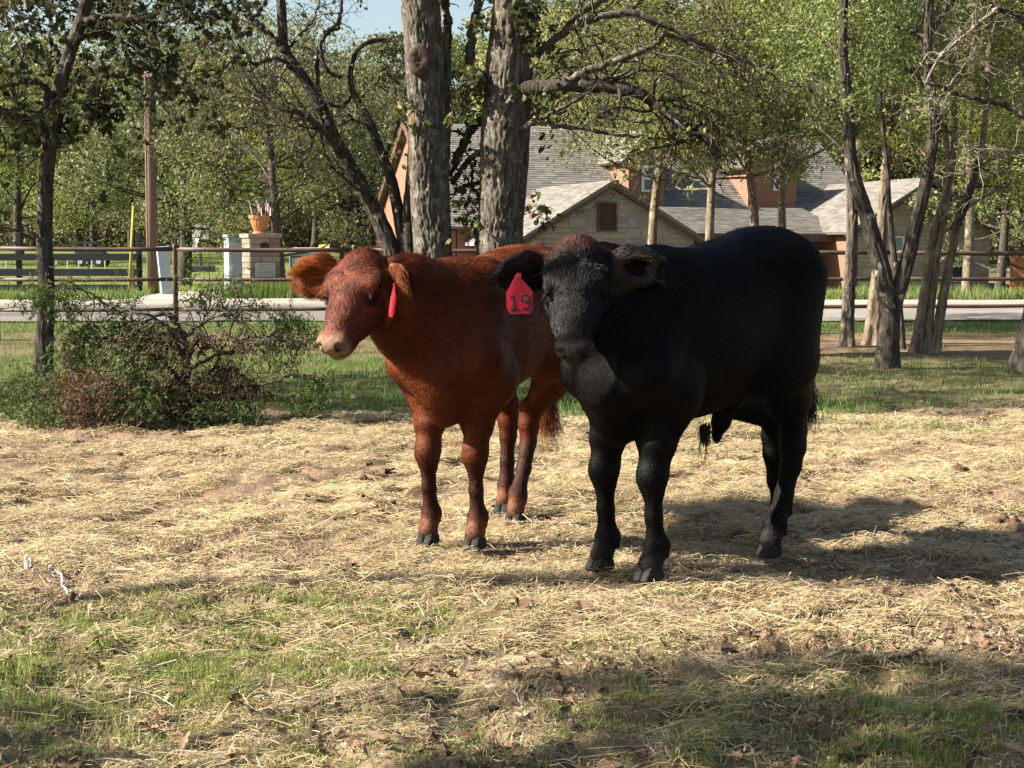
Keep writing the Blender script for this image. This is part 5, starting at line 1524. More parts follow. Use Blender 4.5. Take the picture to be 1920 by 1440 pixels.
class Field:
    """a body grown as one smooth surface from tapered limbs and swellings on a grid"""
    def __init__(s, xs, ys, zs):
        s.ax = [np.asarray(a, dtype=np.float32) for a in (xs, ys, zs)]
        s.F = np.full((len(xs), len(ys), len(zs)), 0.25, dtype=np.float32)

    def _sub(s, lo, hi):
        sl = []
        for a, l, h in zip(s.ax, lo, hi):
            i, j = np.searchsorted(a, l), np.searchsorted(a, h)
            if j - i < 2: return None, None
            sl.append(slice(i, j))
        g = np.meshgrid(*[a[q] for a, q in zip(s.ax, sl)], indexing='ij', sparse=True)
        return tuple(sl), g

    def _put(s, sl, d, k, cut=False):
        if cut: s.F[sl] = -smin(-s.F[sl], d, k)
        else: s.F[sl] = smin(s.F[sl], d, k)

    def cone(s, a, b, ra, rb, k=0.04, flat=None, cut=False):
        a, b = np.asarray(a, float), np.asarray(b, float)
        m = max(ra, rb) * 1.25 + 0.07
        sl, g = s._sub(np.minimum(a, b) - m, np.maximum(a, b) + m)
        if sl is None: return s
        p = [gi - ai for gi, ai in zip(g, a)]
        ab = b - a
        t = np.clip((p[0] * ab[0] + p[1] * ab[1] + p[2] * ab[2]) / max(1e-9, ab @ ab), 0, 1)
        q = [pi - t * abi for pi, abi in zip(p, ab)]
        if flat is not None:
            n, f = np.asarray(flat[0], float), flat[1]
            n = n / np.linalg.norm(n)
            dn = (q[0] * n[0] + q[1] * n[1] + q[2] * n[2]) * (1 / f - 1)
            q = [qi + dn * ni for qi, ni in zip(q, n)]
        t2 = t * t * (3 - 2 * t)
        d = np.sqrt(q[0] ** 2 + q[1] ** 2 + q[2] ** 2) - (ra + (rb - ra) * t2)
        if flat is not None: d = d * min(1, flat[1] * 1.15)
        s._put(sl, d, k, cut)
        return s

    def chain(s, pts, rs, k=0.03, flat=None):
        for i in range(len(pts) - 1):
            s.cone(pts[i], pts[i + 1], rs[i], rs[i + 1], k, flat)
        return s

    def ell(s, c, r, k=0.04, M=None, cut=False):
        c, r = np.asarray(c, float), np.asarray(r, float)
        m = max(r) + 0.07
        sl, g = s._sub(c - m, c + m)
        if sl is None: return s
        p = [gi - ci for gi, ci in zip(g, c)]
        if M is not None:   # columns of M are the ellipsoid's own axes
            p = [p[0] * M[0][i] + p[1] * M[1][i] + p[2] * M[2][i] for i in range(3)]
        k0 = np.sqrt(sum((pi / ri) ** 2 for pi, ri in zip(p, r)))
        k1 = np.sqrt(sum((pi / ri ** 2) ** 2 for pi, ri in zip(p, r))) + 1e-6
        s._put(sl, k0 * (k0 - 1) / k1, k, cut)
        return s

    def trunk(s, st, k=0.05):
        """st: rows x, z middle, half height, half width, squareness"""
        st = np.asarray(st, float)
        sl, g = s._sub((st[0, 0] - 0.1, -0.6, 0.1), (st[-1, 0] + 0.1, 0.6, 1.6))
        x = g[0]
        xs = np.linspace(st[0, 0], st[-1, 0], 80)
        def sp(j):   # smooth through the stations
            y = np.interp(xs, st[:, 0], st[:, j])
            for _ in range(2):
                y = np.convolve(np.pad(y, 4, mode='edge'), np.ones(9) / 9, mode='valid')
            return np.interp(x, xs, y)
        cz, hh, hw, pw = sp(1), sp(2), sp(3), sp(4)
        uy, uz = np.abs(g[1]) / hw, np.abs(g[2] - cz) / hh
        rr = (uy ** pw + uz ** pw) ** (1 / pw)
        d = (rr - 1) * np.minimum(hh, hw)
        ex = np.maximum(st[0, 0] - x, x - st[-1, 0])
        d = np.maximum(d, ex)
        s._put(sl, d, k)
        return s

    def surface(s):
        F = s.F
        X, Y, Z = s.ax
        sh = tuple(n - 1 for n in F.shape)
        ins = F < 0
        cnt = np.zeros(sh, dtype=np.int8)
        for o in np.ndindex(2, 2, 2):
            cnt += ins[o[0]:o[0] + sh[0], o[1]:o[1] + sh[1], o[2]:o[2] + sh[2]]
        I, J, K = np.nonzero((cnt > 0) & (cnt < 8))
        idx = np.full(sh, -1, dtype=np.int32)
        idx[I, J, K] = np.arange(len(I))
        acc = np.zeros((len(I), 3)); num = np.zeros(len(I))
        C = [(0, 0, 0), (1, 0, 0), (0, 1, 0), (1, 1, 0), (0, 0, 1), (1, 0, 1), (0, 1, 1), (1, 1, 1)]
        for a in range(8):
            for b in range(a + 1, 8):
                if sum(abs(p - q) for p, q in zip(C[a], C[b])) != 1: continue
                fa = F[I + C[a][0], J + C[a][1], K + C[a][2]]
                fb = F[I + C[b][0], J + C[b][1], K + C[b][2]]
                m = (fa < 0) != (fb < 0)
                t = np.where(m, fa / np.where(m, fa - fb, 1), 0)
                pa = np.stack([X[I + C[a][0]], Y[J + C[a][1]], Z[K + C[a][2]]], 1)
                pb = np.stack([X[I + C[b][0]], Y[J + C[b][1]], Z[K + C[b][2]]], 1)
                acc += np.where(m[:, None], pa + (pb - pa) * t[:, None], 0)
                num += m
        V = acc / num[:, None]
        Q = []
        for ax in range(3):
            n = list(F.shape)
            s0 = [slice(1, n[i] - 1) for i in range(3)]
            s0[ax] = slice(0, n[ax] - 1)
            s1 = list(s0); s1[ax] = slice(1, n[ax])
            A, B = ins[tuple(s0)], ins[tuple(s1)]
            ii = np.stack(np.nonzero(A != B), 1)
            if len(ii) == 0: continue
            up = A[tuple(ii.T)]
            off = np.array([1, 1, 1]); off[ax] = 0
            ii = ii + off
            u, v = (ax + 1) % 3, (ax + 2) % 3
            eu, ev = np.eye(3, dtype=int)[u], np.eye(3, dtype=int)[v]
            q = np.stack([idx[tuple((ii - eu - ev).T)], idx[tuple((ii - ev).T)], idx[tuple(ii.T)], idx[tuple((ii - eu).T)]], 1)
            q[~up] = q[~up][:, ::-1]
            Q.append(q)
        Q = np.concatenate(Q)
        # two light relaxing passes take the grid's steps out
        for lam in (0.5, -0.32, 0.5, -0.32):
            S = np.zeros_like(V); c = np.zeros(len(V))
            for a, b in ((0, 1), (1, 2), (2, 3), (3, 0)):
                np.add.at(S, Q[:, a], V[Q[:, b]]); np.add.at(S, Q[:, b], V[Q[:, a]])
                np.add.at(c, Q[:, a], 1); np.add.at(c, Q[:, b], 1)
            V = V + lam * (S / c[:, None] - V)
        return V, Q


def axis_fine(lo, hi, step, flo, fhi, fstep):
    out = [lo]
    while out[-1] < hi:
        x = out[-1]
        w = min(1, max(0, max(flo - x, x - fhi) / 0.08))
        out.append(x + fstep + (step - fstep) * w)
    return np.array(out)


def make_calf(P):
    """P: measures of one calf in its own frame: x forwards from the fore hooves, y to its left, z up"""
    h2 = P['half_stance']
    # head frame in the calf's frame
    O, hx = np.asarray(P['poll'], float), unit(P['nose_dir'])
    hz = unit(np.asarray(P.get('face_up', (0, 0, 1))) - hx * np.dot(P.get('face_up', (0, 0, 1)), hx))
    hy = np.cross(hz, hx)
    HM = np.stack([hx, hy, hz], 1)
    HS = P.get('head_scale', 1.0)
    hw = P.get('head_wide', 1.0)
    H = lambda *p: O + HM @ (np.asarray(p, float) * (HS, HS * hw, HS))
    HE = HM * np.array([1, 1 / hw, 1])[None]      # the head's swellings, widened alike

    lo = np.minimum(O, H(0.5, 0, 0)) - 0.16
    hi = np.maximum(O, H(0.5, 0, 0)) + 0.16
    X = axis_fine(-1.32, 0.85, 0.0105, lo[0], hi[0], 0.0055)
    Y = axis_fine(-0.55, 0.55, 0.0105, lo[1], hi[1], 0.0055)
    Z = axis_fine(0.03, 1.56, 0.0105, lo[2], hi[2], 0.0055)
    B = Field(X, Y, Z)
    # ---- trunk
    B.trunk(P['trunk'], k=0.05)
    w = P['wid']; lg = P.get('leg', 1.0)
    for sd in (1, -1):
        y = sd * h2
        kf, ph, ho = P['fore'][0 if sd > 0 else 1]     # offsets (x) of knee, hoof and forearm bend
        # shoulder blade, shoulder point, upper arm
        B.cone((-0.16, sd * 0.10 * w, 1.12), (0.06, sd * 0.165 * w, 0.80), 0.10, 0.105, 0.07, flat=((0, 1, 0), 0.8))
        B.cone((0.06, sd * 0.165 * w, 0.80), (-0.07, sd * 0.165 * w, 0.70), 0.095, 0.10, 0.06)
        B.chain([(-0.07, sd * 0.16 * w, 0.76), (-0.045, sd * (0.06 * w + h2 * 0.6), 0.63), (kf - 0.018, y * 1.02, 0.53), (kf - 0.003, y, 0.44), (kf + 0.004, y, 0.40), (kf, y, 0.35)],
                [0.112, 0.090 * lg, 0.073 * lg, 0.055 * lg, 0.054 * lg, 0.044 * lg], 0.035)
        B.ell((kf + 0.018, y, 0.40), (0.042 * lg, 0.050 * lg, 0.060), 0.03)                       # knee cap
        B.chain([(kf, y, 0.36), (kf - 0.004, y, 0.25), (ph - 0.022, y, 0.135)], [0.044 * lg, 0.036 * lg, 0.040 * lg], 0.02, flat=((0, 1, 0), 0.97))
        B.ell((ph - 0.025, y, 0.135), (0.054 * lg, 0.050 * lg, 0.042), 0.02)                        # fetlock
        B.cone((ph - 0.055, y - 0.018, 0.10), (ph - 0.06, y + 0.018, 0.095), 0.014, 0.014, 0.015)  # dew claws
        B.chain([(ph - 0.018, y, 0.12), (ph + 0.012, y, 0.062)], [0.045 * lg, 0.050 * lg], 0.02)
        # ---- hind leg
        hk, hb, hy_ = P['hind'][0 if sd > 0 else 1]    # hock x, hoof x, y
        ym = sd * (0.13 * w * 0.5 + abs(hy_) * 0.5)
        zr = P['rump_z']; q_ = P.get('rear', 0.0)
        B.cone((-0.93 + q_, sd * 0.12 * w, zr - 0.20), (-0.86 + q_, sd * 0.165 * w, 0.84), 0.17, 0.165, 0.08, flat=((0, 1, 0), 0.82))
        B.cone((-0.80, sd * 0.17 * w, zr - 0.19), (-0.67, sd * 0.20 * w, 0.76), 0.13, 0.10, 0.07, flat=((0, 1, 0), 0.8))
        B.chain([(-0.74, sd * 0.18 * w, 0.80), (-0.78, sd * 0.165 * w, 0.66), (hk + 0.02, ym, 0.52)], [0.135, 0.105 * lg, 0.055 * lg], 0.05, flat=((0, 1, 0), 0.82))
        B.cone((-0.97 + q_, sd * 0.14 * w, 0.82), (hk - 0.01, hy_, 0.54), 0.10, 0.035, 0.06, flat=((0, 1, 0), 0.8))
        B.chain([(hk + 0.025, hy_, 0.53), (hk + 0.018, hy_, 0.45), (hk + 0.022, hy_, 0.37)], [0.052 * lg, 0.055 * lg, 0.046 * lg], 0.025)
        B.cone((hk - 0.035, hy_, 0.525), (hk - 0.02, hy_, 0.43), 0.028, 0.032, 0.025)     # point of the hock
        B.chain([(hk + 0.022, hy_, 0.38), (hk * 0.6 + hb * 0.4 + 0.01, hy_, 0.25), (hb - 0.022, hy_, 0.14)], [0.045 * lg, 0.039 * lg, 0.043 * lg], 0.02)
        B.ell((hb - 0.025, hy_, 0.138), (0.053 * lg, 0.049 * lg, 0.045), 0.02)
        B.cone((hb - 0.058, hy_ - 0.018, 0.10), (hb - 0.06, hy_ + 0.018, 0.095), 0.014, 0.014, 0.015)
        B.chain([(hb - 0.018, hy_, 0.12), (hb + 0.012, hy_, 0.062)], [0.045 * lg, 0.048 * lg], 0.02)
        # hip bone and pin bone
        B.ell((-0.66, sd * 0.165 * w, zr - 0.135), (0.07, 0.04, 0.04), 0.06)
        B.ell((-1.07 + q_, sd * 0.085 * w, zr - 0.13), (0.055, 0.05, 0.06), 0.05)
    # ---- brisket, chest, flank, sheath
    B.ell((0.10, 0, 0.76), (0.13, 0.135 * w, 0.17), 0.07)
    B.ell((0.07, 0, P['brisket_z'] + 0.105), (0.10, 0.062, 0.115), 0.06)
    B.cone((-0.30, 0, P['belly_z'] + 0.08), (-0.62, 0, P['belly_z'] + 0.09), 0.07, 0.06, 0.06)
    if P.get('sheath'):
        B.chain([(-0.60, 0, P['belly_z'] + 0.04), (-0.56, 0, P['belly_z'] - 0.03), (-0.53, 0, P['belly_z'] - 0.10)], [0.05, 0.035, 0.022], 0.03)
    # tail
    zr = P['rump_z']
    q_ = P.get('rear', 0.0)
    tl = [(-1.03 + q_, 0, zr - 0.035), (-1.125 + q_, 0, zr - 0.06), (-1.165 + q_, 0.01, zr - 0.16), (-1.15 + q_, P['tail_y'] * 0.5, zr - 0.40), (-1.13 + q_, P['tail_y'], P.get('tail_z', .56) + .14), (-1.12 + q_, P['tail_y'], P.get('tail_z', .56))]
    B.chain(tl, [0.045, 0.036, 0.028, 0.022, 0.018, 0.012], 0.025)
    # ---- neck
    nb = np.asarray(P['neck_base'], float)
    thr = H(0.09, 0, -0.15)
    nk = H(0.015, 0, -0.088)
    nmid = (nb + nk) / 2 + np.asarray(P.get('neck_bend', (0, 0, 0.0)))
    lat = unit(np.cross((nk - nb), (0, 0, 1)))
    B.chain([nb, nmid, nk], [0.205, 0.145, 0.088], 0.07, flat=(lat, 0.72))
    tk = P.get('throat', 1.0)
    B.chain([nb + (0.03, 0, -0.20), (nb + thr) / 2 + (0.03 * tk, 0, -0.09), thr], [0.128, 0.080 * tk, 0.055 * tk], 0.09, flat=(lat, 0.62))
    B.chain([(0.07, 0, 0.80), (nb * 0.4 + thr * 0.6) + np.array((-0.01, 0, -0.14)), thr], [0.06, 0.028, 0.025], 0.05)   # dewlap
    B.chain([(-0.12, 0, P['withers_z'] - 0.09), (nb + nk) / 2 + (0, 0, 0.060), nk], [0.08, 0.07, 0.06], 0.07)   # crest
    # ---- head
    s = HS
    B.ell(H(0.075, 0, -0.035), np.array((0.115, 0.098, 0.088)) * s, 0.03, HE)
    B.ell(H(0.012, 0, 0.014), np.array((0.052, 0.062, 0.042)) * s, 0.04, HE)                              # poll
    B.chain([H(0.06, 0, -0.02), H(0.17, 0, -0.012), H(0.27, 0, -0.018), H(0.40, 0, -0.042)], np.array((0.085, 0.084, 0.066, 0.053)) * s, 0.03, flat=(hz, 0.8))
    B.ell(H(0.12, 0, 0.028), np.array((0.09, 0.066, 0.030)) * s, 0.04, HE)
    for sd in (1, -1):
        B.ell(H(0.135, sd * 0.072, 0.022), np.array((0.052, 0.034, 0.026)) * s, 0.025, HE)                 # brow
        B.ell(H(0.172, sd * 0.086, -0.010), np.array((0.034, 0.022, 0.028)) * s, 0.02, HE)
        B.chain([H(0.08, sd * 0.058, -0.125), H(0.17, sd * 0.055, -0.105), H(0.27, sd * 0.042, -0.088), H(0.375, sd * 0.026, -0.088)], np.array((0.055, 0.052, 0.040, 0.030)) * s, 0.035)
        B.cone(H(0.20, sd * 0.070, -0.045), H(0.30, sd * 0.046, -0.050), 0.026 * s, 0.022 * s, 0.03)        # cheek ridge
        B.ell(H(0.405, sd * 0.036, -0.040), np.array((0.032, 0.024, 0.033)) * s, 0.028, HE)                 # nostril wing
    B.ell(H(0.414, 0, -0.056), np.array((0.032, 0.050, 0.036)) * s, 0.03, HE)
    B.ell(H(0.395, 0, -0.102), np.array((0.050, 0.046, 0.022)) * s, 0.018, HE)                              # lower lip
    for sd in (1, -1):
        B.ell(H(0.190, sd * 0.100, -0.012), np.array((0.026, 0.016, 0.017)) * s, 0.010, HE, cut=True)       # eye socket
        B.cone(H(0.446, sd * 0.036, -0.024), H(0.426, sd * 0.058, -0.050), 0.0135 * s, 0.0095 * s, 0.007, cut=True)    # nostril
        B.cone(H(0.467, sd * 0.004, -0.086), H(0.37, sd * 0.062, -0.080), 0.0045 * s, 0.004 * s, 0.008, cut=True)   # mouth
    B.cone(H(0.470, 0, -0.03), H(0.462, 0, -0.075), 0.005 * s, 0.004 * s, 0.012, cut=True)
    for sd in (1, -1):      # eyelids
        B.ell(H(0.186, sd * 0.092, 0.006), np.array((0.027, 0.009, 0.006)) * s, 0.006, HE)
        B.ell(H(0.192, sd * 0.092, -0.029), np.array((0.022, 0.010, 0.006)) * s, 0.006, HE)
    # ---- ears
    ears = []
    for sd, (ed, en, EL, EW) in ((1, P['ears'][0]), (-1, P['ears'][1])):
        ed = unit(ed)
        en = unit(np.asarray(en, float) - ed * np.dot(en, ed))
        ew = np.cross(en, ed)
        EM = np.stack([ed, ew, en], 1)
        b0 = H(*P.get('ear_base', (0.045, 0.088, -0.035)), ) if sd > 0 else H(0.045, -0.088, -0.035)
        c = b0 + ed * (0.035 + EL / 2)
        B.cone(H(0.05, sd * 0.07, -0.04), b0 + ed * 0.05, 0.042 * s, 0.028, 0.03)
        B.chain([b0 + ed * 0.02, b0 + ed * EL * 0.42, b0 + ed * EL * 0.78, b0 + ed * (EL + 0.03) - en * 0.01], [0.034, EW * 0.50, EW * 0.40, EW * 0.13], 0.02, flat=(en, 0.36))
        B.ell(c + en * 0.032 - ed * 0.012, (EL * 0.42, EW * 0.36, 0.036), 0.010, EM, cut=True)
        ears.append((c, ed, en, ew, EL, EW))
    V, Q = B.surface()
    return V, Q, dict(H=H, HM=HM, O=O, ears=ears, tail_end=np.array(tl[-1]), tail=tl, s=HS)


def vertex_normals(V, Q):
    a, b, c, d = (V[Q[:, i]] for i in range(4))
    n = np.cross(c - a, d - b)
    N = np.zeros_like(V)
    for i in range(4):
        np.add.at(N, Q[:, i], n)
    return N / (np.linalg.norm(N, axis=1)[:, None] + 1e-9)


def hide_material(name, rough, sheen, spec):
    m, nt, b = mat_new(name)
    L = nt.links.new
    at_ = nt.nodes.new('ShaderNodeAttribute'); at_.attribute_name = 'tint'
    tc = nt.nodes.new('ShaderNodeTexCoord')
    nz = nt.nodes.new('ShaderNodeTexNoise')
    nz.inputs['Scale'].default_value = 60; nz.inputs['Detail'].default_value = 6
    L(tc.outputs['Object'], nz.inputs['Vector'])
    mr = nt.nodes.new('ShaderNodeMapRange')
    mr.inputs[1].default_value = 0.3; mr.inputs[2].default_value = 0.7
    mr.inputs[3].default_value = 0.65; mr.inputs[4].default_value = 1.25
    L(nz.outputs['Fac'], mr.inputs[0])
    mx = nt.nodes.new('ShaderNodeMixRGB'); mx.blend_type = 'MULTIPLY'; mx.inputs[0].default_value = 1
    L(at_.outputs['Color'], mx.inputs[1]); L(mr.outputs[0], mx.inputs[2])
    L(mx.outputs[0], b.inputs['Base Color'])
    b.inputs['Roughness'].default_value = rough
    b.inputs['Specular IOR Level'].default_value = spec
    bp = nt.nodes.new('ShaderNodeBump')
    bp.inputs['Distance'].default_value = 0.0012
    L(nz.outputs['Fac'], bp.inputs['Height'])
    L(bp.outputs[0], b.inputs['Normal'])
    return m


def fur_material(name, rough, spec):
    m, nt, b = mat_new(name)
    L = nt.links.new
    at_ = nt.nodes.new('ShaderNodeAttribute'); at_.attribute_name = 'tint'
    L(at_.outputs['Color'], b.inputs['Base Color'])
    b.inputs['Roughness'].default_value = rough
    b.inputs['Specular IOR Level'].default_value = spec
    return m


def hair_object(name, P, rad, col, mat_, parent):
    """P (n,k,3) strand points, rad (n,k), col (n,3)"""
    n, k = P.shape[:2]
    hc = bpy.data.hair_curves.new(name)
    hc.add_curves([k] * n)
    hc.attributes['position'].data.foreach_set('vector', P.astype(np.float32).ravel())
    ra = hc.attributes.get('radius') or hc.attributes.new('radius', 'FLOAT', 'POINT')
    ra.data.foreach_set('value', rad.astype(np.float32).ravel())
    ca = hc.attributes.new('tint', 'FLOAT_COLOR', 'CURVE')
    c4 = np.ones((n, 4), dtype=np.float32); c4[:, :3] = col
    ca.data.foreach_set('color', c4.ravel())
    hc.materials.append(mat_)
    o = bpy.data.objects.new(name, hc)
    COL.objects.link(o)
    o.parent = parent
    return o


def grow_coat(V, Q, N, info, n, tintf, lenf, P, mat_, parent, radius=0.00075, seed=3):
    g = np.random.default_rng(seed)
    a, b, c, d = (V[Q[:, i]] for i in range(4))
    area = np.linalg.norm(np.cross(c - a, d - b), axis=1) / 2
    cen = (a + b + c + d) / 4
    wgt = area * lenf(cen, info)[1]
    f = g.choice(len(Q), n, p=wgt / wgt.sum())
    u, v = g.random((n, 1)), g.random((n, 1))
    pos = (a[f] * (1 - u) + b[f] * u) * (1 - v) + (d[f] * (1 - u) + c[f] * u) * v
    nr = sum(N[Q[f, i]] for i in range(4)); nr /= np.linalg.norm(nr, axis=1)[:, None] + 1e-9
    # lie of the coat: backwards and down on the trunk, down the legs, from the poll down the face
    flow = np.tile(np.array([-0.9, 0, -0.55]), (n, 1))
    low = pos[:, 2] < 0.62
    flow[low] = (-0.15, 0, -1)
    rel = (pos - info['O']) @ info['HM']
    hd = (rel[:, 0] > -0.03) & (rel[:, 0] < 0.5) & (np.abs(rel[:, 1]) < 0.16) & (rel[:, 2] > -0.22) & (rel[:, 2] < 0.12)
    w = np.clip((rel[:, 0] - 0.10) / 0.08, -1, 1)[:, None]
    flow[hd] = (info['HM'][:, 0][None] * w[hd] + info['HM'][:, 2][None] * 0.25 + info['HM'][:, 1][None] * (np.clip(rel[hd, 1] / .04, -1, 1) * 0.45)[:, None])
    for (ec, ed, en, ew, EL, EW) in info['ears']:
        q = pos - ec
        m = (np.abs(q @ ed) < EL * 0.62) & (np.abs(q @ ew) < EW * 0.7) & (np.abs(q @ en) < 0.06)
        flow[m] = ed[None] * 0.8 + ew[None] * (np.sign(q[m] @ ew) * 0.7)[:, None] + (0, 0, -0.35)
    # soft whorls
    sw = np.stack([fbm(pos[:, 0] * 9 + 3 * j, pos[:, 2] * 9 + pos[:, 1] * 7, 2, 40 + j) - 0.5 for j in range(3)], 1)
    flow = flow + sw * 1.1 + g.normal(0, 0.10, (n, 3))
    flow -= nr * (flow * nr).sum(1)[:, None]
    flow /= np.linalg.norm(flow, axis=1)[:, None] + 1e-9
    ln, _, lift = lenf(pos, info)
    ln = ln * g.uniform(0.6, 1.25, n)
    lift = lift * g.uniform(0.6, 1.5, n)
    d0 = flow + nr * lift[:, None]; d0 /= np.linalg.norm(d0, axis=1)[:, None]
    d1 = flow + nr * (lift * 0.35)[:, None] + np.array([0, 0, -0.25]) + g.normal(0, 0.07, (n, 3)); d1 /= np.linalg.norm(d1, axis=1)[:, None]
    p0 = pos - nr * 0.002
    p1 = p0 + d0 * (ln * 0.5)[:, None]
    p2 = p1 + d1 * (ln * 0.5)[:, None]
    PP = np.stack([p0, p1, p2], 1)
    rad = np.stack([np.full(n, radius), np.full(n, radius * 0.8), np.full(n, radius * 0.25)], 1)
    tuft = fbm(pos[:, 0] * 30 + pos[:, 1] * 21, pos[:, 2] * 17 - pos[:, 1] * 19, 2, 90)[:, None]
    col = tintf(pos, nr, info) * g.uniform(0.75, 1.3, (n, 1)) * (0.40 + 1.2 * tuft)
    return hair_object('coat', PP, rad, col, mat_, parent)


HOOF_M = mat('hoof_horn', (0.010, 0.0095, 0.009), 0.7, (0.034, 0.031, 0.027), scale=40, bump=0.002, stretch=(1, 1, 5), spec=0.12)


def hoof(parent, x, y, z0, yaw, sc=1.0):
    """cloven hoof: two claws"""
    for sd in (1, -1):
        prof = [(-0.040, 0.0), (-0.046, 0.028), (-0.035, 0.062), (0.022, 0.075), (0.048, 0.040), (0.068, 0.006), (0.064, 0.0)]
        m = MB()
        V, n = [], len(prof)
        for t, iy in ((-1, 0.75), (-0.5, 0.97), (0.3, 1.0), (0.85, 0.93), (1.0, 0.78)):
            for (px, pz) in prof:
                sx = (px - 0.005) * iy + 0.005
                V.append((sx * sc, (0.0265 * sd + t * 0.0245 * (1 - 0.35 * max(0, pz) / 0.075 * (t * sd > 0)) - 0.007 * sd * max(0, px / 0.07)) * sc, pz * (0.9 + 0.1 * iy) * sc))
        Q = []
        for r in range(4):
            for k in range(n):
                q = [r * n + k, r * n + (k + 1) % n, (r + 1) * n + (k + 1) % n, (r + 1) * n + k]
                Q.append(q)
        T = [[0, k + 1, k] for k in range(1, n - 1)] + [[4 * n, 4 * n + k, 4 * n + k + 1] for k in range(1, n - 1)]
        m.add(V, Q, T)
        o = m.build('hoof', HOOF_M, parent, smooth=True, loc=(x, y, z0), rot=(0, 0, yaw))
        s_ = o.modifiers.new('sub', 'SUBSURF'); s_.levels = 1; s_.render_levels = 1


EYE_M, _nt, _b = mat_new('eye_dark')
_b.inputs['Base Color'].default_value = (0.004, 0.003, 0.0025, 1); _b.inputs['Roughness'].default_value = 0.25; _b.inputs['Specular IOR Level'].default_value = 0.05
TAG_M = mat('tag_plastic', (0.27, 0.007, 0.021), 0.5, (0.35, 0.015, 0.034), scale=9, spec=0.2, wear=(0.30, 0.03, 0.035), wear_scale=14)
TAGINK_M = mat('tag_ink', (0.012, 0.008, 0.01), 0.6)


def ball(name, c, r, mat_, parent, n=12):
    m = MB()
    V = [(0, 0, r)] + [(r * math.sin(math.pi * i / n) * math.cos(2 * math.pi * j / 16), r * math.sin(math.pi * i / n) * math.sin(2 * math.pi * j / 16), r * math.cos(math.pi * i / n)) for i in range(1, n) for j in range(16)] + [(0, 0, -r)]
    Q = [[1 + i * 16 + j, 1 + (i + 1) * 16 + j, 1 + (i + 1) * 16 + (j + 1) % 16, 1 + i * 16 + (j + 1) % 16] for i in range(n - 2) for j in range(16)]
    T = [[0, 1 + j, 1 + (j + 1) % 16] for j in range(16)] + [[len(V) - 1, 1 + (n - 2) * 16 + (j + 1) % 16, 1 + (n - 2) * 16 + j] for j in range(16)]
    m.add(V, Q, T)
    return m.build(name, mat_, parent, smooth=True, loc=tuple(c))


def ear_tag(parent, c, along, face, txt, L=0.105, W=0.072):
    """hanging tag: narrow neck, wide body, printed number; along = its downward axis, face = way it faces"""
    a, n = unit(along), unit(np.asarray(face, float) - unit(along) * np.dot(face, unit(along)))
    w = np.cross(a, n)
    out = [(-0.008, 0), (-0.010, 0.20 * L), (-0.016, 0.32 * L), (-0.5 * W, 0.46 * L), (-0.5 * W, L - 0.02), (-0.5 * W + 0.014, L), (0.5 * W - 0.014, L), (0.5 * W, L - 0.02), (0.5 * W, 0.46 * L), (0.016, 0.32 * L), (0.010, 0.20 * L), (0.008, 0)]
    bend = lambda v: 0.35 * (v - 0.03) ** 2
    F_ = [np.asarray(c) + a * v + w * u + n * (0.0012 + bend(v)) for u, v in out]
    m = MB()
    m.prism(F_[::-1], (0, 0, 0), n * -0.0024)
    t = m.build('ear_tag', TAG_M, parent)
    b = MB(); b.tube([np.asarray(c) + a * 0.008 + n * -0.012, np.asarray(c) + a * 0.008 + n * 0.006], 0.007, 8)
    b.build('tag_button', TAG_M, t)
    if txt:
        base = lambda u, v: np.asarray(c) + a * v - w * u + n * (0.0026 + bend(v))
        hgt, wd = 0.34 * L, 0.30 * W
        ctr = 0.72 * L
        glyph = {'1': [[(-0.45, -0.28), (0.0, -0.5), (0.0, 0.5)], [(-0.45, 0.5), (0.45, 0.5)]],
                 '9': [[(0.5 * math.cos(t), -0.24 + 0.26 * math.sin(t)) for t in np.linspace(0, 2 * math.pi, 15)], [(0.5, -0.24), (0.5, 0.12), (0.34, 0.42), (0.0, 0.5), (-0.4, 0.42)]]}
        m = MB()
        for k_, ch in enumerate(txt):
            u0 = (k_ - (len(txt) - 1) / 2) * wd * 1.45
            for st in glyph[ch]:
                for (p0, p1) in zip(st[:-1], st[1:]):
                    m.bar(base(u0 + p0[0] * wd, ctr + p0[1] * hgt), base(u0 + p1[0] * wd, ctr + p1[1] * hgt), 0.0072, 0.0012, up=tuple(n))
        m.build('tag_number', TAGINK_M, t)
    else:
        m = MB()
        for v in (0.06, 0.075, 0.088):
            m.box(np.asarray(c) + a * v + n * (0.002 + bend(v)), (0.004, 0.004, 0.001), Matrix((Vector(w), Vector(a), Vector(n))).transposed())
        m.build('tag_number', TAGINK_M, t)
    return t


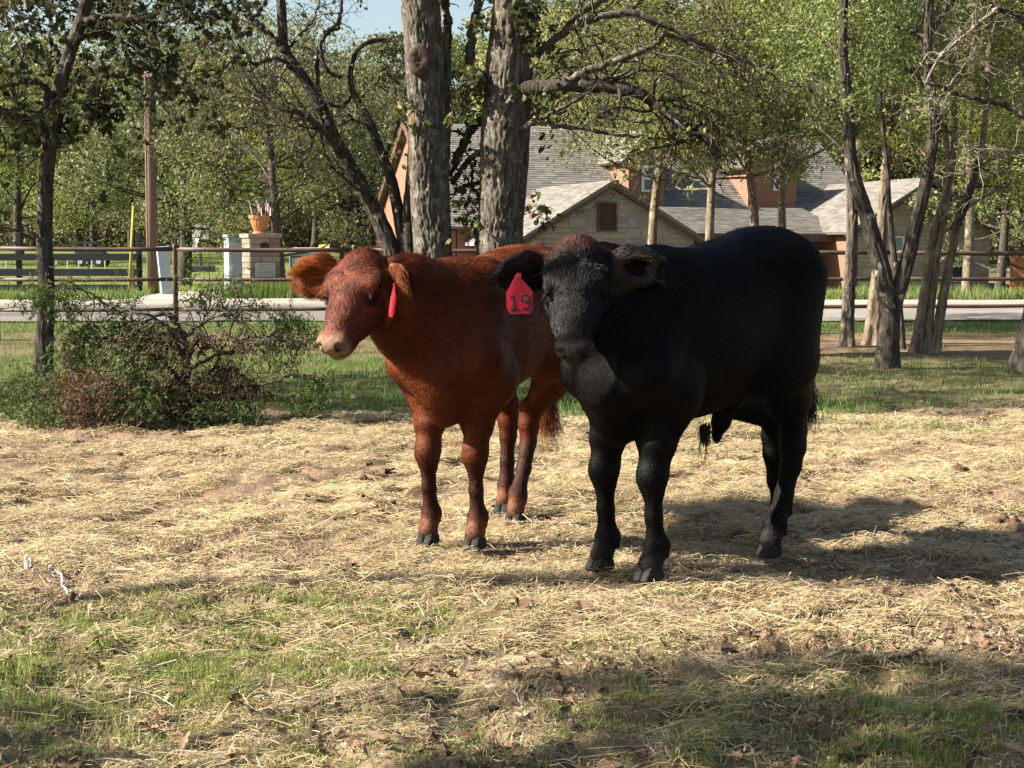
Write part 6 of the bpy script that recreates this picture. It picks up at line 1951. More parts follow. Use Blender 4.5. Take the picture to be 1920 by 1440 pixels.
def calf(P):
    V, Q, I = make_calf(P)
    N = vertex_normals(V, Q)
    # fine folds of skin and muscle
    bump = (fbm(V[:, 0] * 14 + V[:, 1] * 9, V[:, 2] * 12, 3, 3) - 0.5) * 0.006
    V = V + N * bump[:, None]
    tint = P['tint'](V, N, I)
    me = mesh_np('calf', V, Q, True, tint)
    o = link('calf', me, P['hide'])
    tag(o, P['label'], 'calf', 'calves standing side by side')
    o.location = P['loc']; o.rotation_euler = (0, 0, P['yaw']); o.scale = (P['size'],) * 3
    for k, sd in ((0, 1), (1, -1)):
        hoof(o, P['fore'][k][1] + 0.018, sd * P['half_stance'], P['hoof_z'][0], P.get('toe', 0.0), 0.5 + 0.5 * P.get('leg', 1.0))
        hoof(o, P['hind'][k][1] + 0.018, P['hind'][k][2], P['hoof_z'][1], 0.0, 0.5 + 0.5 * P.get('leg', 1.0))
        ball('eye', I['H'](0.187, sd * P['eye_y'], -0.012), 0.0165 * I['s'], EYE_M, o)
    grow_coat(V, Q, N, I, P['n_coat'], P['fur_tint'], P['fur_len'], P, P['fur'], o, P.get('fur_rad', 0.00075))
    # tail switch
    g = np.random.default_rng(9)
    n = P.get('switch_n', 900)
    te = I['tail_end']
    p0 = te + g.normal(0, 0.012, (n, 3)) + np.array([0, 0, 0.10]) * g.random((n, 1))
    dirs = np.array([-0.05, 0, -1.0]) + g.normal(0, 0.16, (n, 3)) + np.asarray(P['switch_dir'])
    ln = g.uniform(0.10, 0.24, (n, 1)) * P.get('switch_len', 1.0)
    S = np.stack([p0, p0 + dirs * ln * 0.35 + g.normal(0, .006, (n, 3)), p0 + dirs * ln * 0.7 + (0, 0, -0.02) + g.normal(0, .012, (n, 3)), p0 + dirs * ln + (0, 0, -0.06) + g.normal(0, .016, (n, 3))], 1)
    hair_object('tail_switch', S, np.tile([0.0011, 0.001, 0.0008, 0.0003], (n, 1)), np.asarray(P['switch_col'])[None] * g.uniform(0.5, 1.5, (n, 1)), P['fur'], o)
    return o, I, V


def fur_len_basic(long_top, ear_len, body=0.020):
    def f(p, I):
        n = len(p)
        ln = np.full(n, body); den = np.full(n, 1.0); lift = np.full(n, 0.23)
        z = p[:, 2] + (fbm(p[:, 0] * 7, p[:, 1] * 7, 2, 60) - 0.5) * 0.12
        lw = np.clip((0.66 - z) / 0.2, 0, 1)
        tp = np.clip((z - 1.02) / 0.2, 0, 1) * (p[:, 0] < 0.3)
        ln = ln * (1 - lw) + 0.015 * lw
        ln = ln * (1 - tp) + long_top * tp
        lift = lift + 0.02 * lw + 0.22 * tp
        den = den + 0.9 * lw + 0.6 * tp
        rel = (p - I['O']) @ I['HM'] / I['s']
        hd = (rel[:, 0] > -0.06) & (rel[:, 0] < 0.52) & (np.abs(rel[:, 1]) < 0.16) & (rel[:, 2] > -0.2) & (rel[:, 2] < 0.12)
        ln[hd] = 0.017; lift[hd] = 0.32; den[hd] = 2.4
        fore = hd & (rel[:, 0] < 0.12)
        ln[fore] = 0.028; lift[fore] = 0.5
        muz = hd & (rel[:, 0] > 0.375)
        ln[muz] = 0.003; den[muz] = 0.15
        for (ec, ed, en, ew, EL, EW) in I['ears']:
            q = p - ec
            m = (np.abs(q @ ed) < EL * 0.62) & (np.abs(q @ ew) < EW * 0.7) & (np.abs(q @ en) < 0.06)
            ln[m] = ear_len; den[m] = 3.0; lift[m] = 0.42
        return ln, den, lift
    return f


def head_masks(p, I):
    rel = (p - I['O']) @ I['HM'] / I['s']
    sm = lambda e0, e1, x: np.clip((x - e0) / (e1 - e0), 0, 1) ** 2 * (3 - 2 * np.clip((x - e0) / (e1 - e0), 0, 1))
    near = sm(0.2, 0.14, np.abs(rel[:, 1])) * (rel[:, 2] > -0.2) * (rel[:, 0] > -0.2)
    return rel, sm, near


def in_ears(p, I):
    m = np.zeros(len(p))
    inside = np.zeros(len(p))
    for (ec, ed, en, ew, EL, EW) in I['ears']:
        q = p - ec
        k = (np.abs(q @ ed) < EL * 0.62) & (np.abs(q @ ew) < EW * 0.7) & (np.abs(q @ en) < 0.06)
        m[k] = 1
        inside[k & (q @ en > 0.002)] = 1
    return m, inside


# ---- the red calf's colours
def red_tint(p, n, I):
    rel, sm, near = head_masks(p, I)
    base = np.array([0.118, 0.0245, 0.0056])
    c = np.tile(base, (len(p), 1))
    v = fbm(p[:, 0] * 6, p[:, 2] * 6 + p[:, 1] * 5, 3, 7)[:, None]
    c = c * (0.75 + 0.5 * v)
    t = sm(0.45, 0.30, p[:, 2])[:, None] * sm(0.10, 0.17, p[:, 2])[:, None]
    c = c * (1 - t) + np.array([0.040, 0.011, 0.0055]) * t           # darker shanks
    t = sm(0.15, 0.10, p[:, 2])[:, None]
    c = c * (1 - t) + np.array([0.17, 0.065, 0.033]) * t              # paler coronets
    e, ei = in_ears(p, I)
    c = c * (1 - e[:, None]) + np.array([0.25, 0.066, 0.012]) * e[:, None] * (0.55 + 0.9 * v)
    face = (near * sm(0.0, 0.05, rel[:, 0]) * sm(-0.10, -0.02, rel[:, 2]) * (1 - e))[:, None]
    c = c * (1 - face) + np.array([0.165, 0.046, 0.024]) * face  # sunlit look put into the face colour, lighter than the body
    mz = (near * sm(0.385, 0.438, rel[:, 0] + (v[:, 0] - .5) * .03))[:, None]
    c = c * (1 - mz) + np.array([0.27, 0.165, 0.105]) * mz
    nos = (near * sm(0.43, 0.445, rel[:, 0]) * sm(0.022, 0.013, np.abs(np.abs(rel[:, 1]) - 0.042)) * sm(0.02, 0.01, np.abs(rel[:, 2] + 0.035)))[:, None]
    c = c * (1 - nos * 0.9)
    ey = (near * sm(.045, .022, np.hypot(rel[:, 0] - .19, rel[:, 2] + .012)))[:, None]
    c = c * (1 - ey * .75)
    top = (sm(1.12, 1.2, p[:, 2]) * (p[:, 0] < 0.2))[:, None]
    c = c * (1 - top) + np.array([0.20, 0.052, 0.012]) * top
    return c * 0.66


def black_tint(p, n, I):
    rel, sm, near = head_masks(p, I)
    c = np.tile(np.array([0.0036, 0.0033, 0.0034]), (len(p), 1))
    v = fbm(p[:, 0] * 6, p[:, 2] * 6 + p[:, 1] * 5, 3, 8)[:, None]
    c = c * (0.7 + 0.6 * v)
    poll = (near * sm(0.085, 0.015, rel[:, 0]) * sm(-0.10, 0.0, rel[:, 2]))[:, None]
    c = c * (1 - poll) + np.array([0.050, 0.014, 0.0055]) * poll      # sun-bleached poll
    tp = (sm(1.17, 1.24, p[:, 2]) * (p[:, 0] < 0.15) * (p[:, 0] > -0.35))[:, None] * sm(0.45, 0.65, v[:, 0])[:, None]
    c = c * (1 - tp * 0.7) + np.array([0.022, 0.009, 0.005]) * tp * 0.7
    face = (near * sm(0.10, 0.2, rel[:, 0]) * sm(-0.06, 0.0, rel[:, 2]))[:, None]
    c = c * (1 - face) + np.array([0.0105, 0.0092, 0.0088]) * face
    mz = (near * sm(0.380, 0.430, rel[:, 0] + (v[:, 0] - .5) * .03))[:, None]
    c = c * (1 - mz) + np.array([0.040, 0.034, 0.031]) * mz
    nos = (near * sm(0.43, 0.445, rel[:, 0]) * sm(0.022, 0.013, np.abs(np.abs(rel[:, 1]) - 0.042)) * sm(0.02, 0.01, np.abs(rel[:, 2] + 0.035)))[:, None]
    c = c * (1 - nos * 0.9)
    e, ei = in_ears(p, I)
    c = c * (1 - ei[:, None]) + np.array([0.055, 0.046, 0.040]) * ei[:, None]
    t = sm(0.14, 0.09, p[:, 2])[:, None]
    c = c * (1 - t) + np.array([0.02, 0.019, 0.018]) * t
    return c * 0.64


def to_local(P, w):
    """a world point or direction in the calf's own frame"""
    c, s = math.cos(-P['yaw']), math.sin(-P['yaw'])
    w = np.asarray(w, float)
    return np.array([c * w[0] - s * w[1], s * w[0] + c * w[1], w[2]])


def to_local_pt(P, w):
    return to_local(P, np.asarray(w, float) - np.asarray(P['loc'], float)) / P['size']


# ---- black calf, facing the camera, flank to the right
PB = dict(loc=(gx(1181, 5.98), 5.98, 0.014), yaw=math.atan2(-0.68, -0.735), size=1.0)
PB.update(
    label='black calf facing the camera with a red ear tag numbered 19', rear=0.125, wid=1.04, half_stance=0.128,
    trunk=[(-1.04, 1.12, 0.06, 0.06, 2.0), (-1.01, 1.11, 0.17, 0.135, 2.1), (-0.93, 1.085, 0.27, 0.19, 2.2), (-0.78, 1.05, 0.325, 0.245, 2.2), (-0.6, 0.985, 0.335, 0.27, 2.2), (-0.35, 0.935, 0.335, 0.28, 2.2),
           (-0.12, 0.945, 0.335, 0.255, 2.2), (0.06, 0.93, 0.26, 0.195, 2.1), (0.15, 0.86, 0.17, 0.14, 2.0), (0.18, 0.85, 0.06, 0.05, 2)],
    fore=[(0.0, 0.0, 0), (0.0, 0.005, 0)], hind=[(-0.86, -0.712, 0.15), (-1.10, -1.12, -0.13)], rump_z=1.345, withers_z=1.27, belly_z=0.60, brisket_z=0.52, sheath=True,
    tail_y=0.10, tail_z=0.66, switch_n=420, switch_len=0.62, neck_base=(0.03, 0, 1.04), hoof_z=(0.0, 0.0), toe=0.0,
    hide=hide_material('black_hide', 0.6, 0, 0.06), fur=fur_material('black_fur', 0.33, 0.17),
    tint=black_tint, fur_tint=lambda p, n, I: black_tint(p, n, I) * 1.25, fur_len=fur_len_basic(0.026, 0.034, 0.017), n_coat=230000,
    switch_dir=(0, 0.05, 0), switch_col=(0.022, 0.009, 0.006))
PB['poll'] = to_local_pt(PB, at(1084, 468, 5.80))
PB['nose_dir'] = to_local(PB, np.asarray(at(1075, 660, 5.53)) - np.asarray(at(1084, 468, 5.80)))
PB['head_scale'] = 1.0
PB['head_wide'] = 1.16
PB['eye_y'] = 0.083
PB['leg'] = 0.93
PB['ears'] = [(to_local(PB, (0.95, 0.0, -0.05)), to_local(PB, (-0.05, -0.85, -0.25)), 0.17, 0.12),
              (to_local(PB, (-0.93, 0.12, -0.24)), to_local(PB, (-0.15, 0.8, 0.3)), 0.17, 0.12)]

# ---- red calf, behind and to the left, looking to the left
PR = dict(loc=(gx(846, 6.57), 6.57, 0.012), yaw=math.atan2(-0.93, -0.37), size=1.0)
PR.update(
    label='red brown calf looking left with a plain pink-red ear tag', wid=1.0, half_stance=0.112,
    trunk=[(-1.05, 1.08, 0.06, 0.06, 2.0), (-1.02, 1.07, 0.17, 0.14, 2.1), (-0.93, 1.04, 0.245, 0.195, 2.2), (-0.75, 1.0, 0.29, 0.235, 2.2), (-0.55, 0.95, 0.305, 0.25, 2.2), (-0.33, 0.915, 0.31, 0.25, 2.2),
           (-0.12, 0.915, 0.30, 0.215, 2.2), (0.05, 0.905, 0.235, 0.165, 2.1), (0.13, 0.84, 0.16, 0.13, 2.0), (0.16, 0.83, 0.06, 0.05, 2)],
    fore=[(0.0, 0.0, 0), (-0.005, -0.01, 0)], hind=[(-0.78, -0.60, 0.06), (-0.92, -0.86, -0.10)], rump_z=1.285, withers_z=1.215, belly_z=0.63, brisket_z=0.53,
    tail_y=-0.02, neck_base=(0.03, -0.01, 1.0), hoof_z=(0.0, 0.0),
    hide=hide_material('red_hide', 0.65, 0, 0.15), fur=fur_material('red_fur', 0.42, 0.16),
    tint=red_tint, fur_tint=lambda p, n, I: red_tint(p, n, I) * 1.15, fur_len=fur_len_basic(0.034, 0.044, 0.018), n_coat=190000,
    switch_dir=(0.0, 0.25, 0.1), switch_col=(0.14, 0.038, 0.008))
PR['poll'] = to_local_pt(PR, at(686, 490, 6.28))
PR['nose_dir'] = to_local(PR, np.asarray(at(607, 652, 5.98)) - np.asarray(at(686, 490, 6.28)))
PR['head_scale'] = 0.99
PR['head_wide'] = 1.14
PR['eye_y'] = 0.084
PR['leg'] = 0.84
PR['throat'] = 1.35
PR['ear_base'] = (0.0, 0.088, -0.015)
PR['ears'] = [(to_local(PR, (0.30, -0.28, -0.72)), to_local(PR, (-0.75, -0.55, -0.1)), 0.155, 0.105),
              (to_local(PR, (-0.95, 0.25, -0.06)), to_local(PR, (-0.15, -0.75, -0.1)), 0.18, 0.14)]

black, IB, VB = calf(PB)
red, IR, VR = calf(PR)

ear_tag(black, to_local_pt(PB, at(973, 512, 5.70)), to_local(PB, (0.03, -0.05, -1)), to_local(PB, (0.1, -1, 0.1)), '19', 0.15, 0.098)
ear_tag(red, to_local_pt(PR, at(741, 530, 6.06)), to_local(PR, (-0.10, -0.02, -1)), to_local(PR, (-0.97, -0.33, 0.0)), '', 0.135, 0.085)
# tuft under the black calf's belly
_g = np.random.default_rng(4)
_t0 = to_local_pt(PB, at(1322, 800, 6.30))
_n = 260
_p0 = np.asarray(_t0) + _g.normal(0, 0.010, (_n, 3))
_d = np.array([0.0, 0.0, -1.0]) + _g.normal(0, 0.13, (_n, 3))
_l = _g.uniform(0.03, 0.085, (_n, 1)); _l[:14] = 0.14
hair_object('belly_tuft', np.stack([_p0, _p0 + _d * _l * 0.5, _p0 + _d * _l + _g.normal(0, .004, (_n, 3))], 1), np.tile([0.001, 0.0009, 0.0003], (_n, 1)), np.tile([0.012, 0.009, 0.008], (_n, 1)), PB['fur'], black)
# ================================================================== straw, grass, leaves and dirt on the paddock
def ribbons(name, P, w, cols, mat_, taper=(1, 0.9, 0.35), label=None, face=None):
    """P (n,k,3) strips of width w (n)"""
    n, k = P.shape[:2]
    T = np.gradient(P, axis=1)
    T /= np.linalg.norm(T, axis=2)[..., None] + 1e-9
    S = np.cross(T, face[:, None] if face is not None else np.array([0, 0, 1.0]))
    S /= np.linalg.norm(S, axis=2)[..., None] + 1e-9
    h = (w[:, None] * 0.5 * np.asarray(taper)[None])[..., None]
    V = np.stack([P - S * h, P + S * h], 2)       # n,k,2,3
    b = (np.arange(n) * k * 2)[:, None, None]
    q = np.array([[2 * i, 2 * i + 1, 2 * i + 3, 2 * i + 2] for i in range(k - 1)])
    me = mesh_np(name, V.reshape(-1, 3), (b + q[None]).reshape(-1, 4), False, np.repeat(cols, k * 2, 0))
    o = link(name, me, mat_)
    return tag(o, label, kind='stuff') if label else o


def sample(g, n, d0, d1, mask, half=0.40, pw=1.0):
    """points on the ground seen between d0 and d1, thinned by mask"""
    X, Y = [], []
    c = 0
    while c < n:
        d = d0 + (d1 - d0) * g.random(n) ** pw
        x = g.uniform(-1, 1, n) * (half * d + 0.2)
        keep = g.random(n) < mask(x, d) * (d / d1 if pw == 1.0 else 1.0)
        X.append(x[keep]); Y.append(d[keep]); c += keep.sum()
        if keep.sum() < 3: break
    return np.concatenate(X)[:n], np.concatenate(Y)[:n]


STRAW_M = mat_leaf('straw', 0.12, 0.6)
g = np.random.default_rng(21)
HOOVES = []
for P_, o_ in ((PB, black), (PR, red)):
    M_ = Matrix.Translation(Vector(P_['loc'])) @ Matrix.Rotation(P_['yaw'], 4, 'Z')
    for k_, sd_ in ((0, 1), (1, -1)):
        HOOVES += [tuple((M_ @ Vector((P_['fore'][k_][1] + .02, sd_ * P_['half_stance'], 0))).xy), tuple((M_ @ Vector((P_['hind'][k_][1] + .02, P_['hind'][k_][2], 0))).xy)]


def off_hooves(x, y):
    m_ = np.ones_like(x)
    for (hx_, hy_) in HOOVES: m_ = m_ * sstep(.05, .13, np.hypot(x - hx_, y - hy_))
    return m_


x, y = sample(g, 240000, 3.5, 13.0, lambda x, y: straw_mask(x, y) * (.12 + .88 * off_hooves(x, y)))
n = len(x)
an = np.where(g.random(n) < 0.55, g.normal(0.1, 0.55, n), g.uniform(0, math.pi, n)) + (g.random(n) < .5) * math.pi
ln = g.lognormal(math.log(0.052), 0.6, n).clip(0.015, 0.17)
bend = g.normal(0, 0.35, n)
pile = 0.015 * straw_mask(x, y) + 0.008
P = np.zeros((n, 3, 3))
for i, t in enumerate((-0.5, 0.0, 0.5)):
    a_ = an + bend * t
    P[:, i, 0] = x + np.cos(a_) * ln * t
    P[:, i, 1] = y + np.sin(a_) * ln * t
zz = gz(P[:, :, 0], P[:, :, 1])
base = zz.max(1) * 0.6 + zz.mean(1) * 0.4 + g.random(n) ** 1.8 * pile * 1.6
tilt = g.normal(0, 0.11, n) * ln
P[:, 0, 2] = np.maximum(base - tilt, zz[:, 0] + .002); P[:, 1, 2] = np.maximum(base + g.random(n) * .012, zz[:, 1] + .003); P[:, 2, 2] = np.maximum(base + tilt, zz[:, 2] + .002)
pal = np.array([1.0, .98, .90]) * np.array([(0.58, 0.45, 0.25), (0.68, 0.56, 0.35), (0.48, 0.36, 0.20), (0.38, 0.28, 0.15), (0.62, 0.53, 0.29), (0.30, 0.20, 0.11), (0.46, 0.40, 0.31), (0.56, 0.50, 0.40), (0.36, 0.29, 0.20)])
k = g.integers(0, len(pal), n); k2 = g.integers(0, len(pal), n); w_ = g.random((n, 1))
cols = 0.78 * (pal[k] * w_ + pal[k2] * (1 - w_)) * (0.72 + 0.5 * fbm(x * 1.4, y * 1.4, 3, 33))[:, None]
fc = np.stack([g.normal(0, .45, n), g.normal(-0.15, .45, n), np.ones(n)], 1)
ribbons('straw', P, g.uniform(0.0012, 0.0029, n) * (0.8 + y * 0.06), cols, STRAW_M, label='scattered golden hay straw covering the paddock', face=fc)


# trodden chaff: short broken bits of straw, leaf and stem on the near ground
g = np.random.default_rng(71)
x, y = sample(g, 90000, 3.5, 7.6, lambda x, y: np.clip(.35 + .9 * sstep(.35, .6, fbm(x * 3.1 + 9, y * 3.1, 3, 77)) - .5 * sstep(5.6, 7.4, y), 0, 1) * (.2 + .8 * off_hooves(x, y)))
n = len(x)
an = g.uniform(0, 2 * math.pi, n); ln = g.lognormal(math.log(.016), .5, n).clip(.006, .05)
P = np.zeros((n, 3, 3))
for i, t in enumerate((-.5, 0., .5)):
    P[:, i, 0] = x + np.cos(an) * ln * t; P[:, i, 1] = y + np.sin(an) * ln * t
P[:, :, 2] = gz(P[:, :, 0], P[:, :, 1]) + (.002 + .009 * g.random(n) ** 2)[:, None]
P[:, 2, 2] += g.random(n) * ln * .5
pal = np.array([(0.42, 0.32, 0.20), (0.30, 0.22, 0.13), (0.20, 0.13, 0.08), (0.50, 0.42, 0.29), (0.13, 0.085, 0.055), (0.24, 0.22, 0.10)])
cols = .74 * pal[g.integers(0, len(pal), n)] * g.uniform(.7, 1.3, (n, 1))
ribbons('chaff', P, g.uniform(.0015, .0055, n), cols, STRAW_M, (.8, 1, .5), 'trodden chaff and broken stems on the near ground', np.stack([g.normal(0, .5, n), g.normal(-.15, .5, n), np.ones(n)], 1))


def blades(name, x, y, h, w, pal, label, lean=0.5, g=np.random.default_rng(8)):
    n = len(x)
    a_ = g.uniform(0, 2 * math.pi, n)
    le = np.abs(g.normal(0, lean, n)) * h
    z = gz(x, y)
    P = np.zeros((n, 3, 3))
    for i, t in enumerate((0.0, 0.55, 1.0)):
        P[:, i, 0] = x + np.cos(a_) * le * t ** 2
        P[:, i, 1] = y + np.sin(a_) * le * t ** 2
        P[:, i, 2] = z - 0.006 + h * (t - 0.18 * (le / h) * t ** 2)
    pal = np.array(pal)
    k = g.integers(0, len(pal), n); k2 = g.integers(0, len(pal), n); w_ = g.random((n, 1))
    c = (pal[k] * w_ + pal[k2] * (1 - w_)) * g.uniform(.75, 1.25, (n, 1))
    f = np.stack([np.cos(a_ + g.normal(0, .9, n)), np.sin(a_), 0.2 * np.ones(n)], 1)
    return ribbons(name, P, w, c, GRASS_M, (1, .8, .12), label, face=f)


GRASS_M = mat_leaf('grass_blade', 0.30, 0.5)
GP = [(0.075, 0.130, 0.026), (0.095, 0.150, 0.034), (0.060, 0.100, 0.024), (0.13, 0.155, 0.046), (0.18, 0.16, 0.07)]
g = np.random.default_rng(31)
def gm_tuft(x, y): return green_mask(x, y) * (0.15 + 1.1 * sstep(.46, .62, fbm(x * 8.5, y * 8.5, 2, 99)))
x, y = sample(g, 85000, 3.5, 11.3, gm_tuft)
n = len(x)
blades('grass', x, y, g.uniform(.012, .042, n) * (0.6 + 0.8 * green_mask(x, y)), g.uniform(.0018, .0040, n), [tuple(c * k_ for c, k_ in zip(q_, (1.6, 1.42, 1.5))) for q_ in GP], 'short green grass coming up through the straw', .75)
x, y = sample(g, 75000, 10.9, 25.6, lambda x, y: np.clip(green_mask(x, y) * 1.1, 0, 1) * np.where(y < 13.5, 1.0, .65), half=.36)
n = len(x)
blades('grass', x, y, g.uniform(.02, .085, n) * (0.4 + .8 * green_mask(x, y)), g.uniform(.004, .008, n), [(0.07, 0.145, 0.026), (0.09, 0.165, 0.034), (0.055, 0.11, 0.022), (0.12, 0.16, 0.045)], 'green grass under the trees between paddock and lane', .5)
x = g.uniform(-16, 20, 30000); y = ROAD1 + 0.25 + np.abs(g.normal(0, .8, 30000)) + .15 * g.random(30000)
kp = ~((x > -8.2) & (x < -0.6) & (y < 38) & ~((np.abs(x + 5.6) < .75) & (y > 33.8) & (y < 35.2)))
kp &= g.random(30000) < (0.25 + 1.1 * sstep(.4, .6, fbm(x * .9, y, 3, 12)))
x, y = x[kp], y[kp]; n = len(x)
blades('grass', x, y, g.uniform(.10, .34, n), g.uniform(.010, .02, n), GP[:4] + [(.2, .2, .08)], 'long green grass along the far side of the lane', .4)
x = np.concatenate([g.normal(gx(492, 34.5), .42, 1600), g.uniform(gx(1600, 57), gx(1850, 57), 1800)]); y = np.concatenate([34.55 - np.abs(g.normal(0, .25, 1600)), 57.2 - np.abs(g.normal(0, .5, 1800)) + (np.linspace(0, 1.2, 1800))])
n = len(x)
blades('grass', x, y, g.uniform(.15, .5, n), g.uniform(.012, .02, n), GP[:4], 'taller grass at the foot of the mailbox and the house', .3)
# lawn beyond the lane: mown, still blades
x, y = sample(g, 30000, 36, 75, lambda x, y: np.ones_like(x) * .9, half=.36)
n = len(x)
blades('grass', x, y, g.uniform(.03, .09, n), g.uniform(.015, .03, n), [(0.13, 0.17, 0.04), (0.155, 0.195, 0.048), (0.11, 0.15, 0.036)], 'mown grass of the lawns beyond the lane', .8)

# weeds and long pale stems
def stems(cx, cy, n, h, spread, pal, w=.003):
    return g.normal(cx, spread, n), g.normal(cy, spread, n), g.uniform(.4, 1, n) * h, np.full(n, w)
parts = [stems(*at(px, py, d).xy[:], nn, h, s, None) for px, py, d, nn, h, s in ((420, 1320, 4.6, 12, .08, .05), (1050, 1120, 5.6, 10, .12, .03), (1585, 1245, 4.95, 9, .12, .05), (1120, 1080, 5.95, 14, .10, .05), (1530, 785, 11.2, 30, .25, .25), (1280, 800, 10.9, 40, .2, .4), (640, 790, 11.3, 50, .22, .6), (330, 1180, 5.2, 20, .07, .05), (985, 1195, 5.2, 14, .08, .04), (1370, 1060, 6.2, 5, .13, .06), (1655, 1400, 4.05, 16, .08, .05), (1560, 1410, 4.0, 22, .07, .07))]
x, y, h, w_ = (np.concatenate([p[i] for p in parts]) for i in range(4))
blades('weeds', x, y, h, w_, GP, 'thin upright weeds standing out of the straw', .55)

# ---- dead leaves: the largest singly, the rest as litter
DEAD = [(0.14, 0.082, 0.048), (0.19, 0.118, 0.072), (0.09, 0.055, 0.034), (0.24, 0.165, 0.105)]
DEADLEAF_M = mat_leaf('dead_leaf', 0.12, 0.7)
dm = [leaf_mesh('dead_leaf', np.zeros((1, 3)), .066, [DEAD[i % 4]], np.random.default_rng(60 + i), axis=np.array([[1.0, 0, .35]]), spread=.05, up=3, kind='oak', mat_=DEADLEAF_M) for i in range(10)]
spots = [(905, 1385), (940, 1380), (868, 1398), (925, 1415), (985, 1150), (1600, 1410), (1640, 1417), (1664, 1402), (1700, 1395), (1742, 1402), (1580, 1425), (1502, 1222), (1462, 1228), (1840, 1302), (1772, 1312), (500, 1322), (470, 1352), (592, 1392), (560, 1402), (1092, 1162), (955, 1200), (1412, 1188), (1010, 1190), (1150, 1215), (800, 1290), (1250, 1350), (1300, 1395), (700, 1420), (620, 1430), (1420, 1300), (1880, 1350), (1900, 1375), (1860, 1400), (1800, 1420), (1120, 1300), (330, 1300), (1480, 1420), (760, 1180), (1330, 1160), (640, 1335), (1190, 1420), (1380, 1425), (1545, 1380), (1905, 1430), (1030, 1395)]
for i, (p, q) in enumerate(spots):
    r = ray(p, q); t = CAM_Z / -r.z; xx, yy = r.x * t, r.y * t
    o = bpy.data.objects.new('dead_leaf', dm[i % 10]); COL.objects.link(o)
    s_ = random.uniform(.75, 1.25)
    o.location = (xx, yy, float(gz(xx, yy)) + .02 * s_); o.rotation_euler = (random.uniform(-.4, .4), random.uniform(-.4, .4), random.uniform(0, 6.28)); o.scale = (s_,) * 3
    tag(o, 'curled brown dead oak leaf lying on the ground near the camera', 'leaf', 'larger dead leaves in the foreground')
x, y = sample(g, 900, 3.5, 7.5, lambda x, y: (1 - sstep(4.2, 6.4, y)) * sstep(.42, .6, fbm(x * 2.2, y * 2.2, 3, 88)) + .04)
P = np.stack([x, y, gz(x, y) + .012 + .012 * g.random(len(x))], 1)
o = link('leaf_litter', leaf_mesh('leaf_litter', P, .04, DEAD, g, up=1.3, kind='oak', mat_=DEADLEAF_M)); tag(o, 'small brown leaf litter strewn over the near ground', kind='stuff')

# ---- crumbs of earth and dung
EARTH_M = mat('dark_earth', (0.055, 0.034, 0.022), .95, (0.13, 0.082, 0.052), scale=26, bump=.006)
DUNG_M = mat('dung', (0.045, 0.026, 0.016), .9, (0.115, 0.062, 0.036), scale=30, bump=.008)
g = np.random.default_rng(44)


def lump(m, c, r, g, n=7, k=10, flat=.6):
    ph = g.uniform(0, 9, 3)
    V = []
    for i in range(n + 1):
        th = math.pi * i / n
        for j in range(k):
            a_ = 2 * math.pi * j / k
            v = np.array([math.sin(th) * math.cos(a_), math.sin(th) * math.sin(a_), math.cos(th)])
            rr = r * (1 + .38 * math.sin(v[0] * 3.1 + ph[0]) * math.sin(v[1] * 3.7 + ph[1]) + .22 * math.sin(v[2] * 6 + v[0] * 5 + ph[2]) + g.normal(0, .05))
            V.append(np.asarray(c) + v * rr * (1, 1, flat))
    m.add(V, [[i * k + j, (i + 1) * k + j, (i + 1) * k + (j + 1) % k, i * k + (j + 1) % k] for i in range(n) for j in range(k)])


m = MB()
x, y = sample(g, 2600, 3.5, 12, lambda x, y: sstep(.5, .66, fbm(x * 1.7, y * 1.7, 4, 71)) + .05)
for a_, b_ in zip(x, y):
    r_ = g.lognormal(math.log(.009), .45)
    lump(m, (a_, b_, float(gz(a_, b_)) + r_ * .2), min(r_, .03), g, 3, 5)
x, y = sample(g, 170, 4.2, 11.4, lambda x, y: sstep(.44, .62, fbm(x * 1.2 + 5, y * 1.2, 3, 72)) + .06)
for a_, b_ in zip(x, y):
    for q_ in range(int(g.integers(1, 4))):
        r_ = min(.045, g.lognormal(math.log(.020), .4)); u_, v_ = g.normal(0, .03, 2)
        lump(m, (a_ + u_, b_ + v_, float(gz(a_ + u_, b_ + v_)) + r_ * .25), r_, g, 4, 7, .5)
o = m.build('dirt', EARTH_M); tag(o, 'crumbs of dark earth trodden into the straw', kind='stuff')


def pile(label, px, py, w_px, n, mat_=DUNG_M, name='dung_pile', cat='dung', flat=.6, group=None):
    r = ray(px, py); t = CAM_Z / -r.z; cx, cy = r.x * t, r.y * t
    W = w_px / FPX * cy / 2
    m = MB()
    for i in range(n):
        q = g.normal(0, .42, 2)
        rr = W * g.uniform(.22, .5) * (1 if i else 1.3)
        xx, yy = q[0] * W, q[1] * W * .8
        lump(m, (xx, yy, float(gz(cx + xx, cy + yy)) + rr * .35 * flat / .6 + (W * .25 if abs(q).max() < .3 else 0)), rr, g, 7, 10, flat)
    o = m.build(name, mat_, smooth=True, loc=(cx, cy, 0))
    return tag(o, label, cat, group)


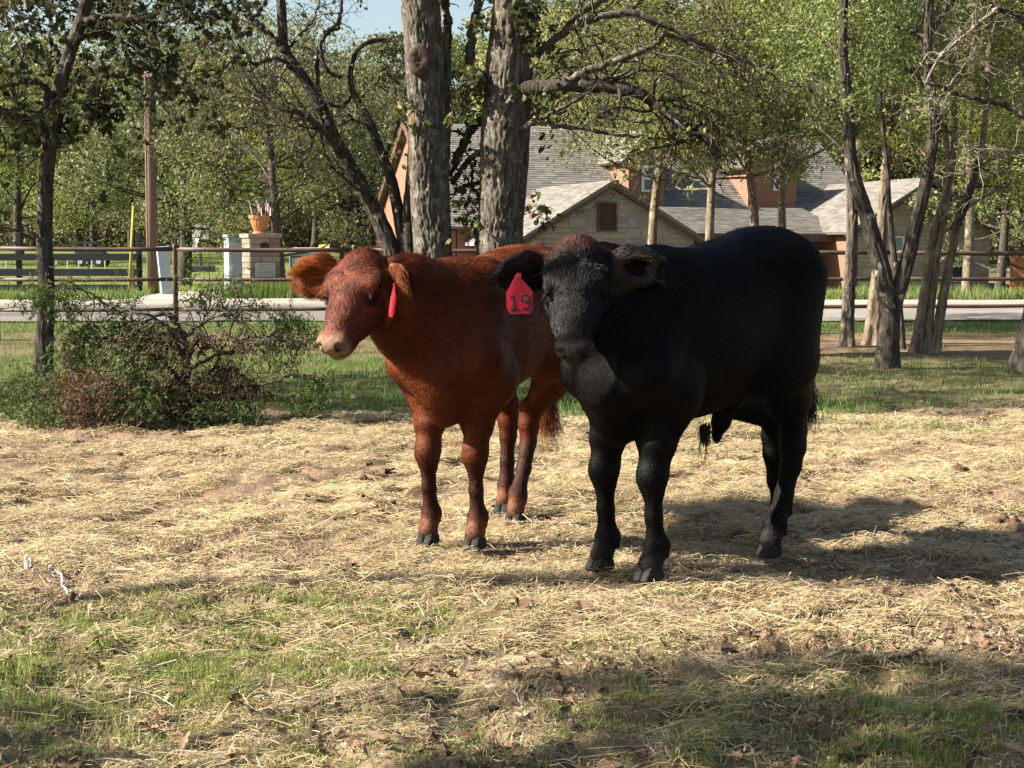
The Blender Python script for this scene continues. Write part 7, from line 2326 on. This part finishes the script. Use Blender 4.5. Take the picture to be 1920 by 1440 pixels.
pile('large rough brown dung pile at the right edge', 1892, 992, 80, 16, flat=.8)
pile('dark dung clump in the shade left of the large pile', 1795, 988, 40, 8)
pile('small dark dung clump in the black calf\'s shadow', 1762, 972, 26, 5)
pile('grey straw covered dung heap in the sunlit straw on the right', 1790, 890, 62, 10)
pile('brown clods just below the grey heap on the right', 1830, 925, 50, 8)
pile('dark dung pat left of the red calf\'s fore hooves', 735, 918, 56, 8, flat=.45)
pile('thin dark dung streak near the top of the straw on the left', 556, 880, 46, 6, flat=.4)
pile('small dark clod left of the red calf', 676, 958, 30, 5)
pile('dark brown clods at the left edge of the straw', 40, 915, 60, 7, flat=.45)
pile('small clod below the red calf\'s tail', 1042, 898, 26, 4)
pile('low brown clod beyond the black calf\'s shadow', 1760, 920, 22, 4)
pile('brown lump of earth in the shade at the right edge', 1896, 1335, 60, 9, EARTH_M, 'earth_clod', 'clod', .8)
pile('scraped earth clod in the short grass left of centre', 462, 1205, 44, 7, EARTH_M, 'earth_clod', 'clod')
pile('pair of dark earth clods below the white scrap', 250, 1075, 70, 7, EARTH_M, 'earth_clod', 'clod', .4)
pile('dark earth clod in the middle foreground', 1075, 1370, 50, 6, EARTH_M, 'earth_clod', 'clod')
pile('dark clod on the straw below the black calf\'s fore hooves', 1225, 1180, 40, 6, EARTH_M, 'earth_clod', 'clod', .5)
pile('reddish brown clod right of the black calf\'s fore hooves', 1780, 1125, 44, 6, EARTH_M, 'earth_clod', 'clod', .5)
STONE_M = mat('pale_stone', (0.5, 0.46, 0.38), .9, (.62, .57, .48), scale=20)
pile('small pale stone lying in the straw on the left', 330, 962, 14, 2, STONE_M, 'pale_stone', 'stone')
pile('small pale stone in the straw at lower right', 1686, 1202, 12, 2, STONE_M, 'pale_stone', 'stone')

# white scraps of string at the left
SCRAP_M = mat('white_scrap', (0.55, 0.56, 0.57), .6, (.6, .61, .62), scale=10)
def scrap(label, pts, wd):
    W = []
    for p, q in pts:
        r = ray(p, q); t = CAM_Z / -r.z; W.append((r.x * t, r.y * t, float(gz(r.x * t, r.y * t)) + .022 + random.uniform(0, .012)))
    c = np.array(W[0]); P = smooth_path(np.array(W) - c, 24)
    P[:, 2] += .006 * np.sin(np.arange(len(P)) * 1.3)
    m = MB(); m.tube(P, wd * (1 + .35 * np.sin(np.arange(len(P)) * 2.1)), 6)
    tag(m.build('white_scrap', SCRAP_M, smooth=True, loc=tuple(c)), label, 'scrap')
scrap('twisted white string scrap lying on the ground at the left', [(92, 1076), (106, 1074), (116, 1080), (116, 1090), (124, 1098), (134, 1098), (128, 1102), (121, 1099)], .0036)
scrap('small curled white scrap at the far left', [(48, 1066), (47, 1058), (53, 1055), (58, 1060), (56, 1067), (51, 1070)], .0036)
